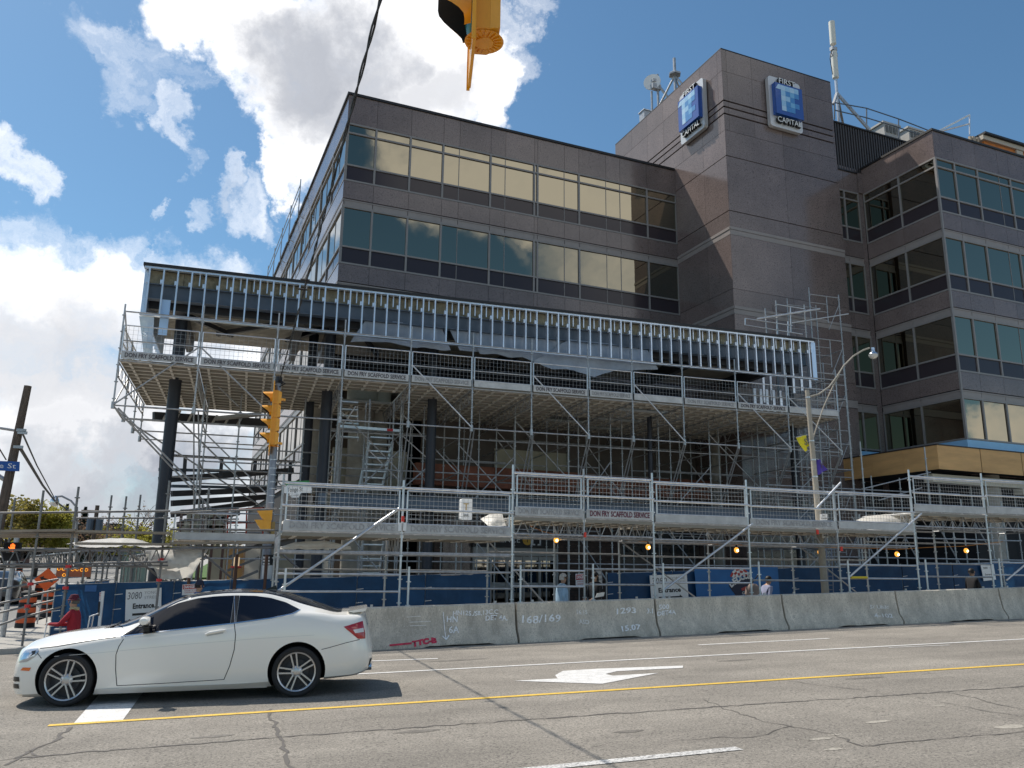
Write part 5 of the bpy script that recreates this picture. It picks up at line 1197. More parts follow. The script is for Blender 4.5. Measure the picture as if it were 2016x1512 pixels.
# ------------------------------------------------------------------ street lamp on a concrete pole
LY = 19.6
a, b = yp(1589,768,LY), yp(1608,970,LY); base = V((b.x+.06,LY,GZ(b.x,LY)+.1))
lamp = thing('street_lamp','tall tapered concrete lamp pole with a curved arm and round metal lamp','street lamp',base)
MB().tube([base,(a.x,LY,a.z)],[.105,.06],14).build('pole', POLEC, lamp, True)
arm = [yp(*p,LY) for p in ((1593,781),(1612,776),(1632,762),(1648,741),(1661,720),(1680,701),(1700,689),(1712,685))]
MB().tube(arm,.024,8).build('arm', POLEC, lamp, True); st_ = [yp(*p,LY) for p in ((1600,866),(1608,840),(1622,800),(1640,760),(1652,738))]
MB().tube(st_,.019,8).build('stay', POLEC, lamp, True)
h = yp(1719,697,LY)
MB().lathe([(0,.20),(.055,.20),(.055,.12),(.07,.06),(.10,.05),(.135,.0),(.14,-.02)],n=20,M=T(h)).build('lamp_head', CHROME, lamp, True); MB().lathe([(.138,-.021),(.125,-.09),(.07,-.14),(0,-.15)],n=20,M=T(h)).build('lamp_glass', mat('lamp_glass',(.55,.55,.52),.15,spec=.8), lamp, True)
for py in (768+15,868,938,905): p = yp(1595,py,LY); t = (p.z-base.z)/(a.z-base.z); r = .105-.045*t+.008; MB().lathe([(r,-.02),(r,.02)],n=14,M=T(base.lerp(V((a.x,LY,a.z)),t))).build('strap', GALVL, lamp)
for lab, px, m, ch in (('yellow street banner folded against the lamp pole',((1567,861),(1589,856),(1592,878),(1586,889)),mat('banner_yellow',(.70,.60,.02),.6),'S'),('purple street banner folded against the lamp pole',((1607,903),(1616,906),(1629,925),(1608,936)),mat('banner_purple',(.075,.04,.33),.6),'Y')):
    P_ = [yp(*q,LY-.05) for q in px]; o = thing('pole_banner',lab,'banner',P_[3],'banners on the lamp pole')
    vs = []; n = 6
    for j in range(n+1):
        for i in range(n+1): c = P_[0].lerp(P_[1],i/n).lerp(P_[3].lerp(P_[2],i/n),j/n); vs.append((c.x,c.y+.05*sin(i/n*7+j*.5),c.z))
    MB().add(vs,[(j*(n+1)+i,j*(n+1)+i+1,(j+1)*(n+1)+i+1,(j+1)*(n+1)+i) for j in range(n) for i in range(n)]).build('cloth', m, o, True)
    c = (P_[0]+P_[1]+P_[2]+P_[3])/4; text('lettering',ch,.26,mat('banner_ink',(.10,.07,.12),.6),(c.x,c.y-.07,c.z),o)
    MB().bar(P_[0],P_[1],.02,.02).build('rod', GALV, o)
o, R, w, h_ = plate('parking_sign','small white no standing sign on the lamp pole behind the mesh','sign',((1615,1012),(1629,1012),(1629,1024),(1615,1024)),19.3)
on_plate(o,R,'NO',0,h_*.2,h_*.32,BLACK); on_plate(o,R,'STANDING',0,-h_*.25,h_*.26,BLACK,fit=w*.85)
o, R, w, h_ = plate('parking_sign','small white arrow sign on the lamp pole below the walkway deck','sign',((1619,1049),(1631,1049),(1631,1059),(1619,1059)),19.3); arrow(o,R,-w*.3,w*.36,0,h_*.2)
# ------------------------------------------------------------------ wooden utility pole with street sign, wires and far lamp
UYP = 26.
a, b = yp(55,760,UYP), yp(3,1010,UYP); d = (a-b); k = (b.z-GZ(b.x,UYP))/d.z; foot = b-d*k
up_ = thing('utility_pole','weathered wooden utility pole leaning right at the left edge','pole',foot)
MB().tube([foot,foot.lerp(a,.3),foot.lerp(a,.7),a],[.155,.145,.12,.10],12).build('shaft', WOODP, up_, True)
for px, py in ((42,847),(36,880),(44,852)): p = yp(px,py,UYP-.12); MB().box((p.x-.12,p.y-.03,p.z-.04),(p.x+.12,p.y+.03,p.z+.04)).build('bolt_plate', GALV, up_)
p, q = yp(-30,838,UYP), yp(34,848,UYP); MB().tube([p,q],.04).build('arm', GALV, up_); p, q = yp(-20,925,UYP), yp(14,948,UYP); MB().tube([p,q],.06).build('arm', GALV, up_)
o, R, w, h_ = plate('street_name_sign','blue street name plate with white letters cut by the left edge','sign',((-62,905),(39,909),(38,928),(-63,924)),UYP-.3,mat('sign_blue',(.01,.08,.32),.45))
on_plate(o,R,'Yonge St',w*.03,0,h_*.72,WHITE,fit=w*.80)
def wire(lab, pts, r=.012, m=CABLE):
    P_ = []
    for i in range(len(pts)-1):
        for k in range(8): P_.append(pts[i].lerp(pts[i+1],k/8))
    P_.append(pts[-1]); return tag(MB().tube(P_,r,5,False).build('overhead_wire', m, None, True), lab, 'cable')
wire('thick twisted wire sagging down from the wooden pole to the far lamp', [yp(40,882,UYP),yp(60,915,31),yp(84,955,40),yp(108,986,52),yp(142,1010,65)], .05)
wire('thin straight wire from the wooden pole to the far lamp', [yp(44,852,UYP),yp(72,915,38),yp(107,980,52)], .028)
wire('thin wire leaving the wooden pole to the left', [yp(-8,872,UYP),yp(12,905,UYP+2)], .02)
p = yp(108,984,52); o = thing('street_lamp','small far street lamp on a curved arm left of the scaffold posts','street lamp',(p.x+2.,52,GZ(p.x,52)))
MB().tube([yp(110,978,52),yp(122,977,52),yp(140,986,52),yp(150,998,52)],.06,6).build('arm', GALV, o, True); MB().tube([yp(150,998,52),yp(149,1100,52)],.10,8).build('pole', GALV, o); MB().lathe([(0,.25),(.1,.22),(.22,0),(.25,-.15),(.2,-.3),(0,-.38)],n=12,M=T(p)).build('lamp_head', CHROME, o, True)
# ------------------------------------------------------------------ things on the side street
def gz(px, py):
    r = ray(px,py); t = 5.
    for _ in range(4000):
        p = EYE+r*t
        if p.z <= GZ(p.x,p.y)+.01: break
        t += .04
    return V((p.x,p.y,GZ(p.x,p.y)))
p = gz(10,1190); p.y = 22.5; x = yp(22,1085,22.5).x
q0, q1 = yp(22,1068,22.5), yp(22,1106,22.5); o = thing('pedestrian_signal','black pedestrian signal showing a lit orange hand at the left edge','signal',(x,22.5,q1.z))
def hand():
    a = MB(); f = lambda u,v,w:(u,w,v)
    a.prism([(-.06,-.09),(.05,-.09),(.07,.0),(.06,.03),(-.065,.03)],0,-.004,f)
    for u, l in ((-.055,.075),(-.018,.105),(.018,.10),(.052,.07)): a.prism([(u-.013,.034),(u+.013,.034),(u+.013,.03+l),(u-.013,.03+l)],0,-.004,f)
    a.prism([(-.066,-.03),(-.066,.0),(-.11,.04),(-.12,.02)],0,-.004,f); return a.mesh('hand', mat('led_orange',(1,.2,.03),.5,emit=(1.,.16,.02),estr=2.2))
MB().box((x-.17,22.5,q1.z+.02),(x+.17,22.7,(q0.z+q1.z)/2-.01)).box((x-.17,22.5,(q0.z+q1.z)/2+.01),(x+.17,22.7,q0.z)).build('housing', BLACKV, o)
for zc, sg in (((q0.z*.75+q1.z*.25),1),): link('hand', hand(), T((x+.02,22.49,zc-.02)) @ Matrix.Diagonal((.72,1,.8,1)), o)
for zc in (q0.z,(q0.z+q1.z)/2-.01): MB().box((x-.17,22.32,zc-.02),(x+.17,22.499,zc)).build('hood', BLACKV, o)
tube('post',(x+.0,22.85,GZ(x,22.8)),(x,22.85,q0.z+.3),.06,GALV,o)
def barrel(base, s, label):
    o = thing('traffic_barrel', label, 'barrel', base, 'orange and black traffic barrels')
    H = 1.05*s; R = .24*s; segs = 7
    for k in range(segs):
        m = ORANGEB if k%2 else RUBBER; z0, z1 = .10*s+k*(H-.1*s)/segs, .10*s+(k+1)*(H-.1*s)/segs; r0 = R*(1.04-.03*k)
        link('band', MB().lathe([(r0*.96,z0),(r0,z0+.01),(r0*.985,z1-.01),(r0*.94,z1)],n=16).mesh('band',m,True), T(V(base)), o)
    link('top', MB().lathe([(R*.8,H),(R*.5,H+.05*s),(0,H+.05*s)],n=16).mesh('top',RUBBER,True), T(V(base)), o)
    link('foot', MB().lathe([(R*1.5,0),(R*1.5,.08*s),(R*1.05,.095*s)],n=8).mesh('foot',RUBBER), T(V(base)), o)
for px, py, s, l in ((47,1243,1.,'nearest barrel with orange and black bands by the kerb'),(92,1219,.95,'barrel with orange and black bands left of the hoarding edge'),(77,1180,1.,'banded barrel below the orange diamond sign'),(107,1212,.9,'banded barrel half hidden by the hoarding edge'),(37,1132,1.,'small far banded barrel in the middle of the side street')): barrel(gz(px,py), s, l)
p = gz(61,1229); o = thing('traffic_cone','bright orange cone leaning beside the nearest barrel','cone',p); MB().lathe([(.14,.03),(.03,.72),(0,.72)],n=14,M=T(p) @ Matrix.Rotation(-.06,4,'Y')).build('cone', ORANGE, o, True); MB().box((p.x-.2,p.y-.2,p.z),(p.x+.2,p.y+.2,p.z+.03)).build('foot', RUBBER, o)
DY = 27.5; c = yp(92,1141,DY); r_ = .33; o = thing('diamond_sign','orange diamond work sign with a black slanting arrow','sign',(c.x,DY,GZ(c.x,DY)))
R = T((c.x,DY,c.z)); MB().prism([(-r_,0),(0,-r_),(r_,0),(0,r_)],0,.01,lambda u,v,w: R @ V((u,w,v))).build('board', ORANGE, o)
MB().prism([(-.19,.06),(-.08,.10),(-.09,.055),(.17,-.04),(.155,-.085),(-.105,.01),(-.115,-.035)],-.002,-.006,lambda u,v,w: R @ V((u,w,v))).build('arrow', BLACK, o)
for s in (-.12,.14): MB().tube([(c.x+s*.3,DY+.03,c.z-.1),(c.x+s,DY+.1,GZ(c.x,DY))],.02).build('leg', GALV, o)
AY = 34.; a, b = yp(115,1117,AY), yp(171,1136,AY); o = thing('arrow_board','orange arrow board with a row of lit amber lamps','sign',((a.x+b.x)/2,AY,GZ(a.x,AY)))
MB().box((a.x-.05,AY,b.z),(b.x+.1,AY+.12,a.z+.08)).build('board', mat('board_orange',(.34,.11,.05),.5), o)
AMB = mat('led_amber',(1,.5,.05),.4,emit=(1.,.50,.04),estr=1.5)
for px, py in ((116,1120),(125,1120),(134,1120),(143,1121),(152,1121),(161,1122),(170,1122),(126,1132),(128,1108)): q = yp(px,py,AY-.02); link('lamp', cached('amb', lambda: MB().lathe([(0,-.04),(.04,-.03),(.055,0)],n=12,M=Matrix.Rotation(pi/2,4,'X')).mesh('lamp',AMB,True)), T(q), o)
for s in (a.x+.15,b.x-.15): MB().tube([(s,AY+.06,GZ(s,AY)),(s,AY+.06,b.z)],.04).build('leg', GALV, o)
# bus shelter far down the pavement
p0, p1 = yp(243,1092,48), yp(287,1130,48); gx = GZ(p0.x,48); SG = mat('shelter_glass',(.16,.26,.24),.08,spec=.6)
o = thing('bus_shelter','pale green glass bus shelter far along the pavement','shelter',((p0.x+p1.x)/2,48,gx))
for k in range(5): x = p0.x+(p1.x-p0.x)*k/4; box('post',(x-.04,48,gx),(x+.04,48.08,p0.z),mat('shelter_post',(.12,.17,.16),.5),o); 
for k in range(4): x = p0.x+(p1.x-p0.x)*k/4; box('pane',(x+.05,48.02,gx+.2),(x+(p1.x-p0.x)/4-.05,48.05,p0.z-.1),SG,o)
box('roof',(p0.x-.2,47.6,p0.z),(p1.x+.2,49.,p0.z+.12),MATS['shelter_post'],o)
# white post beside the hoarding and the sunlit low wall
p, q = yp(203,1164,20.6), yp(197,1222,20.6); o = thing('bus_stop_post','white and black square post standing before the corner hoarding','post',(q.x,20.6,GZ(q.x,20.6)+.11)); MB().bar((q.x,20.6,GZ(q.x,20.6)+.11),(p.x,20.6,p.z),.09,.06).build('post', WHITE, o); a, b = yp(196,1185,20.57), yp(194,1212,20.57); MB().bar((b.x,20.57,b.z),(a.x,20.57,a.z),.07,.04).build('panel', BLACK, o)
# ------------------------------------------------------------------ white coupe
KX = [2.155,2.10,2.02,1.90,1.70,1.39,1.05,.85,.60,.36,.15,-.10,-.50,-.90,-1.15,-1.40,-1.65,-1.90,-2.10,-2.23,-2.30,-2.365]
# per station: zb | y2 z2 | y3 z3 | y4 z4 | y5 z5 | y6 z6 | y8 z8 | zc
KT = [(.22,.25,.25,.30,.33,.30,.42,.26,.48,.20,.52,.10,.53,.535),(.15,.50,.17,.56,.32,.55,.46,.49,.56,.43,.62,.25,.65,.66),(.12,.66,.15,.71,.33,.70,.50,.65,.62,.58,.68,.35,.73,.745),
(.11,.75,.15,.79,.35,.785,.53,.745,.65,.68,.70,.42,.775,.79),(.11,.80,.16,.845,.38,.845,.58,.815,.68,.755,.725,.46,.825,.845),(.12,.83,.18,.872,.42,.872,.62,.84,.715,.785,.765,.47,.87,.885),
(.12,.845,.19,.880,.42,.882,.64,.852,.755,.80,.805,.52,.90,.922),(.12,.85,.19,.882,.42,.885,.65,.862,.775,.822,.822,.615,.915,.99),(.12,.85,.19,.882,.42,.887,.66,.868,.792,.832,.845,.705,.985,1.106),
(.12,.85,.19,.882,.42,.887,.67,.870,.803,.836,.866,.685,1.115,1.22),(.12,.85,.19,.882,.42,.887,.68,.871,.812,.838,.886,.655,1.225,1.293),(.12,.85,.19,.882,.42,.887,.68,.872,.825,.840,.908,.635,1.288,1.334),
(.125,.85,.19,.882,.42,.888,.69,.874,.85,.842,.945,.618,1.318,1.36),(.13,.85,.20,.884,.42,.890,.70,.878,.872,.845,.985,.612,1.305,1.342),(.14,.85,.21,.886,.42,.893,.70,.880,.89,.844,1.015,.615,1.252,1.302),
(.16,.85,.22,.886,.42,.894,.70,.878,.905,.836,1.035,.63,1.165,1.224),(.19,.845,.23,.882,.42,.89,.70,.87,.91,.812,1.028,.625,1.095,1.13),(.21,.83,.24,.87,.42,.875,.68,.85,.905,.778,1.0,.60,1.038,1.052),
(.225,.80,.25,.85,.42,.845,.65,.812,.895,.735,.99,.52,1.04,1.055),(.25,.73,.28,.79,.43,.785,.64,.745,.87,.675,.985,.46,1.045,1.062),(.28,.63,.31,.72,.43,.71,.58,.62,.70,.54,.80,.38,.88,.90),(.34,.40,.38,.52,.46,.50,.53,.42,.57,.34,.59,.20,.60,.605)]
def crom(vals, x):
    n = len(KX)
    if x >= KX[0]: return vals[0]
    if x <= KX[-1]: return vals[-1]
    i = max(j for j in range(n) if KX[j] >= x); i = min(i,n-2)
    x0, x1 = KX[i], KX[i+1]; t = (x0-x)/(x0-x1)
    def slope(k):
        if k == 0 or k == n-1: return 0 if k == 0 else 0
        a = (vals[k]-vals[k-1])/(KX[k-1]-KX[k]); b = (vals[k+1]-vals[k])/(KX[k]-KX[k+1])
        return 0 if a*b <= 0 else 2*a*b/(a+b)
    m0, m1 = slope(i), slope(i+1)
    if i == 0: m0 = (vals[1]-vals[0])/(KX[0]-KX[1])
    if i+1 == n-1: m1 = (vals[n-1]-vals[n-2])/(KX[n-2]-KX[n-1])
    h = x0-x1; return (2*t**3-3*t*t+1)*vals[i]+(t**3-2*t*t+t)*m0*h+(-2*t**3+3*t*t)*vals[i+1]+(t**3-t*t)*m1*h
COLS = list(zip(*KT))
def section(x):
    c = [crom(v,x) for v in COLS]; zb = c[0]
    P = [(0,zb),(c[1]*.9,zb)]+[(c[1+2*k],c[2+2*k]) for k in range(6)]; y8, z8, zc = c[11], c[12], c[13]
    P = P[:7]; y6, z6 = P[6]
    P.append((y6+(y8-y6)*.52+.012, z6+(z8-z6)*.5)); P.append((y8,z8)); P.append((y8*.86,z8+(zc-z8)*.40)); P.append((y8*.52,z8+(zc-z8)*.78)); P.append((0,zc))
    return P                                                          # 0 keel .. 6 belt, 7 window mid, 8 roof rail .. 11 centre
SDC = {}
def side_y(x, z):
    key = round(x,4)
    if key not in SDC: SDC[key] = [(q.x,q.y) for q in dense(section(x))[3:25]]
    P = SDC[key]
    for (y0,z0),(y1,z1) in zip(P,P[1:]):
        if z0 <= z <= z1: t = (z-z0)/max(1e-6,z1-z0); return y0+(y1-y0)*t
    return P[-1][0] if z > P[-1][1] else P[0][0]
def dense(P, sub=3):
    out = []; n = len(P)
    for i in range(n-1):
        p0, p1, p2, p3 = (V(P[max(0,i-1)]),V(P[i]),V(P[i+1]),V(P[min(n-1,i+2)]))
        for k in range(sub):
            t = k/sub; lin = p1.lerp(p2,t)
            cr = .5*((2*p1)+(p2-p0)*t+(2*p0-5*p1+4*p2-p3)*t*t+(3*p1-p0-3*p2+p3)*t**3)
            out.append(lin.lerp(cr, 0 if i < 2 else .75))
    return out+[V(P[-1])]
def make_coupe(name, label, M, paint, simple=False, group=None):
    car = thing(name, label, 'car', M.translation, group, M.to_3x3().to_4x4())
    F[car.name] = I4.copy()
    PAINT = paint; GL = mat('car_glass',(.006,.008,.016),.03,spec=.4); BLK = mat('car_black',(.012,.012,.013),.35); LIN = mat('car_liner',(.006,.006,.006),.9)
    a = MB(); ns = 84; xs = [KX[0]+(KX[-1]-KX[0])*i/ns for i in range(ns+1)]; xs[0] = 2.153
    rings = []
    for x in xs: rings.append(dense(section(x)))
    m = len(rings[0]); vs = []; full = 2*m-2
    for x, R in zip(xs,rings):
        loop = [(x,p.x,p.y) for p in R]+[(x,-p.x,p.y) for p in R[-2:0:-1]]; vs += loop
    fs = []; mis = []
    for i in range(ns):
        xm = (xs[i]+xs[i+1])/2
        for k in range(full):
            fs.append((i*full+k, i*full+(k+1)%full, (i+1)*full+(k+1)%full, (i+1)*full+k))
            kk = k if k < m-1 else full-1-k; lev = kk/3
            mi = 0
            if lev >= 8 and -1.93 < xm < 1.04 : mi = 1
            if lev < 1: mi = 2
            mis.append(mi)
    fs += [tuple(range(full-1,-1,-1)), tuple(ns*full+k for k in range(full))]; mis += [0,0]
    a.add(vs,fs); a.mi = mis
    me = a.mesh('body',[PAINT,GL,LIN])
    bm = bmesh.new(); bm.from_mesh(me); bmesh.ops.remove_doubles(bm,verts=bm.verts,dist=1e-5); bmesh.ops.recalc_face_normals(bm,faces=bm.faces); bm.to_mesh(me); bm.free()
    tmp = bpy.data.objects.new('body',me); COL.objects.link(tmp); cut = []
    for wx in (1.39,-1.39):
        for s in (-1,1):
            cm = MB().lathe([(0,-.2),(.366,-.2),(.366,.2),(0,.2)],n=40,M=T((wx,s*.80,.325)) @ Matrix.Rotation(pi/2,4,'X')).mesh('cut',LIN,fix=True); co = bpy.data.objects.new('cut',cm); COL.objects.link(co); cut.append(co)
            md = tmp.modifiers.new('b','BOOLEAN'); md.object = co; md.operation = 'DIFFERENCE'; md.solver = 'EXACT'
    dg = bpy.context.evaluated_depsgraph_get(); dg.update(); bme = bpy.data.meshes.new_from_object(tmp.evaluated_get(dg))
    for o in cut+[tmp]: bpy.data.objects.remove(o)
    li = [i for i, mm in enumerate(bme.materials) if mm and mm.name == 'car_liner'][0]
    for p in bme.polygons:
        c = p.center
        for wx in (1.39,-1.39):
            if (c.x-wx)**2+(c.z-.325)**2 < .36**2 and abs(c.y) > .55: p.material_index = li
            if abs(abs(c.y)-.60) < .004 and (c.x-wx)**2+(c.z-.325)**2 < .374**2: p.material_index = li
            if abs(sqrt((c.x-wx)**2+(c.z-.325)**2)-.366) < .004 and abs(p.normal.y) < .3: p.material_index = li
    bme.polygons.foreach_set('use_smooth',[True]*len(bme.polygons)); bme.set_sharp_from_angle(angle=radians(32)); bme.name = 'body'
    body = link('body', bme, I4, car)
    def zbelt(x):
        T_ = [(.80,.822),(.41,.862),(-.555,.948),(-1.03,1.002),(-1.30,1.052),(-1.39,1.095)]
        for (x0,z0),(x1,z1) in zip(T_,T_[1:]):
            if x >= x1: t = (x0-x)/(x0-x1); return z0+(z1-z0)*t
        return 1.095
    def ztop(x):
        T_ = [(.80,.823),(.66,.905),(.476,1.06),(.30,1.148),(.17,1.205),(-.07,1.262),(-.30,1.283),(-.56,1.288),(-.80,1.278),(-1.0,1.248),(-1.2,1.188),(-1.39,1.096)]
        for (x0,z0),(x1,z1) in zip(T_,T_[1:]):
            if x >= x1: t = (x0-x)/(x0-x1); return z0+(z1-z0)*t
        return 1.096
    def sheet_on(nm, x0, x1, zl, zu, off, m, parent, nx=26, nz=6, s=1, lean=0.):
        vs = []
        for j in range(nz+1):
            for i in range(nx+1):
                x = x0+(x1-x0)*i/nx; z = zl(x)+(zu(x)-zl(x))*j/nz; x2 = x+lean*(z-1.0); vs.append((x2,s*(side_y(x2,z)+off),z))
        return MB().add(vs,[(j*(nx+1)+i,j*(nx+1)+i+1,(j+1)*(nx+1)+i+1,(j+1)*(nx+1)+i) for j in range(nz) for i in range(nx)]).build(nm,m,parent,True)
    def strip(nm, pts, w, off, m, parent, s=1):
        P2 = []
        for (x0,z0),(x1,z1) in zip(pts,pts[1:]):
            n = max(2,int(sqrt((x1-x0)**2+(z1-z0)**2)/.04)); P2 += [(x0+(x1-x0)*k/n, z0+(z1-z0)*k/n) for k in range(n)]
        P2.append(pts[-1]); vs = []
        for i,(x,z) in enumerate(P2):
            d = V(P2[min(i+1,len(P2)-1)])-V(P2[max(0,i-1)]); d.normalize(); nx, nz = -d.y*w/2, d.x*w/2
            for q in (-1,1): vs.append((x+q*nx, s*(side_y(x+q*nx,z+q*nz)+off), z+q*nz))
        return MB().add(vs,[(2*i,2*i+1,2*i+3,2*i+2) for i in range(len(P2)-1)]).build(nm,m,parent,True)
    def patch(nm, poly, off, m, parent, s=1, n=5, bulge=0.):
        c = V((sum(p[0] for p in poly)/len(poly), sum(p[1] for p in poly)/len(poly))); vs = []; fs = []
        for i in range(len(poly)):
            A_, B_ = V(poly[i]), V(poly[(i+1)%len(poly)])
            b0 = len(vs)
            for r in range(n+1):
                for q in range(r+1):
                    p = c+(A_-c)*(r/n)+((B_-A_)*(q/n) if r else V((0,0))); vs.append((p.x, s*(side_y(p.x,p.y)+off+bulge*(1-(r/n)**2)), p.y))
            idx = lambda r,q: b0+r*(r+1)//2+q
            for r in range(n):
                for q in range(r+1):
                    fs.append((idx(r,q),idx(r+1,q),idx(r+1,q+1)))
                    if q < r: fs.append((idx(r,q),idx(r+1,q+1),idx(r,q+1)))
        return MB().add(vs,fs).build(nm,m,parent,True,True)
    SEAM = mat('car_seam',(.03,.03,.03),.8); CHR = mat('car_chrome',(.72,.73,.75),.15,metal=1.); RIM = mat('car_rim',(.52,.52,.53),.3,metal=.8); RIMD = mat('car_rim_dark',(.05,.05,.055),.5,metal=.3)
    REDG = mat('car_tail',(.42,.008,.012),.12,coat=1.); HLG = mat('car_lamp',(.50,.53,.57),.08,metal=.6,coat=1.); AMBR = mat('car_marker',(.75,.16,.02),.2,coat=.6)
    for s in ((1,-1) if not simple else (1,-1)):
        sheet_on('side_window', .775,-.525, zbelt, ztop, .006, GL, car, s=s)
        sheet_on('side_window', -.60,-1.385, zbelt, ztop, .006, GL, car, s=s)
        sheet_on('door_pillar', -.53,-.595, lambda x: zbelt(x), lambda x: ztop(x), .005, BLK, car, 3, 6, s=s)
        if simple: continue
        strip('window_trim', [(.80,.816),(.41,.856),(-.555,.942),(-1.03,.996),(-1.31,1.046),(-1.40,1.094)], .014, .008, CHR, car, s)
        strip('pillar_line', [(-.585,.95),(-.53,1.285)], .006, .009, CHR, car, s)
        strip('door_seam', [(.74,.815),(.80,.70),(.825,.60),(.815,.42),(.79,.225)], .010, .0015, SEAM, car, s)
        strip('door_seam', [(-.575,.945),(-.605,.80),(-.60,.62),(-.555,.42),(-.49,.25)], .010, .0015, SEAM, car, s)
        strip('door_seam', [(.79,.225),(.3,.232),(-.49,.252)], .008, .0015, SEAM, car, s)
        strip('hood_seam', [(.86,.808),(1.05,.79),(1.30,.752),(1.55,.714),(1.75,.695)], .009, .002, SEAM, car, s)
        strip('bumper_seam', [(-2.19,.69),(-2.0,.655),(-1.80,.605),(-1.70,.585)], .008, .0015, SEAM, car, s)
        strip('bumper_seam', [(1.78,.655),(1.74,.62),(1.70,.58)], .008, .0015, SEAM, car, s)
        hd = patch('headlight', [(2.005,.525),(1.995,.60),(1.935,.685),(1.77,.697),(1.745,.665),(1.80,.60),(1.88,.545)], .010, HLG, car, s, bulge=.012)
        patch('lamp_bowl', [(1.97,.56),(1.94,.64),(1.87,.655),(1.86,.585)], .024, CHR, hd, s, 3); patch('lamp_bowl', [(1.85,.60),(1.84,.665),(1.79,.675),(1.79,.635)], .020, BLK, hd, s, 3)
        patch('side_marker', [(1.955,.438),(1.925,.473),(1.815,.472),(1.835,.432)], .006, AMBR, car, s, 3)
        tl = patch('taillight', [(-1.975,.862),(-2.225,.925),(-2.262,.76),(-2.265,.695),(-2.17,.70),(-2.08,.775)], .006, REDG, car, s, 5, .012); patch('lamp_white', [(-2.10,.82),(-2.235,.835),(-2.245,.785),(-2.13,.775)], .020, mat('car_white_lens',(.62,.60,.60),.15,coat=1), tl, s, 3)
        for z0 in (.30,.215): patch('bumper_vent', [(2.075,z0),(2.07,z0+.055),(1.965,z0+.06),(1.955,z0+.005)], .006, BLK, car, s, 3)
        strip('far_crease_shade' if s < 0 else 'shoulder_crease_shade', [(1.55,.60),(1.0,.63),(0,.70),(-.9,.745),(-1.6,.77)], .005, .0008, mat('car_crease_shade',(.60,.59,.565),.3), car, s)  # shade of the body crease painted as a darker strip, both sides
        hb = MB(); P_ = [(-.235,.812),(-.28,.832),(-.40,.850),(-.475,.862)]
        hb.tube([(x,s*(side_y(x,z)+.03),z) for x,z in P_],[.012,.018,.018,.012],8).build('door_handle', PAINT, car, True); patch('handle_cup_shade', [(-.25,.79),(-.25,.84),(-.45,.875),(-.45,.82)], .002, mat('car_shade',(.50,.49,.47),.3,coat=.6), car, s, 3)  # cup is a flat patch, recess shade painted in its darker colour
        mm = MB(); y0 = side_y(.5,.90)
        mm.lathe([(0,-.09),(.05,-.085),(.075,-.03),(.078,.03),(.06,.085),(0,.09)],n=16,M=T((.49,s*(y0+.15),1.0)) @ Matrix.Diagonal((1.0,1.2,.78,1)) @ Matrix.Rotation(pi/2,4,'X'))
        mr = mm.build('mirror', PAINT, car, True); MB().box((.42,s*(y0+.155)-.10,.925),(.565,s*(y0+.155)+.10,.94)).box((.45,min(s*(y0-.01),s*(y0+.1)),.87),(.52,max(s*(y0-.01),s*(y0+.1)),.93)).build('mirror_foot', BLK, mr); MB().box((.412,s*(y0+.16)-.085,.955),(.416,s*(y0+.16)+.085,1.05)).build('mirror_glass', CHR, mr)
    # sill skirt, lip, spoiler, fin, plates
    if not simple:
        for s in (-1,1): sheet_on('sill_skirt', 1.02,-1.02, lambda x: .125+.0*x, lambda x: .195, .022, PAINT, car, 20, 3, s)
        vs = []
        for i in range(13):
            y = -.66+1.32*i/12; e = 1-(abs(y)/.66)**4*.5
            vs += [(-2.02,y,1.048),(-2.265-.02*e,y,1.075+.012*e),(-2.255,y,1.045),(-2.10,y,1.03)]
        MB().add(vs,[(4*i+k,4*i+(k+1)%4,4*i+4+(k+1)%4,4*i+4+k) for i in range(12) for k in range(4)]+[(3,2,1,0),(48,49,50,51)]).build('spoiler', PAINT, car, True, True)
        MB().prism([(-.86,1.345),(-1.02,1.335),(-1.00,1.40)],-.012,.012,lambda u,v,w:(u,w,v)).build('roof_fin', BLK, car)
        MB().box((2.10,-.30,.30),(2.16,.30,.42)).build('grille_lower', BLK, car); MB().prism([(-.30,.50),(.30,.50),(.26,.63),(-.26,.63)],2.06,2.12,lambda u,v,w:(w-.35*(v-.5),u,v)).build('grille', CHR, car)
        for y in (-.42,.42): MB().lathe([(.045,-.0),(.05,.12)],n=12,M=T((-2.36,y,.30)) @ Matrix.Rotation(pi/2,4,'Y')).build('exhaust_tip', CHR, car)
        MB().prism([(-2.24,.29),(-2.33,.335),(-2.36,.42),(-2.30,.40)],-.60,.60,lambda u,v,w:(u,w,v)).build('diffuser', BLK, car)
        for y in (-.1,.30): MB().tube([(1.0,y,.935),(.87,y+.30,.985)],.008,5).build('wiper', BLK, car)
        MB().prism([(1.06,.905),(1.10,.90),(.99,.930)],-.5,.5,lambda u,v,w:(u,w,v)).build('cowl', BLK, car)
    # wheels
    def rim():
        b = MB(); b.lathe([(.252,.10),(.245,.115),(.228,.108),(.222,.06),(.222,-.10)],n=36)
        for k in range(5):
            A0 = 2*pi*k/5+pi/2
            for q in (-1,1):
                r0 = V((.055*cos(A0+q*.42),.055*sin(A0+q*.42))); r1 = V((.232*cos(A0+q*.155),.232*sin(A0+q*.155)))
                b.bar((r0.x,r0.y,.092),(r1.x,r1.y,.098),.019,.03)
        b.lathe([(.0,.108),(.03,.108),(.062,.10),(.075,.085),(.075,.05)],n=24)
        for k in range(5): A0 = 2*pi*k/5+pi/2+.63; b.lathe([(0,.108),(.010,.106),(.011,.09)],n=8,M=T((.052*cos(A0),.052*sin(A0),0)))
        return b.mesh('rim', RIM, True)
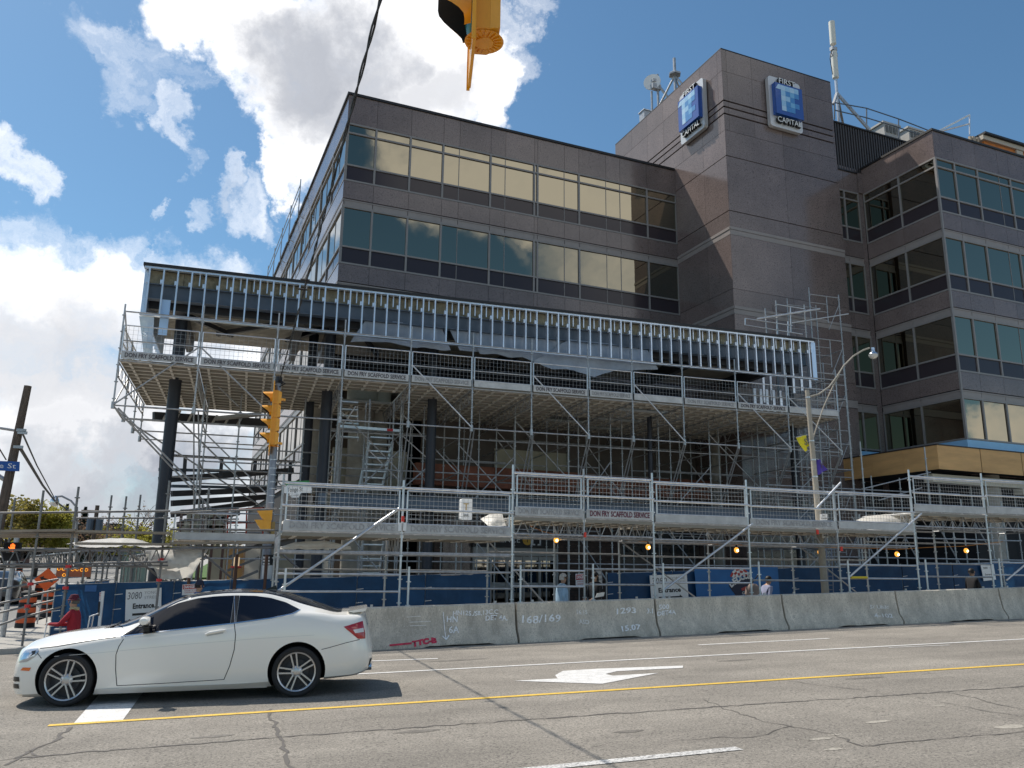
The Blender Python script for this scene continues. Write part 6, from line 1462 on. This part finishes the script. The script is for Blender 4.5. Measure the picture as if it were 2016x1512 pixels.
    def tyre(): return MB().lathe([(.245,.095),(.255,.118),(.285,.125),(.308,.112),(.317,.085),(.319,0),(.317,-.085),(.300,-.12),(.245,-.11)],n=44).mesh('tyre', RUBBER, True)
    def disc(): return MB().lathe([(.0,.03),(.15,.03),(.15,.015),(.0,.015)],n=28).lathe([(0,-.02),(.222,-.02)],n=28).mesh('brake_disc', RIMD, True)
    for wx in (1.39,-1.39):
        for s in (1,-1):
            W_ = T((wx,s*.755,.315)) @ Matrix.Rotation(-s*pi/2,4,'X') @ Matrix.Rotation(.3*wx,4,'Z')
            w = link('wheel', cached('wdisc',disc), W_, car); link('tyre', cached('wtyre',tyre), W_, w); link('rim', cached('wrim',rim), W_, w)
    return car
A, B = gp(125,1392), gp(582,1373); ex = (A-B).normalized(); ey = V((0,0,1)).cross(ex).normalized(); ez = ex.cross(ey)
O = (A+B)/2 - ey*.84; 
CM = Matrix(((ex.x,ey.x,ez.x,O.x),(ex.y,ey.y,ez.y,O.y),(ex.z,ey.z,ez.z,O.z+.004),(0,0,0,1)))
PEARL = mat('pearl_white',(.86,.825,.755),.24,coat=1.)
coupe = make_coupe('coupe_car','pearl white two door coupe with dark windows and five spoke wheels on the road', CM, PEARL)
def far_car(px, py, yaw, label, col, nm):
    p = gz(px,py); M = T(p) @ Matrix.Rotation(yaw,4,'Z'); return make_coupe('parked_car', label, M, mat(nm,col,.3,coat=.8), True, 'cars on the side street')
far_car(2,1186,pi/2+.08,'dark grey car at the left edge on the side street',(.05,.05,.055),'paint_dark')
far_car(88,1104,pi/2,'small far dark blue car on the side street',(.05,.07,.12),'paint_blue')
far_car(62,1100,pi/2,'small far pale car on the side street, left of the blue one',(.45,.45,.46),'paint_pale')
# ------------------------------------------------------------------ steel frame and site things at the left corner
o = thing('lower_canopy','dark steel frame of a lower canopy under construction at the left corner','canopy',(yp(318,1040,30).x,30,0))
def bm_(a, b, w, h, m=DBEAM, Y0=30., Y1=33., name='beam'): MB().bar(yp(*a,Y0),yp(*b,Y1),w*.7,h*.72).build(name, m, o)
for a, b, w, h, m in (((324,896),(580,909),.12,.12,WOODP),((313,924),(575,931),.12,.14,BEAM),((313,945),(577,926),.16,.30,DBEAM),((338,957),(528,961),.12,.14,BEAM),((338,972),(535,964),.16,.28,DBEAM),((338,991),(530,978),.16,.28,DBEAM),((338,1013),(502,990),.16,.28,DBEAM),((350,1033),(470,1010),.16,.24,DBEAM),((302,820),(540,834),.2,.45,DBEAM)): bm_(a,b,w,h,m)
for px, y0, y1 in ((318,898,962),(365,899,945),(437,902,938),(503,906,932),(572,908,962),(545,930,965)): bm_((px,y0),(px-3,y1),.16,.16,DBEAM,30.,30.,'post')
for k in range(7): bm_((331+k*24,806+k*3),(322+k*24,826+k*2),.10,.05,GALVL,31,29.6,'purlin')
MB().box((yp(310,1000,30.2).x,30.1,0),(yp(323,1000,30.2).x,30.5,yp(315,958,30.2).z)).build('wall_end', CONC, o)
p = yp(440,815,28.5); MB().bar(yp(425,824,28.4),yp(515,815,28.4),.35,.10).build('lift_rail', CONC, o)
o = thing('scissor_lift','red railed work platform among the dark steel frame','platform',(yp(480,1060,29).x,29,0))
for a, b in (((447,1004),(520,1000)),((447,1030),(520,1028)),((450,1060),(520,1060)),((449,1000),(447,1062)),((486,1000),(484,1062)),((519,998),(517,1062))): MB().bar(yp(*a,29),yp(*b,29),.05,.05).build('rail', mat('lift_red',(.48,.05,.02),.5), o)
MB().bar(yp(450,1066,29),yp(520,1066,29),1.2,.15).build('platform', mat('lift_grey',(.2,.2,.2),.6), o)
q0, q1 = yp(450,1064,29.2), yp(516,1064,29.2)
for s in (0,1):
    for k in range(5): z0, z1 = .2+(q0.z-.3)*k/5, .2+(q0.z-.3)*(k+1)/5; MB().bar((q0.x+.05,29.2+s*.6,z0),(q1.x-.05,29.2+s*.6,z1),.06,.08).build('scissor_arm', MATS['lift_grey'], o)
o = thing('formwork','pale timber formwork boards stacked behind the corner scaffold','formwork',(yp(390,1065,27).x,27.5,0))
for k in range(4): a, b = yp(350+k*6,1062-k*15,27.6), yp(445,1060-k*16,27.6); MB().bar(a,b,.06,.34).build('board', PLY if k in (0,) else CONCB, o)
for k in range(5): a = yp(352+k*22,1068,27.5); MB().bar((a.x,27.45,0),(a.x,27.45,yp(352,1005,27.5).z),.08,.08).build('stud', WOODT, o)
o = thing('site_panel_wall','tan and beige plywood wall panels behind the corner hoarding','panel wall',(yp(480,1140,30).x,30.5,0))
for k in range(7): a, b = yp(412+k*34,1078,30.5), yp(444+k*34,1150,30.5); box('panel',(a.x,30.5,0),(b.x,30.55,a.z),(CONCB,PLY,TARP,CONC)[k%4],o)

# ------------------------------------------------------------------ trees and far buildings at the end of the side street
def leaf_quads(a, centres, n, size, r):
    for c, rad in centres:
        for _ in range(n):
            d = V((r.gauss(0,1),r.gauss(0,1),r.gauss(0,1))).normalized()*rad*(r.random()**.45); p = c+V((d.x,d.y,d.z*.8))
            u = V((r.uniform(-1,1),r.uniform(-1,1),r.uniform(-.6,.6))).normalized(); w = u.cross(V((r.uniform(-1,1),r.uniform(-1,1),r.uniform(-1,1)))).normalized(); s = size*r.uniform(.5,1.3)
            a.add([p-u*s-w*s*.6,p+u*s-w*s*.6,p+u*s+w*s*.6,p-u*s+w*s*.6],[(0,1,2,3)])
BARK = mat('bark',(.055,.042,.033),.9,vary=.3,vscale=2)
def tree(label, px, top, base_px, D, rad, m, seed, kind='broad', dens=70, lsize=.24):
    lsize *= .5; dens = int(dens*3)
    r = random.Random(seed); b = yp(px,base_px,D); b.z = GZ(b.x,D); H = yp(px,top,D).z-b.z
    o = thing('tree', label, 'tree', b, 'trees along the far side street')
    tr = MB().tube([b,b+V((.1,0,H*.35)),b+V((0,.1,H*.75))],[H*.03,H*.02,H*.008],8); cs = []
    if kind == 'conifer':
        tr.tube([b+V((0,0,H*.7)),b+V((0,0,H))],[H*.01,.01],6); a = MB()
        for k in range(int(dens*26)):
            t = r.random()**.8; z = H*(.12+.88*t); R = rad*(1-t)*(.55+.45*abs(sin(t*26)))*r.uniform(.3,1.05); an = r.uniform(0,2*pi); p = b+V((R*cos(an),R*sin(an),z-.12*R)); u = V((cos(an),sin(an),-.35)); w = V((-sin(an),cos(an),.1)); s = lsize*r.uniform(.6,1.3)
            a.add([p-u*s-w*s*.35,p+u*s-w*s*.25,p+u*s+w*s*.25,p-u*s+w*s*.35],[(0,1,2,3)])
    else:
        a = MB()
        for k in range(9 if kind == 'broad' else 26):
            an = r.uniform(0,2*pi); z0 = H*r.uniform(.25,.6); rr_ = rad*r.uniform(.3,.85); tip = b+V((rr_*cos(an),rr_*sin(an),min(H*.95,z0+H*r.uniform(.15,.42))))
            mid = (b+V((0,0,z0))).lerp(tip,.5)+V((0,0,H*.05)); tr.tube([b+V((0,0,z0)),mid,tip],[H*.010,H*.006,H*.002],5); cs.append((tip,rad*r.uniform(.26,.45)))
            if kind != 'broad':
                for q in range(4): t2 = tip+V((r.uniform(-1,1),r.uniform(-1,1),r.uniform(-.2,1)))*rad*.35; tr.tube([mid.lerp(tip,.3+.15*q),t2],[H*.0035,H*.001],4)
        if kind == 'broad': cs += [(b+V((r.uniform(-.5,.5)*rad,r.uniform(-.5,.5)*rad,H*r.uniform(.5,.85))),rad*.42) for _ in range(8)]
        leaf_quads(a, cs, dens if kind == 'broad' else dens//4, lsize, r)
    tr.build('trunk', BARK, o, True); a.build('crown', m, o)
LG = mat('leaf_spring',(.30,.28,.045),.7,vary=.4,vscale=.9,transl=.5); LO = mat('leaf_olive',(.24,.20,.05),.7,vary=.4,vscale=.9,transl=.5); LC = mat('leaf_conifer',(.04,.07,.045),.8,vary=.4,vscale=1.2,transl=.5); LR = mat('leaf_bud',(.22,.14,.09),.8,vary=.3,vscale=1.,transl=.5)
for args in (('big olive green tree behind the wooden pole',8,972,1075,70,2.4,LO,1,'broad',45,.20),('low olive tree left of the wooden pole',-80,985,1080,75,4.0,LO,11,'broad',80,.28),('yellow green spring tree right of the wooden pole',75,1000,1085,72,2.6,LG,2,'broad',100,.2),('second yellow green spring tree further right',100,1016,1085,75,1.6,LG,3,'broad',60,.2),('narrow dark spruce left of the brown budding tree',121,992,1085,78,1.5,LC,4,'conifer',60,.22),('broad dark spruce behind the brown budding tree',158,998,1085,84,2.4,LC,5,'conifer',70,.24),('brown budding tree with fine twigs',172,1018,1085,80,3.4,LR,6,'bare',60,.16),('bare leafless tree left of the black column',268,1000,1085,62,2.2,LR,7,'bare',20,.1),('yellow budding tree beside the black column',300,1022,1090,58,2.0,LG,8,'bare',90,.14),('olive shrub tree at the foot of the black column',318,1050,1095,52,1.4,LG,9,'broad',60,.14),('brown budding tree at the far left',40,1030,1085,90,3.0,LR,10,'bare',60,.16),('yellow green tree far down the street',215,1040,1090,95,3.2,LG,12,'broad',60,.22)): tree(*args)
rb_ = random.Random(5)
a = MB(); leaf_quads(a,[(V((-75+k*6.5,150+rb_.uniform(-6,6),GZ(-75+k*6.5,150)+rb_.uniform(.5,2.5))),rb_.uniform(2.5,4.2)) for k in range(24)],130,.5,rb_); tag(a.build('far_woods', mat('leaf_far',(.16,.14,.08),.8,vary=.5,vscale=.15)), kind='stuff')
for lab, px0, px1, top, D, col in (('low brown brick house beyond the side street trees',20,70,1030,105,(.16,.09,.07)),('low grey shop building beyond the side street',190,250,1048,120,(.22,.21,.20)),('pale shop building at the far end of the side street',120,170,1052,115,(.33,.30,.27))):
    p, q = yp(px0,1085,D), yp(px1,1085,D); z = yp(px0,top,D).z; g0 = GZ(p.x,D)-.5; o = thing('far_house', lab, 'house', ((p.x+q.x)/2,D,g0)); wm = mat('wall_'+str(px0),col,.85,vary=.15,vscale=.6)
    MB().box((p.x,D,g0),(q.x,D+8,z)).build('wall', wm, o); MB().prism([(p.x-.3,z),(q.x+.3,z),(q.x-.8,z+1.2),(p.x+.8,z+1.2)],D-.3,D+8.3,lambda u,v,w:(u,w,v)).build('roof', CAP, o)
    for k in range(3): x = p.x+(q.x-p.x)*(.2+.28*k); MB().box((x-.5,D-.04,g0+1.4),(x+.5,D-.01,g0+2.6)).build('window', SPANDREL, o)
for px, top, D in ((192,995,66),(244,1035,90),(210,1030,110)):
    p = yp(px,top,D); o = thing('utility_pole', {192:'dark stubby pole top with transformers far down the street',244:'small far utility pole with a cross arm',210:'thin far utility pole left of the cross arm one'}[px], 'pole', (p.x,D,GZ(p.x,D))); MB().tube([(p.x,D,GZ(p.x,D)),(p.x,D,p.z)],.14).build('shaft', WOODP, o)
    MB().box((p.x-1.0,D-.08,p.z-.5),(p.x+1.0,D+.08,p.z-.35)).build('cross_arm', WOODP, o)
    if px == 192:
        for s in (-.3,.3): MB().lathe([(0,0),(.25,0),(.25,.9),(0,.9)],n=10,M=T((p.x+s,D-.2,p.z-1.9))).build('transformer', BEAM, o)

# ------------------------------------------------------------------ people
SKIN = mat('skin',(.42,.25,.17),.6); 
def person(label, base, yaw, H, top, legs, hair, hairlen=.0, pose='walk', lean=0., arms=None, hat=None, skin=SKIN, skirt=False, group=None):
    s = H/1.72; o = bpy.data.objects.new('person', None); COL.objects.link(o); o.matrix_basis = T(V(base)) @ Matrix.Rotation(yaw,4,'Z'); F[o.name] = I4.copy(); tag(o,label,'person')
    # figure faces +x; y is its left; joints: point, radius
    J = {}; hipz = .90 if pose != 'sit' else .50
    lx = sin(lean)
    def up(z, f=0., y=0.): return V((lx*(z-hipz)+f, y, z if pose != 'sit' else z))
    dz = hipz-.90
    J['pelvis'] = (V((0,0,hipz+.03)),.145); J['belly'] = (up(hipz+.20),.135); J['chest'] = (up(hipz+.42),.165); J['neck'] = (up(hipz+.58),.062); 
    E_ = [('pelvis','belly'),('belly','chest'),('chest','neck')]
    head = up(hipz+.74,.03)
    J['chin'] = (up(hipz+.63,.025),.066); J['head'] = (head,.108); E_ += [('neck','chin'),('chin','head')]
    for sd, sg in (('l',1),('r',-1)):
        J['sh'+sd] = (up(hipz+.50,0,sg*.175),.068); E_.append(('chest','sh'+sd))
        ar = (arms or {}).get(sd) or ((.10,.03,.20),(.22,.02,.02)) 
        el, wr = (ar[0],ar[1])
        J['el'+sd] = (up(hipz+el[2],el[0],sg*(.22+el[1])),.050); J['wr'+sd] = (up(hipz+wr[2],wr[0],sg*(.20+wr[1])),.034); J['hd'+sd] = (J['wr'+sd][0]+(J['wr'+sd][0]-J['el'+sd][0]).normalized()*.09,.036)
        E_ += [('sh'+sd,'el'+sd),('el'+sd,'wr'+sd),('wr'+sd,'hd'+sd)]
        J['hip'+sd] = (V((0,sg*.09,hipz-.03)),.105); E_.append(('pelvis','hip'+sd))
        if pose == 'sit': kn, an = V((.42,sg*.11,.50)), V((.44,sg*.11,.09))
        else:
            st_ = (.20 if sd == 'l' else -.22) if pose == 'walk' else .02*sg; kn, an = V((st_*.6+.04,sg*.095,.50)), V((st_*(1.0 if st_ > 0 else 1.25),sg*.09,.09 if st_ >= 0 else .13))
        J['kn'+sd] = (kn,.068); J['an'+sd] = (an,.045); J['to'+sd] = (an+V((.15,0,-.05)),.036)
        E_ += [('hip'+sd,'kn'+sd),('kn'+sd,'an'+sd),('an'+sd,'to'+sd)]
    names = list(J); me = bpy.data.meshes.new('body'); me.from_pydata([J[n][0]*s for n in names],[(names.index(a),names.index(b)) for a,b in E_],[])
    t = bpy.data.objects.new('body',me); COL.objects.link(t); md = t.modifiers.new('s','SKIN'); md.use_smooth_shade = True
    sv = me.skin_vertices[0].data
    for i, n in enumerate(names): sv[i].radius = (J[n][1]*s*(1.18 if n in ('chest','pelvis','belly') else 1),J[n][1]*s); sv[i].use_root = (n == 'pelvis')
    t.modifiers.new('d','SUBSURF').levels = 2
    dg = bpy.context.evaluated_depsgraph_get(); dg.update(); bm_e = bpy.data.meshes.new_from_object(t.evaluated_get(dg)); bpy.data.objects.remove(t)
    bm_e.materials.clear(); 
    for m in (top,legs,skin,RUBBER): bm_e.materials.append(m)
    hs = head*s
    for p in bm_e.polygons:
        c = p.center; best = min(names, key=lambda n: (J[n][0]*s-c).length-J[n][1]*s*.6); mi = 0
        if best in ('head','chin','hdl','hdr') or (best == 'neck' and c.z > (J['neck'][0].z+.0)*s): mi = 2
        elif best[:2] in ('kn','hi') or (best[:3] == 'pel' and c.z < (hipz-.02)*s and not skirt): mi = 1
        elif best[:2] in ('an',): mi = 1
        elif best[:2] == 'to': mi = 3
        p.material_index = mi
    bm_e.name = 'body'; bod = link('body', bm_e, I4, o)
    R = .094*s
    a = MB()                                                         # hair as a cap following the skull
    for i in range(9):
        for j in range(16): pass
    ph0 = [(R*1.10*sin(q), R*1.12*cos(q)) for q in [pi*.0+k*pi*.56/8 for k in range(9)]]
    a.lathe([(max(r0,.0005),z0) for r0,z0 in ph0], n=18, M=T(hs+V((-.022*s,0,.018*s))) @ Matrix.Rotation(-.42,4,'Y') @ Matrix.Diagonal((1.06,.92,1,1)))
    if hairlen: a.lathe([(R*.9,.0),(R*1.05,-.05*s),(R*.95,-hairlen*s),(R*.5,-hairlen*s-.01)], n=14, M=T(hs+V((-.035*s,0,.0))) , a0=pi*.42, a1=pi*1.58)
    a.build('hair', hair, o, True)
    nose = MB().lathe([(.0,.035*s),(.012*s,.01*s),(.017*s,-.012*s),(0,-.018*s)],n=8,M=T(hs+V((.098*s,0,-.012*s)))); nose.build('nose', skin, o, True)
    for sg in (1,-1):
        MB().lathe([(0,.008*s),(.012*s,0),(0,-.008*s)],n=8,M=T(hs+V((.088*s,sg*.036*s,.018*s))) @ Matrix.Rotation(pi/2,4,'Y')).build('eye', BLACK, o); MB().lathe([(.0,.03*s),(.018*s,.012*s),(.014*s,-.02*s),(0,-.03*s)],n=8,M=T(hs+V((-.005*s,sg*.095*s,0)))).build('ear', skin, o, True)
    MB().box((.086*s,-.025*s,-.058*s),(.096*s,.025*s,-.05*s),T(hs)).build('mouth', mat('lips',(.30,.10,.09),.5), o)
    for sd in ('l','r'):                                             # fingers
        h0, w0 = J['hd'+sd][0]*s, J['wr'+sd][0]*s; d = (h0-w0).normalized(); sx = d.cross(V((0,0,1))).normalized() if abs(d.z) < .95 else V((1,0,0)); f = MB()
        for k, L_ in enumerate((.060,.072,.068,.052)): q = h0+sx*(.027-.018*k)*s+d*.02*s; f.tube([q,q+d*L_*.6*s,q+d*L_*s+V((0,0,-.018*s))],[.009*s,.0085*s,.006*s],6)
        q = h0+sx*.03*s-d*.02*s; f.tube([q,q+sx*.025*s+d*.03*s,q+sx*.022*s+d*.06*s],[.010*s,.009*s,.007*s],6); ff = f.build('fingers', skin, o, True); ff['kind'] = 'stuff'
    if hat:
        MB().lathe([(.0,.13*s),(R*.75,.12*s),(R*1.12,.05*s),(R*1.16,.02*s),(R*1.45,-.0),(R*1.45,.008),(R*1.1,.02*s)],n=18,M=T(hs+V((-.01*s,0,.022*s)))).build('hat', hat, o, True)
    if skirt:
        MB().lathe([(.10*s,(hipz+.56)*s),(.19*s,(hipz+.48)*s),(.215*s,(hipz+.34)*s),(.225*s,(hipz+.1)*s),(.235*s,(hipz-.14)*s),(.275*s,(hipz-.40)*s),(.262*s,(hipz-.40)*s)],n=22,M=T((lx*.3*s,0,0)) @ Matrix.Diagonal((.80,1.08,1,1))).build('coat', top, o, True)
    return o, J, s
def cloth_m(n, c): return mat(n, c, .85, vary=.18, vscale=6, bump=.25, bscale=12)
def at_head(px, py, Y, H): p = yp(px,py,Y); return p
# in order: seated woman, coat woman, woman with papers, man with the bag, man at the right, worker
def stand(px, py, Y, H): p = yp(px,py,Y); return V((p.x,Y,p.z-H))
b = yp(147,1194,17.6); base = V((b.x+.05,17.6,b.z-1.13*.86))
o, J, s = person('seated person in a dark red jacket and maroon hat, forearms stretched out to the left', base, pi-.25, 1.48, cloth_m('jacket_red',(.30,.012,.025)), cloth_m('trousers_dark',(.03,.03,.035)), mat('hair_grey',(.10,.09,.08),.8), .05, 'sit', .10, {'l':((.20,.02,.26),(.44,-.10,.26)),'r':((.22,.02,.24),(.44,-.10,.24))}, mat('hat_maroon',(.10,.012,.025),.9,bump=.5,bscale=40))
MB().lathe([(.085*s,-.03*s),(.105*s,.0),(.085*s,.04*s)],n=14,M=T((J['neck'][0]*s))).build('scarf', mat('scarf_tan',(.40,.32,.18),.8,vary=.3,vscale=20), o, True)
ch = thing('wheeled_walker','grey wheeled walker with a seat under the person in the dark red jacket','walker',base)
for dx in (-.24,.24):
    for dy in (-.2,.2): MB().tube([base+V((dx,dy,0)),base+V((dx*.9,dy,.44))],.014).build('leg', GALVL, ch)
MB().box(tuple(base+V((-.22,-.2,.37))),tuple(base+V((.22,.2,.40)))).build('seat', BLACK, ch)
for dy in (-.2,.2): MB().tube([base+V((.24,dy,.4)),base+V((.26,dy,.80)),base+V((.34,dy,.83))],.014).build('back_tube', GALVL, ch)
MB().tube([base+V((-.5,-.12,-.0)),base+V((-.46,-.08,.68)),base+V((-.40,-.06,.70))],.012).build('cane', WHITE, ch)
b = stand(1105,1131,19.4,1.52)
person('white haired person in a pale blue coat walking past the station doors', b, -.12, 1.52, cloth_m('coat_blue',(.34,.50,.66)), cloth_m('trousers_grey',(.10,.10,.11)), mat('hair_white',(.50,.48,.45),.8), .07, 'walk', .06, {'l':((.02,.03,.22),(.10,.03,.0)),'r':((-.02,.03,.22),(.10,.03,.0))}, skirt=True)
b = stand(1172,1128,20.6,1.60)
o, J, s = person('dark haired person in black holding white papers behind a scaffold post', b, pi+.5, 1.60, cloth_m('top_black',(.015,.015,.018)), cloth_m('trousers_brown',(.05,.035,.03)), mat('hair_black',(.012,.010,.010),.6), .22, 'stand', .0, {'l':((.06,.02,.20),(.26,-.05,.12)),'r':((.06,.02,.20),(.26,-.05,.12))})
q = yp(1181,1172,20.3); tag(MB().prism([(-.13,-.06),(.11,-.02),(.14,.08),(-.08,.05)],0,.01,lambda u,v,w:(q.x+u,20.3+w,q.z+v)).build('paper_sheets', WHITE),'white printed papers held in front of the person in black','papers')
b = stand(1500,1136,20.4,1.58)
o, J, s = person('dark haired person in a lavender jacket stooping beside the blue banner', b, .05, 1.58, cloth_m('jacket_lavender',(.27,.29,.42)), cloth_m('trousers_navy',(.02,.025,.05)), MATS['hair_black'], .03, 'walk', .32, {'l':((.0,.02,.22),(-.10,.05,.04)),'r':((.0,.02,.22),(-.12,.05,.06))})
q = yp(1483,1166,20.1); d = thing('shoulder_bag','big beige bag carried at the back of the person in lavender','bag',(q.x,20.1,q.z-.25))
MB().lathe([(0,-.22),(.16,-.20),(.24,-.05),(.20,.12),(.10,.22),(0,.24)],n=16,M=T(q) @ Matrix.Diagonal((1.1,.6,1,1))).build('bag_body', cloth_m('bag_beige',(.24,.19,.17)), d, True); MB().tube([q+V((-.05,0,.22)),q+V((.15,-.1,.5)),q+V((.3,.05,.42))],.015).build('strap', BLACK, d)
b = stand(1910,1121,20.6,1.66)
person('person in a black shirt with bare forearms walking before the far right sheeting', b, .1, 1.66, MATS['top_black'], MATS['trousers_brown'], MATS['hair_black'], .04, 'walk', .05, {'l':((.06,.02,.20),(.22,.0,.0)),'r':((.06,.02,.20),(.20,.02,-.02))})
b = stand(389,1147,20.2,1.50)
person('person in a blue top and dark cap beside the danger sign behind the car', b, .4, 1.50, cloth_m('top_blue',(.03,.12,.36)), MATS['trousers_dark'], MATS['hair_black'], .02, 'stand', .05, None, mat('cap_dark',(.02,.025,.05),.8))
# ------------------------------------------------------------------ past 300 of one part on one thing: the smallest become one joined part
def join_excess(thing_, base, keep=296):
    ch = [c for c in thing_.children if c.name.split('.')[0] == base and not c.children]
    if len(ch) <= keep: return
    def size(c):
        w = RB @ (c.matrix_basis @ V((.5,.5,.5))) if thing_ is bld else c.matrix_basis @ V((0,0,.5))
        s = c.matrix_basis.to_scale(); return max(s)*sorted(s)[1]/max(4,(w-EYE).length)**2
    ch.sort(key=size, reverse=True); a = MB(); ms = []
    for c in ch[keep-1:]:
        m = c.data.materials[0]
        if m not in ms: ms.append(m)
        a.cur = ms.index(m); a.add([c.matrix_basis @ v.co for v in c.data.vertices], [tuple(p.vertices) for p in c.data.polygons]); bpy.data.objects.remove(c)
    a.build(base, ms, thing_)['kind'] = 'stuff'
for t_, b_ in ((bld,'mullion'),(bld,'granite_panel'),(up,'ledger')): join_excess(t_, b_)
